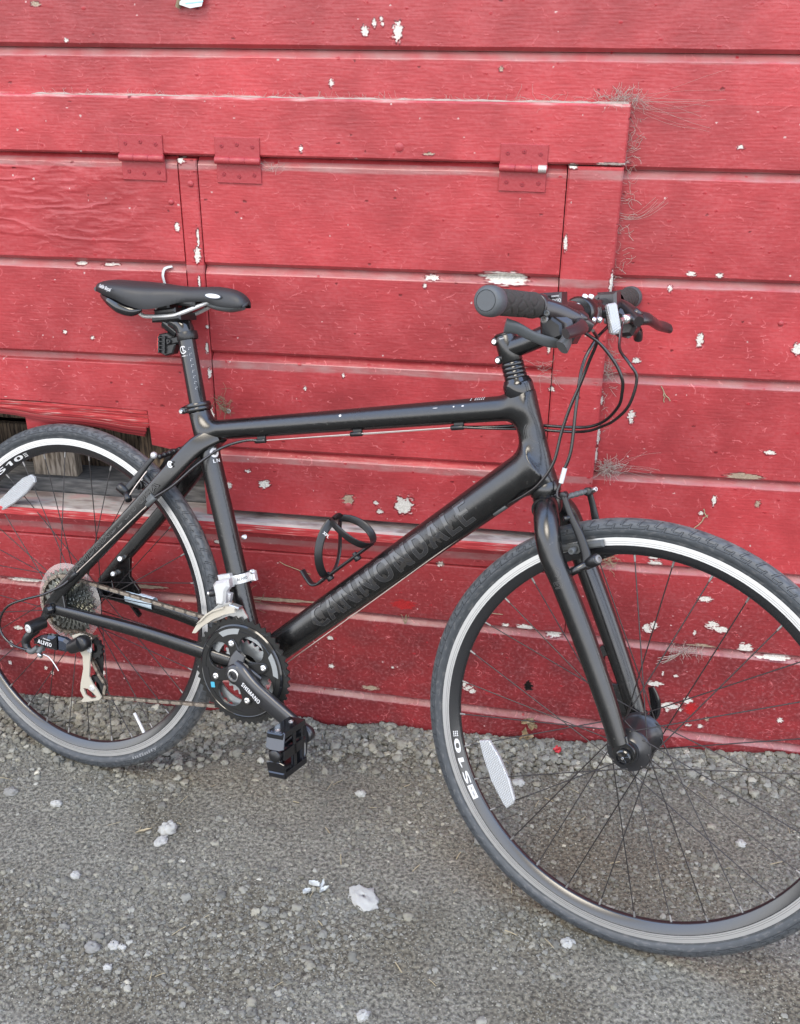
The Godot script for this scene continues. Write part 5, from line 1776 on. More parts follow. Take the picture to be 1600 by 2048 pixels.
func paint_wall() -> StandardMaterial3D:
	var w := 2048
	var h := 1170
	var px := w / WW
	var tone := noise(0.004, 3, 1).get_image(w, h).get_data()
	var gim := noise(0.30, 3, 2).get_image(w / 10, h)
	gim.resize(w, h, Image.INTERPOLATE_CUBIC)
	var grain := gim.get_data()
	var speck := noise(0.14, 4, 3).get_image(w, h).get_data()
	var blot := noise(0.018, 4, 4).get_image(w, h).get_data()
	var wim := noise(0.030, 3, 9).get_image(w / 4, h)
	wim.resize(w, h, Image.INTERPOLATE_CUBIC)
	var wrinkle := wim.get_data()
	var al := PackedByteArray()
	al.resize(w * h * 3)
	var hm := PackedByteArray()
	hm.resize(w * h)
	# red paint: linear base about (0.40, 0.026, 0.036)
	for y in h:
		var yy := WY1 - (y + 0.5) / px
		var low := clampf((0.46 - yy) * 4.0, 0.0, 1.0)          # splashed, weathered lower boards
		var row := 0
		while row < groove.size() and yy < groove[row][0] - 0.004:
			row += 1
		var own := [0.955 + 0.09 * fposmod(row * 0.618 + 0.2, 1.0), 0.955 + 0.09 * fposmod(row * 0.414 + 0.63, 1.0)]
		var wy := 1.0 if yy > 0.975 and yy < 1.14 else 0.0
		for x in w:
			var i := y * w + x
			var s := speck[i]
			var k := 0.79 + tone[i] * 0.0008 + grain[i] * 0.00034 + blot[i] * 0.0005 + s * 0.00014
			k *= own[0] if x < 1388 or yy > 1.243 else own[1]
			var wash := clampf((blot[i] - 120) * 0.0012 + (s - 120) * 0.0012, 0.0, 0.14)      # chalky bloom
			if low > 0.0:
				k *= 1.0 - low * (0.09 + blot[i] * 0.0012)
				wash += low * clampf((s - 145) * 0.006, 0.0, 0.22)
			var r := 0.604 * k
			var g := 0.203 * k
			var b := 0.217 * k
			r += (0.62 - r) * wash
			g += (0.45 - g) * wash
			b += (0.45 - b) * wash
			al[i * 3] = int(r * 255.0)
			al[i * 3 + 1] = int(g * 255.0)
			al[i * 3 + 2] = int(b * 255.0)
			var hh := 118.0 + (grain[i] - 128) * 0.16 + (s - 128) * 0.11 + (blot[i] - 128) * 0.22
			if wy > 0.0 and x < 850:
				hh += (44 - mini(absi(wrinkle[i] - 128), 44)) * 2.7 * clampf((850 - x) * 0.01, 0.0, 1.0) * clampf((yy - 0.975) * 30.0, 0.0, 1.0)
			hm[i] = clampi(int(hh), 0, 255)
	var dot := func(cx: float, cy: float, rx: float, ry: float, c: Color, dh: int, sd: int, rough: float) -> void:
		# an irregular patch, centre and radii in metres
		var n := noise(1.1, 3, sd)
		var x0 := int((cx - rx * 1.5 - WX0) * px)
		var x1 := int((cx + rx * 1.5 - WX0) * px) + 1
		var y0 := int((WY1 - cy - ry * 1.5) * px)
		var y1 := int((WY1 - cy + ry * 1.5) * px) + 1
		for y in range(maxi(y0, 0), mini(y1 + 1, h)):
			for x in range(maxi(x0, 0), mini(x1 + 1, w)):
				var dx := ((x + 0.5) / px + WX0 - cx) / maxf(rx, 0.0011)
				var dy := (WY1 - (y + 0.5) / px - cy) / maxf(ry, 0.0011)
				var d := sqrt(dx * dx + dy * dy) + n.get_noise_2d(dx * 1.0 + sd, dy * 1.9) * rough
				if d > 1.12:
					continue
				var a := clampf((1.06 - d) * 7.0, 0.0, 1.0)
				var i := y * w + x
				var v := 0.9 + 0.2 * n.get_noise_2d(dx * 6.0, dy * 9.0)
				al[i * 3] = clampi(int(lerpf(al[i * 3], c.r * v * 255.0, a)), 0, 255)
				al[i * 3 + 1] = clampi(int(lerpf(al[i * 3 + 1], c.g * v * 255.0, a)), 0, 255)
				al[i * 3 + 2] = clampi(int(lerpf(al[i * 3 + 2], c.b * v * 255.0, a)), 0, 255)
				hm[i] = clampi(int(hm[i] + dh * a), 0, 255)
	rng.seed = 4
	# dust lying along the joints of the boards
	var dn := noise(0.02, 4, 8)
	for gi in groove.size():
		for x in w:
			var xx := WX0 + (x + 0.5) / px
			var yg := gy(gi, xx)
			var thick := 0.0125 * (1.0 + 0.25 * dn.get_noise_2d(x * 0.5, gi * 90.0))
			for k in 26:
				var yy := yg + 0.003 - k / px
				var q := (yg - yy) / thick
				var yi := int((WY1 - yy) * px)
				if yi < 0 or yi >= h:
					continue
				var i := yi * w + x
				var a := 0.0
				if q >= -0.05 and q <= 1.15:
					a = (0.66 + 0.42 * dn.get_noise_2d(x, gi * 50.0 + k * 2)) * clampf((1.15 - q) * 4.0, 0.0, 1.0)
					a = minf(a, 1.0)
				if a <= 0.0:
					continue
				al[i * 3] = int(lerpf(al[i * 3], 152.0, a))
				al[i * 3 + 1] = int(lerpf(al[i * 3 + 1], 113.0, a))
				al[i * 3 + 2] = int(lerpf(al[i * 3 + 2], 110.0, a))
	for x in int((0.998 - WX0) * px):   # worn, dusty top edge of the header
		for k in 5:
			var i := (int((WY1 - 1.2445) * px) + k) * w + x
			var a := clampf(0.38 + 1.1 * dn.get_noise_2d(x * 0.8, k * 6.0) - k * 0.08, 0.0, 1.0)
			al[i * 3] = int(lerpf(al[i * 3], 186.0, a))
			al[i * 3 + 1] = int(lerpf(al[i * 3 + 1], 156.0, a))
			al[i * 3 + 2] = int(lerpf(al[i * 3 + 2], 148.0, a))
	# scratches, bits of web and splashes: short crooked pale strokes
	for n in 12500:
		var xx := rng.randf_range(WX0, WX0 + WW)
		var yy := pow(rng.randf(), 1.5) * 1.5 - 0.05
		var ang := rng.randf_range(-0.7, 0.7) if rng.randf() < 0.72 else rng.randf_range(0.9, 2.2)
		var ln := rng.randf_range(1.5, 6.5) * (1.0 if rng.randf() < 0.92 else 3.0)
		var bend := rng.randf_range(-0.45, 0.45)
		var strong := rng.randf_range(0.12, 0.62) * (1.0 if yy < 0.95 else 0.5)
		var fx := (xx - WX0) * px
		var fy := (WY1 - yy) * px
		var t := 0.0
		while t < ln:
			var x := int(fx)
			var y := int(fy)
			if x >= 0 and x < w and y >= 0 and y < h:
				var i := y * w + x
				al[i * 3] = int(lerpf(al[i * 3], 214.0, strong))
				al[i * 3 + 1] = int(lerpf(al[i * 3 + 1], 134.0, strong))
				al[i * 3 + 2] = int(lerpf(al[i * 3 + 2], 134.0, strong))
				hm[i] = clampi(hm[i] + 26, 0, 255)
			fx += cos(ang)
			fy += sin(ang)
			ang += bend * 0.5 + rng.randf_range(-0.35, 0.35)
			t += 1.0
	# raised blisters and drips, and darker nicks
	for n in 900:
		var c := Color(0.66, 0.16, 0.19) if rng.randf() < 0.7 else Color(0.45, 0.10, 0.12)
		dot.call(rng.randf_range(WX0, WX0 + WW), rng.randf_range(0.0, 1.45), rng.randf_range(0.0012, 0.004), rng.randf_range(0.001, 0.0022), c, 40 if c.r > 0.5 else -30, n, 0.5)
	for n in 420:
		dot.call(rng.randf_range(WX0, WX0 + WW), rng.randf_range(0.0, 1.4), rng.randf_range(0.0008, 0.0022), rng.randf_range(0.0008, 0.0018), Color(0.80, 0.70, 0.68), -20, n + 900, 0.5)
	# flaked patches down to the white undercoat, bare wood or brighter red: x, y, half width, half height, kind
	var kinds := [Color(0.86, 0.84, 0.80), Color(0.66, 0.58, 0.50), Color(0.68, 0.15, 0.16), Color(0.06, 0.035, 0.035)]
	var chips := [0.631,1.342,0.0071,0.0134,0, 0.579,1.342,0.0056,0.0071,0, 0.594,1.354,0.0032,0.0063,0, 0.605,1.359,0.0024,0.0035,0, 0.607,1.352,0.0024,0.0028,0, 0.086,1.324,0.0038,0.0030,0, 0.041,1.377,0.0085,0.0032,1, 0.524,1.266,0.0037,0.0055,0, 0.476,1.167,0.0030,0.0043,0, 0.795,1.290,0.0035,0.0032,1, 0.818,0.967,0.0403,0.0110,0, 0.694,0.963,0.0121,0.0039,0, 0.683,0.950,0.0035,0.0034,0, 1.126,0.982,0.0073,0.0041,0, 1.172,0.981,0.0056,0.0037,0, 1.095,0.956,0.0033,0.0050,0, 0.996,0.965,0.0041,0.0184,0, 0.915,1.029,0.0029,0.0122,0, 0.918,1.150,0.0072,0.0034,0, 0.980,1.155,0.0237,0.0023,0, 0.269,1.144,0.0070,0.0044,0, 0.289,1.017,0.0022,0.0171,0, 0.286,0.989,0.0054,0.0130,0, 0.253,1.035,0.0041,0.0068,0, 0.068,0.965,0.0103,0.0027,0, 0.124,0.965,0.0140,0.0022,0, 1.155,0.871,0.0054,0.0113,0, 1.318,0.863,0.0089,0.0095,0, 1.053,0.830,0.0072,0.0045,0, 1.055,0.729,0.0061,0.0084,0, 1.056,0.718,0.0035,0.0047,0, 1.176,1.182,0.0053,0.0026,0, 1.266,0.623,0.0313,0.0068,1, 1.304,0.672,0.0094,0.0038,0, 1.221,0.573,0.0044,0.0090,0, 1.298,0.571,0.0044,0.0060,1, 1.202,0.546,0.0045,0.0041,0, 1.127,0.450,0.0120,0.0053,0, 1.131,0.434,0.0120,0.0075,0, 1.233,0.365,0.0125,0.0060,0, 1.135,0.290,0.0105,0.0103,0, 1.145,0.298,0.0076,0.0080,0, 1.255,0.308,0.0122,0.0090,0, 1.270,0.300,0.0159,0.0068,0, 1.224,0.288,0.0028,0.0057,0, 1.163,0.162,0.0157,0.0060,0, 1.198,0.111,0.0197,0.0074,0, 1.232,0.127,0.0088,0.0085,0, 1.219,0.103,0.0049,0.0037,0, 1.194,0.100,0.0040,0.0049,0, 1.240,0.108,0.0128,0.0135,2, 1.323,0.261,0.0131,0.0114,0, 1.238,0.258,0.0285,0.0058,1, 1.383,0.241,0.0328,0.0046,0, 1.275,0.086,0.0049,0.0049,1, 1.264,0.067,0.0059,0.0044,0, 1.240,0.067,0.0069,0.0031,0, 1.417,0.098,0.0058,0.0061,0, 1.175,0.188,0.0024,0.0059,0, 1.201,0.184,0.0049,0.0030,0, 0.382,0.559,0.0109,0.0079,0, 0.311,0.552,0.0065,0.0064,0, 0.651,0.532,0.0164,0.0169,0, 0.545,0.538,0.0107,0.0106,1, 0.605,0.516,0.0058,0.0043,0, 0.598,0.534,0.0049,0.0042,0, 0.351,0.584,0.0050,0.0031,0, 0.272,0.416,0.0057,0.0040,0, 0.499,0.211,0.0063,0.0049,0, 0.500,0.141,0.0064,0.0050,0, 0.506,0.081,0.0108,0.0039,0, 0.582,0.094,0.0182,0.0051,1, 0.629,0.150,0.0032,0.0031,0, 0.650,0.304,0.0234,0.0105,2, 0.722,0.401,0.0069,0.0044,0, 0.788,0.114,0.0104,0.0063,0, 0.797,0.107,0.0073,0.0057,0, 0.779,0.123,0.0052,0.0062,0, 0.911,0.131,0.0087,0.0105,3, 0.895,0.271,0.0159,0.0070,0, 0.856,0.273,0.0070,0.0041,0, 0.954,0.256,0.0148,0.0047,0, 0.397,0.293,0.0683,0.0042,1, 0.333,0.448,0.0205,0.0056,0, 0.404,0.450,0.0152,0.0044,0, 0.544,0.452,0.0080,0.0077,1, -0.186,0.175,0.0093,0.0051,0, -0.209,0.132,0.0047,0.0079,0, -0.147,0.118,0.0058,0.0053,0, -0.220,0.082,0.0047,0.0047,0, -0.138,0.076,0.0041,0.0047,0, -0.125,0.064,0.0035,0.0047,0, -0.151,0.292,0.0450,0.0037,0, 0.106,0.302,0.0489,0.0048,1, -0.009,0.076,0.0058,0.0093,0, 0.289,0.687,0.0049,0.0200,0, 0.290,0.823,0.0028,0.0103,0, 0.291,0.775,0.0033,0.0096,0, 0.292,0.632,0.0030,0.0134,0, 0.285,0.941,0.0023,0.0115,0, 0.995,0.916,0.0025,0.0086,0, 1.001,0.688,0.0027,0.0192,0, 1.001,0.649,0.0022,0.0147,0, 1.001,0.754,0.0026,0.0074,0, 0.901,0.850,0.0026,0.0089,0, 0.911,0.778,0.0044,0.0046,0, 0.136,0.533,0.0041,0.0065,0, 0.105,0.930,0.0038,0.0036,0, 0.023,0.841,0.0039,0.0033,0, 0.074,0.832,0.0034,0.0028,0, 0.539,0.783,0.0023,0.0038,0, 0.468,0.755,0.0023,0.0038,0, 0.293,0.862,0.0028,0.0028,0, 0.686,1.164,0.0082,0.0023,1]
	for i in range(0, chips.size(), 5):
		var kd := int(chips[i + 4])
		if kd == 0 or kd == 1:   # the lifted lip of paint round the patch, its shadow line painted dark
			dot.call(chips[i], chips[i + 1] - 0.0005, chips[i + 2] * 1.08 + 0.0008, chips[i + 3] * 1.12 + 0.0008, Color(0.40, 0.10, 0.12), 45, 300 + i, 0.45 if chips[i + 2] > 0.02 else 0.65)
		dot.call(chips[i], chips[i + 1], chips[i + 2], chips[i + 3], kinds[kd], -70 if kd != 2 else -8, 300 + i, 0.45 if chips[i + 2] > 0.02 else 0.65)
	var m := mat("wall_paint", Color.WHITE, 0.37, 0.0, 0.5)
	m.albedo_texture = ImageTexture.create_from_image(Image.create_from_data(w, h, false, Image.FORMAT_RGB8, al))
	m.heightmap_enabled = true
	m.heightmap_texture = ImageTexture.create_from_image(Image.create_from_data(w, h, false, Image.FORMAT_L8, hm))
	m.heightmap_scale = 0.22
	return m

func wall_uv(mb: MB) -> void:
	for i in mb.v.size():
		mb.uv[i] = Vector2((mb.v[i].x - WX0) / WW, (WY1 - mb.v[i].y) / WH)

# one board between two lines, its long edges chamfered; top/bot: lines as [y at x = 0, slope]
func plank(parent: Node, x0: float, x1: float, top: Array, bot: Array, z: float, vee_top: bool, vee_bot: bool, m: Material, called := "plank") -> void:
	var mb := MB.new()
	var n := maxi(2, int((x1 - x0) / 0.05))
	var w := noise(2.2, 3, int(absf(top[0]) * 1000.0) + int(x0 * 10.0))
	var rows := []
	for i in n + 1:
		var x := lerpf(x0, x1, float(i) / n)
		var a: float = top[0] + top[1] * x
		var b: float = bot[0] + bot[1] * x
		var e := w.get_noise_1d(x * 8.0) * 0.0011
		var f := w.get_noise_1d(x * 8.0 + 50.0) * 0.0009
		var row := PackedVector3Array()
		if vee_top:
			row.append_array(PackedVector3Array([Vector3(x, a - 0.0002, z - 0.030), Vector3(x, a - 0.0002, z - 0.0130), Vector3(x, a - 0.0115 + e, z - 0.001), Vector3(x, a - 0.0130 + e, z)]))
		else:
			row.append_array(PackedVector3Array([Vector3(x, a, z - 0.030), Vector3(x, a, z - 0.002), Vector3(x, a - 0.0010 + e, z - 0.0006), Vector3(x, a - 0.0025 + e, z)]))
		if vee_bot:
			row.append_array(PackedVector3Array([Vector3(x, b + 0.0068 + f, z), Vector3(x, b + 0.0055 + f, z - 0.0010), Vector3(x, b + 0.0002, z - 0.0080), Vector3(x, b + 0.0002, z - 0.030)]))
		else:
			row.append_array(PackedVector3Array([Vector3(x, b + 0.0025 + f, z), Vector3(x, b + 0.0010 + f, z - 0.0006), Vector3(x, b, z - 0.002), Vector3(x, b, z - 0.030)]))
		rows.append(row)
	for i in n:
		for k in 8:
			var p: PackedVector3Array = rows[i]
			var q: PackedVector3Array = rows[i + 1]
			var j := (k + 1) % 8
			var c := Vector3(p[k].x, (p[0].y + p[7].y) * 0.5, z - 0.015)
			mb.quad(p[k], p[j], q[j], q[k], ((p[k] + p[j]) * 0.5 - c) * Vector3(0, 1, 1) if k != 7 else Vector3(0, 0, -1))
	mb.cap(rows[0], Vector3(-1, 0, 0))
	mb.cap(rows[n], Vector3(1, 0, 0))
	wall_uv(mb)
	part(called, mb, m, parent)

func wall_box(parent: Node, called: String, x0: float, x1: float, y0: float, y1: float, z0: float, z1: float, m: Material, bev := 0.0018) -> void:
	var mb := MB.new()
	mb.box(Vector3(x1 - x0, y1 - y0, z1 - z0), bev, Transform3D(Basis(), Vector3(x0 + x1, y0 + y1, z0 + z1) * 0.5))
	wall_uv(mb)
	part(called, mb, m, parent)

func ramp(key: String, stops: Array, rough: float, freq: float, per_m: Vector3, relief: float, s := 1) -> StandardMaterial3D:
	var m := mat(key, Color.WHITE, rough)
	var g := Gradient.new()
	var offs := PackedFloat32Array()
	var cols := PackedColorArray()
	for q in stops:
		offs.append(q[0])
		cols.append((q[1] as Color).linear_to_srgb())
	g.offsets = offs
	g.colors = cols
	var t := NoiseTexture2D.new()
	t.width = 512
	t.height = 512
	t.seamless = true
	t.noise = noise(freq, 5, s)
	t.color_ramp = g
	m.albedo_texture = t
	var r := NoiseTexture2D.new()
	r.width = 512
	r.height = 512
	r.seamless = true
	r.noise = noise(freq, 5, s)
	m.heightmap_enabled = true
	m.heightmap_texture = r
	m.heightmap_scale = relief
	m.uv1_triplanar = true
	m.uv1_world_triplanar = true
	m.uv1_scale = per_m
	return m

func build_wall() -> void:
	var paint := paint_wall()
	ramp("sill_grey", [[0.2, Color(0.20, 0.15, 0.135)], [0.45, Color(0.33, 0.285, 0.26)], [0.6, Color(0.38, 0.34, 0.31)], [0.8, Color(0.42, 0.28, 0.26)]], 0.85, 0.02, Vector3(1.1, 3.0, 3.0), 0.12, 21)
	ramp("old_wood", [[0.2, Color(0.10, 0.08, 0.06)], [0.5, Color(0.25, 0.21, 0.165)], [0.8, Color(0.34, 0.30, 0.25)]], 0.9, 0.03, Vector3(9.0, 1.2, 9.0), 0.12, 22)
	ramp("brown_wood", [[0.2, Color(0.035, 0.025, 0.018)], [0.5, Color(0.12, 0.085, 0.055)], [0.8, Color(0.22, 0.16, 0.10)]], 0.9, 0.03, Vector3(9.0, 1.2, 9.0), 0.12, 23)
	ramp("grey_beam", [[0.2, Color(0.07, 0.07, 0.07)], [0.8, Color(0.16, 0.155, 0.15)]], 0.9, 0.03, Vector3(1.2, 6.0, 6.0), 0.1, 24)
	ramp("bright_red", [[0.25, Color(0.30, 0.020, 0.024)], [0.55, Color(0.40, 0.034, 0.036)], [0.72, Color(0.40, 0.09, 0.085)], [0.85, Color(0.46, 0.30, 0.27)]], 0.85, 0.03, Vector3(1.0, 16.0, 16.0), 0.08, 25)
	var wall := holder("barn_wall", self)
	tag(wall, "old red plank wall with hinged hatch doors and a broken bottom corner", "wall")
	var L := -2.4
	var R := 3.8
	# boards above and beside the hatches
	var tops := [[1.3135 + 0.171 * 7, 0.0], [1.3135 + 0.171 * 6, 0.0], [1.3135 + 0.171 * 5, 0.0], [1.3135 + 0.171 * 4, 0.0], [1.3135 + 0.171 * 3, 0.0], [1.3135 + 0.171 * 2, 0.0], [1.4845, 0.0], groove[0], groove[1]]
	for i in tops.size() - 1:
		plank(wall, L, R, tops[i], tops[i + 1], 0.0, true, true, paint)
	for i in range(1, 6):
		var bot = groove[i + 1]
		plank(wall, 0.975, R, groove[i], bot, 0.0, true, true, paint)
	plank(wall, L, 0.9735, [0.4050, -0.0085], groove[6], 0.0, false, true, paint)
	plank(wall, L, 0.9735, [0.4665, -0.0085], [0.4060, -0.0085], -0.0035, false, false, paint)
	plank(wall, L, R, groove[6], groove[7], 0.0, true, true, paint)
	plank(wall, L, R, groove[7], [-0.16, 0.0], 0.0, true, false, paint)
	# frame of the hatches
	wall_box(wall, "hatch_header", -1.6, 0.9985, 1.1530, 1.2430, -0.012, 0.024, paint, 0.003)
	wall_box(wall, "hatch_post", 0.2634, 0.2958, 0.4870, 1.1470, -0.015, 0.019, paint, 0.002)
	wall_box(wall, "hatch_post", 0.9102, 0.9975, 0.4200, 1.1500, -0.012, 0.022, paint, 0.003)
	wall_box(wall, "hatch_post", -1.6, -1.5, 0.4870, 1.1500, -0.012, 0.022, paint, 0.003)
	# right-hand hatch
	var door := holder("hatch_door", wall)
	var x0 := 0.2978
	var x1 := 0.9085
	var zz := 0.018
	plank(door, x0, x1, [1.1500, 0], groove[2], zz, true, true, paint)
	plank(door, x0, x1, groove[2], [0.8140, -0.004], zz, true, true, paint)
	plank(door, x0, x1, [0.8140, -0.004], [0.6275, -0.004], zz, true, true, paint)
	plank(door, x0, x1, [0.6275, -0.004], [0.5020, -0.012], zz, true, false, paint)
	# left-hand hatch, its lowest board torn away along the bottom
	door = holder("hatch_door", wall)
	plank(door, -1.49, 0.2620, [1.1500, 0], groove[2], zz, true, true, paint)
	plank(door, -1.49, 0.2620, groove[2], [0.7980, 0.001], zz, true, true, paint)
	var mb := MB.new()
	mb.slab(P2([-1.49, 0.7845, 0.2620, 0.7850, 0.2620, 0.6140, 0.2300, 0.6155, 0.2050, 0.6190, 0.1660, 0.6260, 0.1640, 0.6950, 0.09, 0.6975, 0.015, 0.7000, -0.05, 0.7030, -0.15, 0.7030, -0.25, 0.7060, -0.40, 0.72, -1.49, 0.70]), 0.022, 0.001, Transform3D(Basis(), Vector3(0, 0, zz - 0.011)))
	mb.slab(P2([-1.49, 0.7972, 0.2620, 0.7975, 0.2620, 0.7845, -1.49, 0.7840]), 0.012, 0.001, Transform3D(Basis(Vector3.RIGHT, 0.0), Vector3(0, 0, zz - 0.018)))
	wall_uv(mb)
	part("torn_plank", mb, paint, door)
	rng.seed = 31
	for i in 9:   # slivers of the split layer, one below another
		mb = MB.new()
		var out := PackedVector2Array()
		var back := PackedVector2Array()
		var xr := 0.1625 - (0.0 if i < 5 else (i - 4) * 0.0035)
		for k in 15:
			var x := lerpf(-0.45, xr, k / 14.0)
			var yt := lerpf(0.7015, 0.6955, clampf((x + 0.15) / 0.31, 0.0, 1.0))
			var yb := lerpf(0.6700, 0.6400, clampf((x + 0.14) / 0.30, 0.0, 1.0)) + 0.0025 * sin(x * 37.0)
			out.append(Vector2(x, lerpf(yt, yb, i / 9.0) + rng.randf_range(-0.0008, 0.0008)))
			back.append(Vector2(x, lerpf(yt, yb, (i + 1.0) / 9.0) - 0.0014 + rng.randf_range(-0.0012, 0.0006)))
		back.reverse()
		out.append_array(back)
		mb.slab(out, 0.004, 0.0006, Transform3D(Basis(), Vector3(0, 0, zz - 0.004 - 0.0022 * (i % 3) - 0.0008 * i)))
		part("sliver", mb, M.bright_red if i < 6 else paint, door)
	mb = MB.new()
	mb.slab(P2([-0.0935, 0.690, -0.0120, 0.690, -0.0135, 0.600, -0.052, 0.592, -0.0925, 0.598]), 0.014, 0.001, Transform3D(Basis(), Vector3(0, 0, -0.010)))
	wall_uv(mb)
	part("broken_board", mb, paint, door)
	# sill
	mb = MB.new()
	mb.box(Vector3(2.6, 0.016, 0.075), 0.004, Transform3D(Basis(Vector3.BACK, -0.011), Vector3(-0.31, 0.4835, 0.0005)))
	part("sill", mb, M.sill_grey, wall)
	mb = MB.new()
	mb.box(Vector3(2.6, 0.0165, 0.006), 0.0015, Transform3D(Basis(Vector3.BACK, -0.011), Vector3(-0.31, 0.4795, 0.0385)))
	part("sill_edge", mb, M.bright_red, wall)
	# hinges
	for q in [[0.2045, 1.1475], [0.3690, 1.1465], [0.8385, 1.1455]]:
		var hg := holder("hinge", wall, Transform3D(Basis(Vector3.BACK, -0.012), Vector3(q[0], q[1], 0.0)))
		for s in [1.0, -1.0]:
			mb = MB.new()
			mb.box(Vector3(0.0755, 0.0345, 0.003), 0.0008, at(Vector3(0, 0.0195 * s, 0.0255 if s > 0 else 0.0198)))
			part("hinge_leaf", mb, M.hinge, hg)
			for k in 3:
				mb = MB.new()
				var p := Vector3(-0.026 + 0.026 * k, 0.0255 * s - (0.003 * s if k != 1 else 0.0), 0.0270 if s > 0 else 0.0213)
				mb.lathe(P2([0, 0, 0.0036, 0, 0.0030, 0.0012, 0.0012, 0.0013, 0.001, 0.0004, 0, 0.0004]), at(p), 10)
				part("screw", mb, M.screw, hg)
		mb = MB.new()
		for k in 3:
			rod(mb, Vector3(-0.0385 + k * 0.0257 + 0.00015, 0, 0.0265), Vector3(-0.0385 + (k + 1) * 0.0257 - 0.00015, 0, 0.0265), 0.0062, 0.0003, 16)
		part("knuckle", mb, M.hinge, hg)
		mb = MB.new()
		var kx := 0.0235 if q[0] > 0.8 else (-0.03 if q[0] < 0.3 else -0.0285)
		rod(mb, Vector3(kx, 0, 0.0265), Vector3(kx + 0.0135, 0, 0.0265), 0.0064, 0.0004, 14)
		if q[0] > 0.8:
			part("worn_knuckle", mb, M.hinge_worn, hg)
	# nail and screw heads
	for q in [[0.638, 1.173, 0.0075, 0.024], [0.246, 1.076, 0.005, 0.018], [0.283, 1.107, 0.0055, 0.019], [0.5445, 0.5225, 0.008, 0.018], [1.283, 0.905, 0.005, 0.0]]:
		mb = MB.new()
		mb.lathe(P2([0, -0.001, q[2], -0.001, q[2] * 0.95, 0.0012, q[2] * 0.6, 0.0026, 0, 0.003]), at(Vector3(q[0], q[1], q[3])), 14)
		part("nail_head", mb, M.hinge, wall)
	mb = MB.new()
	mb.lathe(P2([0, 0, 0.0046, 0, 0.004, 0.002, 0.0016, 0.0021, 0.0012, 0.0008, 0, 0.0008]), at(Vector3(0.3215, 0.7035, 0.018)), 14)
	part("screw", mb, M.pale_alloy, wall)
	mb = MB.new()   # near-black strip on the post, a slot's shade put into colour
	mb.slab(P2([0.2630, 0.5550, 0.2655, 0.5550, 0.2655, 0.5790, 0.2630, 0.5790]), 0.001, 0.0, at(Vector3(0.006, 0, 0.0197)))
	part("slot", mb, M.dark_inside, wall)
	# what shows through the hole
	wall_box(wall, "floor_beam", -2.0, 0.2635, 0.4600, 0.5150, -0.120, -0.045, M.grey_beam)
	wall_box(wall, "wall_stud", -0.1210, -0.0300, 0.5155, 0.9, -0.085, -0.055, M.old_wood)
	wall_box(wall, "wall_stud", 0.1080, 0.1800, 0.5155, 0.9, -0.135, -0.062, M.brown_wood)
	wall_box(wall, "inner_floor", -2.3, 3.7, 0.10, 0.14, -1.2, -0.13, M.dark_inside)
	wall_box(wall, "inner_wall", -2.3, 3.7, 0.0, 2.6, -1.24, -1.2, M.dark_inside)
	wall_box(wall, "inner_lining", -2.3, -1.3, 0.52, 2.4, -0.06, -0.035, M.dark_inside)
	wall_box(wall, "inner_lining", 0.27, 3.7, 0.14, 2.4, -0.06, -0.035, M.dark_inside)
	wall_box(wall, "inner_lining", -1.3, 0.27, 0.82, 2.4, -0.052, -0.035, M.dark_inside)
	for k in 5:
		wall_box(wall, "inner_board", -2.0, 0.9, 0.15 + k * 0.155, 0.29 + k * 0.155, -0.52, -0.50, M.brown_wood)
	wall_box(wall, "wall_end", L, L + 0.03, -0.1, 2.68, -1.24, -0.0305, paint)
	wall_box(wall, "wall_end", R - 0.03, R, -0.1, 2.68, -1.24, -0.0305, paint)
	wall_box(wall, "roof_board", L, R, 2.52, 2.56, -1.24, -0.0305, paint)

# ---------------------------------------------------------------- ground
func bank(x: float) -> float:   # gravel heaped against the wall
	return 0.022 * exp(-pow((x + 0.05) / 0.28, 2)) + 0.014 * exp(-pow((x - 0.35) / 0.12, 2)) - 0.010 * exp(-pow((x - 0.50) / 0.05, 2)) + 0.012 * exp(-pow((x - 0.62) / 0.05, 2)) + 0.012 * exp(-pow((x - 1.46) / 0.09, 2)) - 0.004

var ground_noise: FastNoiseLite
func ground_y(x: float, z: float) -> float:
	var zz := minf(z, 1.4)
	var xx := clampf(x, -1.5, 2.6)
	var h := -0.0158 + 0.01545 * xx + 0.0763 * zz
	h += bank(x) * exp(-maxf(z, 0.0) / 0.09)
	if absf(x) < 4.0 and z < 4.0:
		h += ground_noise.get_noise_2d(x * 9.0, z * 9.0) * 0.0042 + ground_noise.get_noise_2d(x * 55.0, z * 55.0) * 0.0016
	var d1 := Vector2(x - 0.0133, z - 0.2045).length_squared()
	var d2 := Vector2(x - 1.021, z - 0.56).length_squared()
	return h + 0.003 - 0.002 * exp(-d1 / 0.004) - 0.002 * exp(-d2 / 0.004)

func rock_mesh(seed_: int, rough: float, rings := 7, segs := 10) -> ArrayMesh:
	var n := noise(0.9, 2, seed_)
	var mb := MB.new()
	var rows := []
	for i in rings + 1:
		var f := -PI / 2 + PI * i / rings
		var row := PackedVector3Array()
		for k in segs:
			var a := PI2 * k / segs
			var p := Vector3(cos(f) * cos(a), sin(f), cos(f) * sin(a))
			row.append(p * (1.0 + rough * n.get_noise_3dv(p * 1.6) + rough * 0.5 * n.get_noise_3dv(p * 4.0) + rough * 0.07 * n.get_noise_3dv(p * 9.0)))
		rows.append(row)
	mb.grid(rows, true, false)
	return mb.commit()

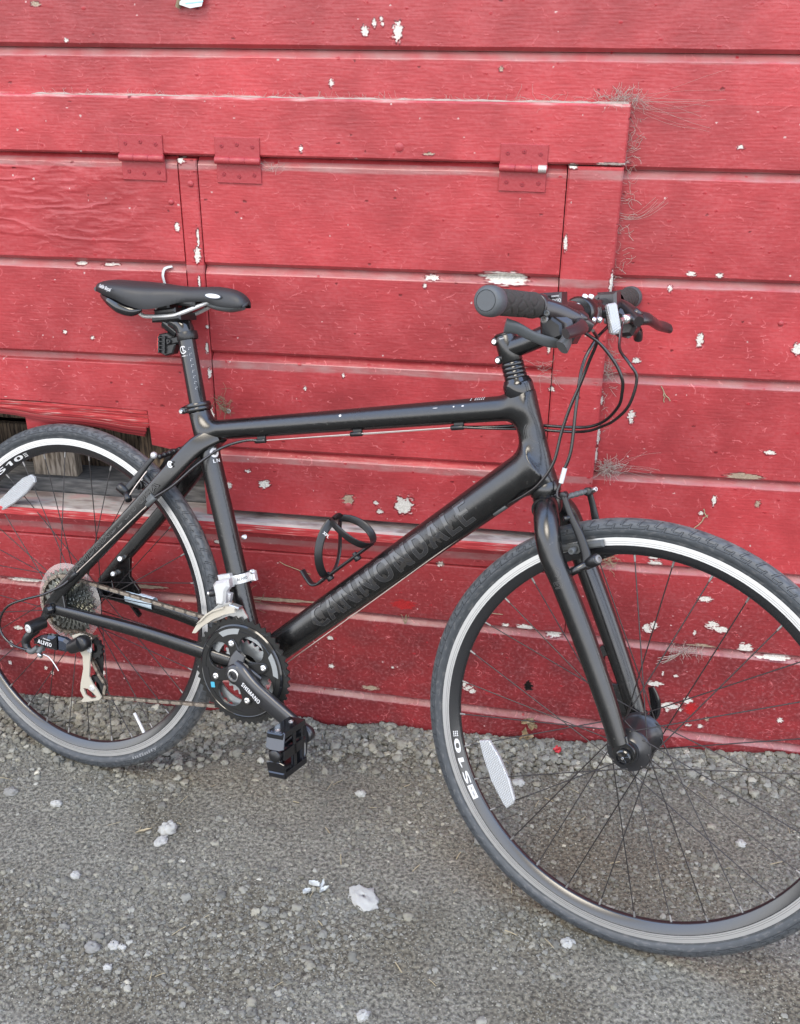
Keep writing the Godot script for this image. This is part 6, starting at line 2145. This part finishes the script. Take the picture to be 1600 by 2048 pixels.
func build_ground() -> void:
	ground_noise = noise(1.0, 3, 77)
	var xs := PackedFloat32Array([-60, -20, -8, -4, -2.5, -1.6])
	var x := -1.0
	while x < 2.2:
		xs.append(x)
		x += 0.008
	xs.append_array(PackedFloat32Array([2.6, 3.5, 5, 9, 20, 60]))
	var zs := PackedFloat32Array()
	var z := -0.055
	while z < 1.25:
		zs.append(z)
		z += 0.008
	zs.append_array(PackedFloat32Array([1.4, 1.8, 2.5, 4, 8, 20, 60]))
	var mb := MB.new()
	var rows := []
	for zz in zs:
		var row := PackedVector3Array()
		for xx in xs:
			row.append(Vector3(xx, ground_y(xx, zz), zz))
		rows.append(row)
	mb.grid(rows, false, false, [], -1)
	var gm := ramp("gravel_dirt", [[0.2, Color(0.050, 0.047, 0.037)], [0.40, Color(0.121, 0.115, 0.092)], [0.58, Color(0.170, 0.161, 0.129)], [0.78, Color(0.255, 0.243, 0.198)]], 0.95, 0.07, Vector3(2.9, 2.9, 2.9), 0.35, 41)  # darkest stop paints the shadows between pebbles into the ground colour
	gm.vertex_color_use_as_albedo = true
	var tn := noise(2.4, 3, 51)
	for p in mb.v:   # patches of browner ground and paler dust
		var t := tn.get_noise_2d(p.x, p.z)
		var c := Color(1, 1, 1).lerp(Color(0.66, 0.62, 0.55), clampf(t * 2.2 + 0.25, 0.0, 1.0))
		c = c.lerp(Color(0.76, 0.70, 0.64), 0.8 * exp(-pow((p.x - 1.08) / 0.22, 2) - pow((p.z - 0.33) / 0.16, 2)))  # a browner, darker oval beside the front wheel
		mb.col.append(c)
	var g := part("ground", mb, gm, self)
	g.set_meta("kind", "structure")
	# pebbles
	rng.seed = 8
	var shapes := []
	shapes.append(rock_mesh(62, 0.62, 8, 11))
	var pm := mat("pebble", Color.WHITE, 0.93)
	pm.vertex_color_use_as_albedo = true
	var clump := noise(2.6, 4, 19)
	var lots := [[]]
	var tints := [[]]
	var spot := func(xx: float, zz: float, s: float, sink: float, tint_scale := 1.0) -> void:
		var k := 0
		var b := Basis.from_euler(Vector3(rng.randf() * 6.0, rng.randf() * 6.0, rng.randf() * 6.0)).scaled(Vector3(1.0, rng.randf_range(0.55, 0.85), 1.0) * s)
		b = Basis(Vector3.UP, rng.randf() * 6.28) * b * Basis.from_scale(Vector3(1.0, 1.0, rng.randf_range(0.65, 1.0)))
		lots[k].append(Transform3D(b, Vector3(xx, ground_y(xx, zz) + s * sink, zz)))
		var v := rng.randf_range(0.10, 0.20)
		var q := rng.randf()
		if q > 0.99:
			v = rng.randf_range(0.26, 0.40)
		elif q > 0.9:
			v = rng.randf_range(0.20, 0.27)
		var warm := rng.randf_range(0.0, 0.09)
		v *= tint_scale  # wall-foot gravel has a paler colour, fine grit a slightly darker one
		tints[k].append(Color(v * (1.02 + warm * 0.6), v, v * (0.86 - warm)))
	for i in 80000:
		var xx := rng.randf_range(-0.55, 1.8)
		var zz := pow(rng.randf(), 1.15) * 1.12
		var d := clump.get_noise_2d(xx, zz) * 0.5 + 0.5
		if rng.randf() > smoothstep(0.38, 0.66, d) * 1.0 + 0.06:
			continue
		var s := 0.0013 + 0.0042 * pow(rng.randf(), 2.0)
		if rng.randf() < 0.022:
			s = rng.randf_range(0.005, 0.0095)
		spot.call(xx, zz, s, rng.randf_range(-0.55, 0.15))
	for i in 90000:   # fine grit everywhere
		var xx := rng.randf_range(-0.5, 1.75)
		var zz := pow(rng.randf(), 1.1) * 1.0
		spot.call(xx, zz, rng.randf_range(0.0007, 0.0017), rng.randf_range(-0.4, 0.3), 0.95)
	for i in 5200:   # coarser loose gravel along the foot of the wall
		var xx := rng.randf_range(-0.55, 1.8)
		var zz := 0.004 + absf(rng.randfn(0.0, 0.055)) * (1.6 if xx < 0.3 else 1.0)
		var s := rng.randf_range(0.0035, 0.0085) * (1.35 if rng.randf() < 0.15 else 1.0)
		spot.call(xx, zz + s * 0.4, s, rng.randf_range(0.0, 0.6), 1.22)
	for k in 1:
		var mm := MultiMesh.new()
		mm.transform_format = MultiMesh.TRANSFORM_3D
		mm.use_colors = true
		mm.mesh = shapes[k]
		mm.instance_count = lots[k].size()
		for i in lots[k].size():
			mm.set_instance_transform(i, lots[k][i])
			mm.set_instance_color(i, tints[k][i])
		var o := MultiMeshInstance3D.new()
		o.multimesh = mm
		o.material_override = pm
		o.name = numbered("gravel", self)
		add_child(o, true)
		o.set_meta("kind", "stuff")
		tag(o, "loose grey gravel strewn over the packed ground and heaped along the wall", "gravel")

func stone(xx: float, zz: float, size: Vector3, m: String, label: String, sd: int, turn := 0.0) -> void:
	var o := inst("stone", rock_mesh(sd, 0.40, 12, 18), M[m], self, Transform3D(Basis(Vector3.UP, turn) * Basis.from_scale(size), Vector3(xx, ground_y(xx, zz) + size.y * 0.35, zz)))
	tag(o, label, "stone")

func tangle(mb: MB, c: Vector3, size: Vector3, count: int, r: float, ln: float) -> void:   # crooked strands heaped about a place
	for i in count:
		var p := c + Vector3(rng.randfn(0, 1) * size.x, rng.randfn(0, 1) * size.y, absf(rng.randfn(0, 1)) * size.z)
		var d := Vector3(rng.randf_range(-1, 1), rng.randf_range(-0.7, 0.7), rng.randf_range(-0.25, 0.25)).normalized()
		var pts := PackedVector3Array([p])
		for k in 5:
			d = (d + Vector3(rng.randf_range(-0.7, 0.7), rng.randf_range(-0.7, 0.7), rng.randf_range(-0.3, 0.3))).normalized()
			p += d * ln * rng.randf_range(0.1, 0.3)
			p.z = maxf(p.z, 0.001)
			pts.append(p)
		mb.tube(pts, r * rng.randf_range(0.6, 1.3), 4, false)

func strand(mb: MB, a: Vector3, b: Vector3, sag: float, r: float) -> void:
	var pts := PackedVector3Array()
	for k in 6:
		var t := k / 5.0
		pts.append(a.lerp(b, t) + Vector3(rng.randf_range(-0.002, 0.002), -sag * 4.0 * t * (1.0 - t), rng.randf_range(0, 0.002)))
	mb.tube(pts, r, 4, false)

func leaf(mb: MB, c: Vector3, ln: float, wd: float, b: Basis, curl: float) -> void:   # curled leaf with a little thickness
	for s in [0.0, 0.0006]:
		var rows := []
		for i in 7:
			var t := i / 6.0
			var row := PackedVector3Array()
			for k in 5:
				var y := (k / 4.0 - 0.5) * 2.0
				var w := wd * sin(PI * clampf(t * 0.94 + 0.04, 0, 1)) * (1.0 + 0.25 * sin(t * 19.0 + y * 2.0))
				row.append(c + b * Vector3((t - 0.5) * ln, y * w * 0.5, curl * (y * y + 0.6 * t * t) * wd - s))
			rows.append(row)
		mb.grid(rows, false, false, [], 1 if s == 0.0 else -1)

func build_litter() -> void:
	rng.seed = 99
	# stones one can pick out
	stone(0.268, 0.386, Vector3(0.017, 0.013, 0.014), "white_stone", "chalky white stone, larger of the touching pair left of centre", 201, 0.4)
	stone(0.266, 0.418, Vector3(0.014, 0.006, 0.010), "white_stone", "flat white stone touching the front of a larger chalky one", 202, 1.2)
	stone(0.650, 0.512, Vector3(0.030, 0.007, 0.022), "white_stone", "big flat pale grey stone sunk in the dirt near the front tyre", 203, 2.3)
	stone(0.277, 0.663, Vector3(0.008, 0.006, 0.008), "white_stone", "round white pebble in the front left group of pebbles", 204)
	stone(0.246, 0.672, Vector3(0.012, 0.007, 0.010), "stone", "grey pebble beside the round white one at the front left", 205)
	stone(0.291, 0.664, Vector3(0.007, 0.005, 0.005), "white_stone", "small oblong white pebble right of the round one at front left", 206)
	stone(0.285, 0.706, Vector3(0.007, 0.005, 0.006), "white_stone", "white pebble lying alone in front of the front left group", 207)
	stone(0.687, 0.745, Vector3(0.010, 0.007, 0.008), "white_stone", "white pebble nearest the viewer at the bottom of the picture", 208, 1.0)
	stone(0.035, 0.345, Vector3(0.011, 0.007, 0.008), "white_stone", "pale stone at the left in front of the rear tyre, right of a darker one", 209)
	stone(-0.071, 0.319, Vector3(0.014, 0.008, 0.010), "stone", "grey stone at the far left edge in front of the rear tyre", 210)
	stone(0.600, 0.240, Vector3(0.010, 0.007, 0.008), "white_stone", "pale pebble just right of the hanging pedal", 211)
	stone(0.900, 0.165, Vector3(0.012, 0.008, 0.010), "white_stone", "whitish gravel stone between the front tyre and the wall", 212)
	stone(1.300, 0.290, Vector3(0.009, 0.007, 0.008), "white_stone", "white stone seen through the right side of the front wheel", 213)
	stone(0.985, 0.565, Vector3(0.012, 0.005, 0.010), "white_stone", "pale stone in front of the front tyre's left side", 214)
	stone(0.835, 0.345, Vector3(0.010, 0.007, 0.008), "stone", "grey pebble left of the front tyre", 215)
	stone(0.150, 0.52, Vector3(0.009, 0.006, 0.008), "white_stone", "small white stone amid the gravel at the left", 216)
	# scraps
	var mb := MB.new()
	for i in 5:
		leaf(mb, Vector3(0.562 + rng.randf_range(-0.02, 0.02), ground_y(0.56, 0.5) + 0.003, 0.503 + rng.randf_range(-0.01, 0.012)), rng.randf_range(0.012, 0.026), rng.randf_range(0.005, 0.011), Basis.from_euler(Vector3(-PI / 2 + rng.randf_range(-0.5, 0.5), 0, rng.randf_range(-3, 3))), 0.7)
	tag(part("paper_scrap", mb, M.paper, self), "torn white paper scrap on the dirt between the pedal and flat stone", "paper scrap")
	mb = MB.new()
	for i in 4:
		leaf(mb, Vector3(0.980 + rng.randf_range(-0.006, 0.006), ground_y(0.98, 0.05) + 0.012, 0.050 + rng.randf_range(-0.004, 0.004)), 0.014, 0.009, Basis.from_euler(Vector3(-0.9 + rng.randf_range(-0.5, 0.5), rng.randf_range(-1, 1), rng.randf_range(-2, 2))), 0.4)
	tag(part("red_leaf", mb, M.red_flake, self), "small crumpled red leaf on the gravel behind the front wheel", "leaf")
	mb = MB.new()
	for i in 5:
		leaf(mb, Vector3(0.922 + rng.randf_range(-0.012, 0.012), 0.035 + rng.randf_range(-0.02, 0.025), 0.012), 0.032, 0.014, Basis.from_euler(Vector3(rng.randf_range(-0.4, 0.4), rng.randf_range(-0.4, 0.4), rng.randf_range(0.6, 2.4))), 0.5)
	tag(part("dry_leaf", mb, M.dead_leaf, self), "curled brown dead leaf caught on the lowest board behind the front wheel", "leaf")
	mb = MB.new()
	leaf(mb, Vector3(0.225, ground_y(0.225, 0.40) + 0.003, 0.395), 0.03, 0.006, Basis.from_euler(Vector3(-PI / 2, 0.5, 0)), 0.2)
	tag(part("wood_chip", mb, M.straw, self), "thin pale wood chip beside the chalky white stone", "wood chip")
	mb = MB.new()
	for i in 90:
		var xx := rng.randf_range(-0.3, 1.6)
		var zz := 0.01 + pow(rng.randf(), 2.0) * 0.8
		var d := Vector3(rng.randf_range(-1, 1), rng.randf_range(-0.05, 0.15), rng.randf_range(-1, 1)).normalized() * rng.randf_range(0.004, 0.013)
		var p := Vector3(xx, ground_y(xx, zz) + 0.003, zz)
		mb.tube(PackedVector3Array([p - d, p + Vector3(0, rng.randf_range(0, 0.001), 0), p + d]), rng.randf_range(0.0005, 0.0011), 4)
	var bits := part("chaff", mb, M.straw, self)
	bits.set_meta("kind", "stuff")
	tag(bits, "bits of straw and chaff scattered over the gravel", "chaff")
	# paper and twig stuck at the top of the wall
	mb = MB.new()
	mb.slab(P2([0.288, 1.395, 0.329, 1.400, 0.322, 1.374, 0.303, 1.371, 0.286, 1.376]), 0.0012, 0.0, Transform3D(Basis(Vector3.RIGHT, -0.16), Vector3(0, 0.018, 0.232)))
	var pp := part("label_paper", mb, M.paper, self)
	tag(pp, "torn white and blue paper label stuck at the top of the wall", "paper label")
	for i in 3:
		mb = MB.new()
		mb.slab(P2([0.296, 1.3905 - i * 0.006, 0.325, 1.3935 - i * 0.006, 0.324, 1.3918 - i * 0.006, 0.296, 1.3888 - i * 0.006]), 0.0014, 0.0, Transform3D(Basis(Vector3.RIGHT, -0.16), Vector3(0, 0.018, 0.2324)))
		part("blue_stripe", mb, M.paper_blue, pp)
	mb = MB.new()
	mb.tube(smooth(V([0.281, 1.373, 0.006, 0.289, 1.390, 0.010, 0.297, 1.412, 0.008]), 4), 0.0045, 8)
	tag(part("twig", mb, M.straw_dark, self), "short brown twig beside the torn paper label at the top", "twig")
	# pale strap hanging out of the joint behind the saddle
	mb = MB.new()
	mb.tube(smooth(V([0.236, 0.966, 0.014, 0.225, 0.963, 0.021, 0.2215, 0.951, 0.024, 0.2235, 0.935, 0.023, 0.2250, 0.915, 0.0215, 0.2255, 0.86, 0.021]), 5), 0.0012, 10, true, 3.2, Vector3(1, 0, 0), 0.6)
	tag(part("plastic_strap", mb, M.paper, self), "bent pale plastic strap hanging from the board joint behind the saddle", "strap")
	# cobwebs and wisps of dry grass
	mb = MB.new()
	for i in 15:
		strand(mb, Vector3(rng.randf_range(0.985, 1.01), rng.randf_range(1.235, 1.256), 0.012), Vector3(rng.randf_range(1.03, 1.15), rng.randf_range(1.20, 1.30), 0.001), rng.randf_range(-0.004, 0.008), rng.randf_range(0.0001, 0.00022))
	tangle(mb, Vector3(0.988, 1.250, 0.008), Vector3(0.016, 0.004, 0.006), 110, 0.00025, 0.020)
	tangle(mb, Vector3(0.90, 1.2455, 0.006), Vector3(0.05, 0.0015, 0.006), 40, 0.0002, 0.025)
	tag(part("cobweb", mb, M.web, self), "dusty cobweb fanning out from the top right corner of the hatch frame", "cobweb")
	mb = MB.new()
	for i in 120:
		var xx := rng.randf_range(-0.05, 0.85)
		tangle(mb, Vector3(xx, 1.2440, 0.004), Vector3(0.02, 0.0008, 0.006), 2, 0.0002, 0.011)
	var lump := noise(30.0, 3, 44)
	var ridge := PackedVector3Array()
	var fat := PackedFloat32Array()
	for i in 150:   # dust drifted on the ledge, thickest towards the corner
		var xx := lerpf(0.02, 0.995, i / 149.0)
		ridge.append(Vector3(xx, 1.2432 + 0.0010 * lump.get_noise_1d(xx), 0.012))
		fat.append(maxf(0.0004, 0.0014 + 0.0020 * lump.get_noise_1d(xx + 7.0) + 0.0016 * exp(-(0.995 - xx) / 0.12)))
	mb.tube(ridge, fat, 8, true, 2.5, Vector3(0, 0, 1))
	var fluff := part("cobweb", mb, M.web, self)
	fluff.set_meta("kind", "stuff")
	tag(fluff, "dusty web and fluff lying along the ledge above the hatch header", "cobweb")
	mb = MB.new()
	for i in 40:
		tangle(mb, Vector3(1.003 + rng.randf_range(0, 0.012), rng.randf_range(1.04, 1.24), 0.003), Vector3(0.004, 0.012, 0.003), 2, 0.0003, 0.018)
	for i in 6:
		strand(mb, Vector3(1.0, 1.077 + rng.randf_range(-0.008, 0.006), 0.008), Vector3(rng.randf_range(1.05, 1.075), 1.10 + rng.randf_range(-0.006, 0.004), 0.001), 0.012, 0.0002)
	tag(part("cobweb", mb, M.web, self), "web and fluff down the right edge of the hatch post", "cobweb")
	mb = MB.new()
	for i in 34:
		tangle(mb, Vector3(1.004 + rng.randf_range(0, 0.01), rng.randf_range(0.70, 1.02), 0.003), Vector3(0.002, 0.012, 0.002), 2, 0.0003, 0.016)
	tangle(mb, Vector3(1.008, 0.81, 0.004), Vector3(0.006, 0.018, 0.004), 40, 0.0004, 0.02)
	tag(part("dry_grass", mb, M.web, self), "thin dry wisps in the gap right of the post behind the brake cables", "dry grass")
	mb = MB.new()
	tangle(mb, Vector3(1.026, 0.628, 0.006), Vector3(0.012, 0.006, 0.005), 110, 0.00032, 0.022)
	for i in 9:
		strand(mb, Vector3(1.03, 0.632, 0.01), Vector3(rng.randf_range(1.06, 1.13), rng.randf_range(0.61, 0.67), 0.002), rng.randf_range(-0.006, 0.004), 0.00016)
	tag(part("dry_grass", mb, M.web, self), "pale nest-like tuft of dry grass right of the post above the front tyre", "dry grass")
	mb = MB.new()
	tangle(mb, Vector3(1.040, 0.445, 0.006), Vector3(0.008, 0.014, 0.006), 50, 0.0004, 0.028)
	tag(part("dry_grass", mb, M.straw, self), "straw tuft on the wall just behind the front brake", "dry grass")
	mb = MB.new()
	tangle(mb, Vector3(1.210, 0.250, 0.006), Vector3(0.016, 0.003, 0.005), 90, 0.0003, 0.018)
	for i in 8:
		strand(mb, Vector3(1.20, 0.245, 0.01), Vector3(1.160 + rng.randf_range(-0.01, 0.02), 0.222 + rng.randf_range(-0.01, 0.01), 0.006), 0.002, 0.0007)
	tag(part("dry_grass", mb, M.web, self), "grey grass tuft on the board joint seen through the front wheel's spokes", "dry grass")
	mb = MB.new()
	tangle(mb, Vector3(0.312, 0.715, 0.022), Vector3(0.005, 0.014, 0.004), 30, 0.0004, 0.024)
	for i in 6:
		strand(mb, Vector3(0.303, 0.722, 0.024), Vector3(0.322 + rng.randf_range(-0.004, 0.004), 0.705 + rng.randf_range(-0.006, 0.006), 0.022), 0.003, 0.0006)
	tag(part("dry_grass", mb, M.straw_dark, self), "brown wisps caught round a screw above the rear of the top tube", "dry grass")
	mb = MB.new()
	tangle(mb, Vector3(0.315, 0.280, 0.006), Vector3(0.008, 0.010, 0.006), 26, 0.0005, 0.05)
	strand(mb, Vector3(0.31, 0.285, 0.008), Vector3(0.332, 0.235, 0.006), 0.0, 0.0008)
	tag(part("dry_grass", mb, M.straw_dark, self), "dry weed on the board joint just above the bottom bracket", "dry grass")
	mb = MB.new()
	tangle(mb, Vector3(0.895, 0.812, 0.022), Vector3(0.012, 0.008, 0.005), 22, 0.0002, 0.03)
	tag(part("cobweb", mb, M.web, self), "small cobweb left of the post beside the stem spacers", "cobweb")
	mb = MB.new()
	tangle(mb, Vector3(0.425, 1.137, 0.022), Vector3(0.008, 0.003, 0.004), 18, 0.0002, 0.014)
	tag(part("cobweb", mb, M.web, self), "little web and fluff right of the middle hinge", "cobweb")
	mb = MB.new()
	for q in [[0.40, 0.385, 0.462, 0.360], [0.842, 0.333, 0.80, 0.303], [0.80, 0.305, 0.85, 0.300]]:
		strand(mb, Vector3(q[0], q[1], 0.004), Vector3(q[2], q[3], 0.003), 0.002, 0.0009)
	for i in 5:
		strand(mb, Vector3(0.655, 0.262, 0.004), Vector3(0.655 + rng.randf_range(-0.01, 0.01), 0.288, 0.012), 0.0, 0.0006)
	tag(part("straw", mb, M.straw, self), "loose straw stalks stuck to the lower boards under the down tube", "straw")
	mb = MB.new()
	for q in [[1.213, 0.545, 1.190, 0.512], [1.212, 0.540, 1.203, 0.556], [1.098, 0.787, 1.118, 0.760], [1.106, 0.775, 1.108, 0.757]]:
		strand(mb, Vector3(q[0], q[1], 0.004), Vector3(q[2], q[3], 0.003), 0.001, 0.0010)
	tag(part("straw", mb, M.straw, self), "thin twigs stuck on the boards above the front tyre at the right", "straw")

# ---------------------------------------------------------------- everything
func _ready() -> void:
	# camera
	var cam := Camera3D.new()
	cam.name = "camera"
	cam.transform = Transform3D(Basis(Vector3(0.9919, 0.0085, -0.1267), Vector3(-0.0625, 0.9014, -0.4284), Vector3(0.1106, 0.4329, 0.8947)).orthonormalized(), Vector3(0.8544, 1.3414, 1.7205))
	cam.fov = 54.19
	cam.near = 0.05
	cam.far = 300.0
	add_child(cam)
	cam.current = true
	# sky, sun and exposure
	var env := Environment.new()
	env.background_mode = Environment.BG_SKY
	var sm := ProceduralSkyMaterial.new()
	sm.sky_top_color = Color(0.66, 0.77, 0.95)
	sm.sky_horizon_color = Color(0.93, 0.92, 0.90)
	sm.sky_curve = 0.45
	sm.ground_horizon_color = Color(0.40, 0.385, 0.37)
	sm.ground_bottom_color = Color(0.36, 0.35, 0.33)
	sm.sun_angle_max = 1.0
	var sky := Sky.new()
	sky.sky_material = sm
	env.sky = sky
	env.background_energy_multiplier = 2.2
	env.tonemap_mode = Environment.TONE_MAPPER_LINEAR
	env.tonemap_exposure = 1.98
	env.sdfgi_enabled = true
	env.ssao_enabled = true
	env.ssil_enabled = true
	var we := WorldEnvironment.new()
	we.name = "world_environment"
	we.environment = env
	add_child(we)
	var sun := DirectionalLight3D.new()
	sun.name = "sun"
	sun.light_energy = 0.35
	sun.light_color = Color(1.0, 0.96, 0.9)
	sun.light_angular_distance = 25.0
	sun.shadow_enabled = true
	sun.transform = Transform3D(Basis(), Vector3(0, 5, 0)).looking_at(Vector3(0.25, 4.0, -0.75), Vector3.UP)
	add_child(sun)
	materials()
	build_wall()
	build_ground()
	build_bike()
	build_litter()
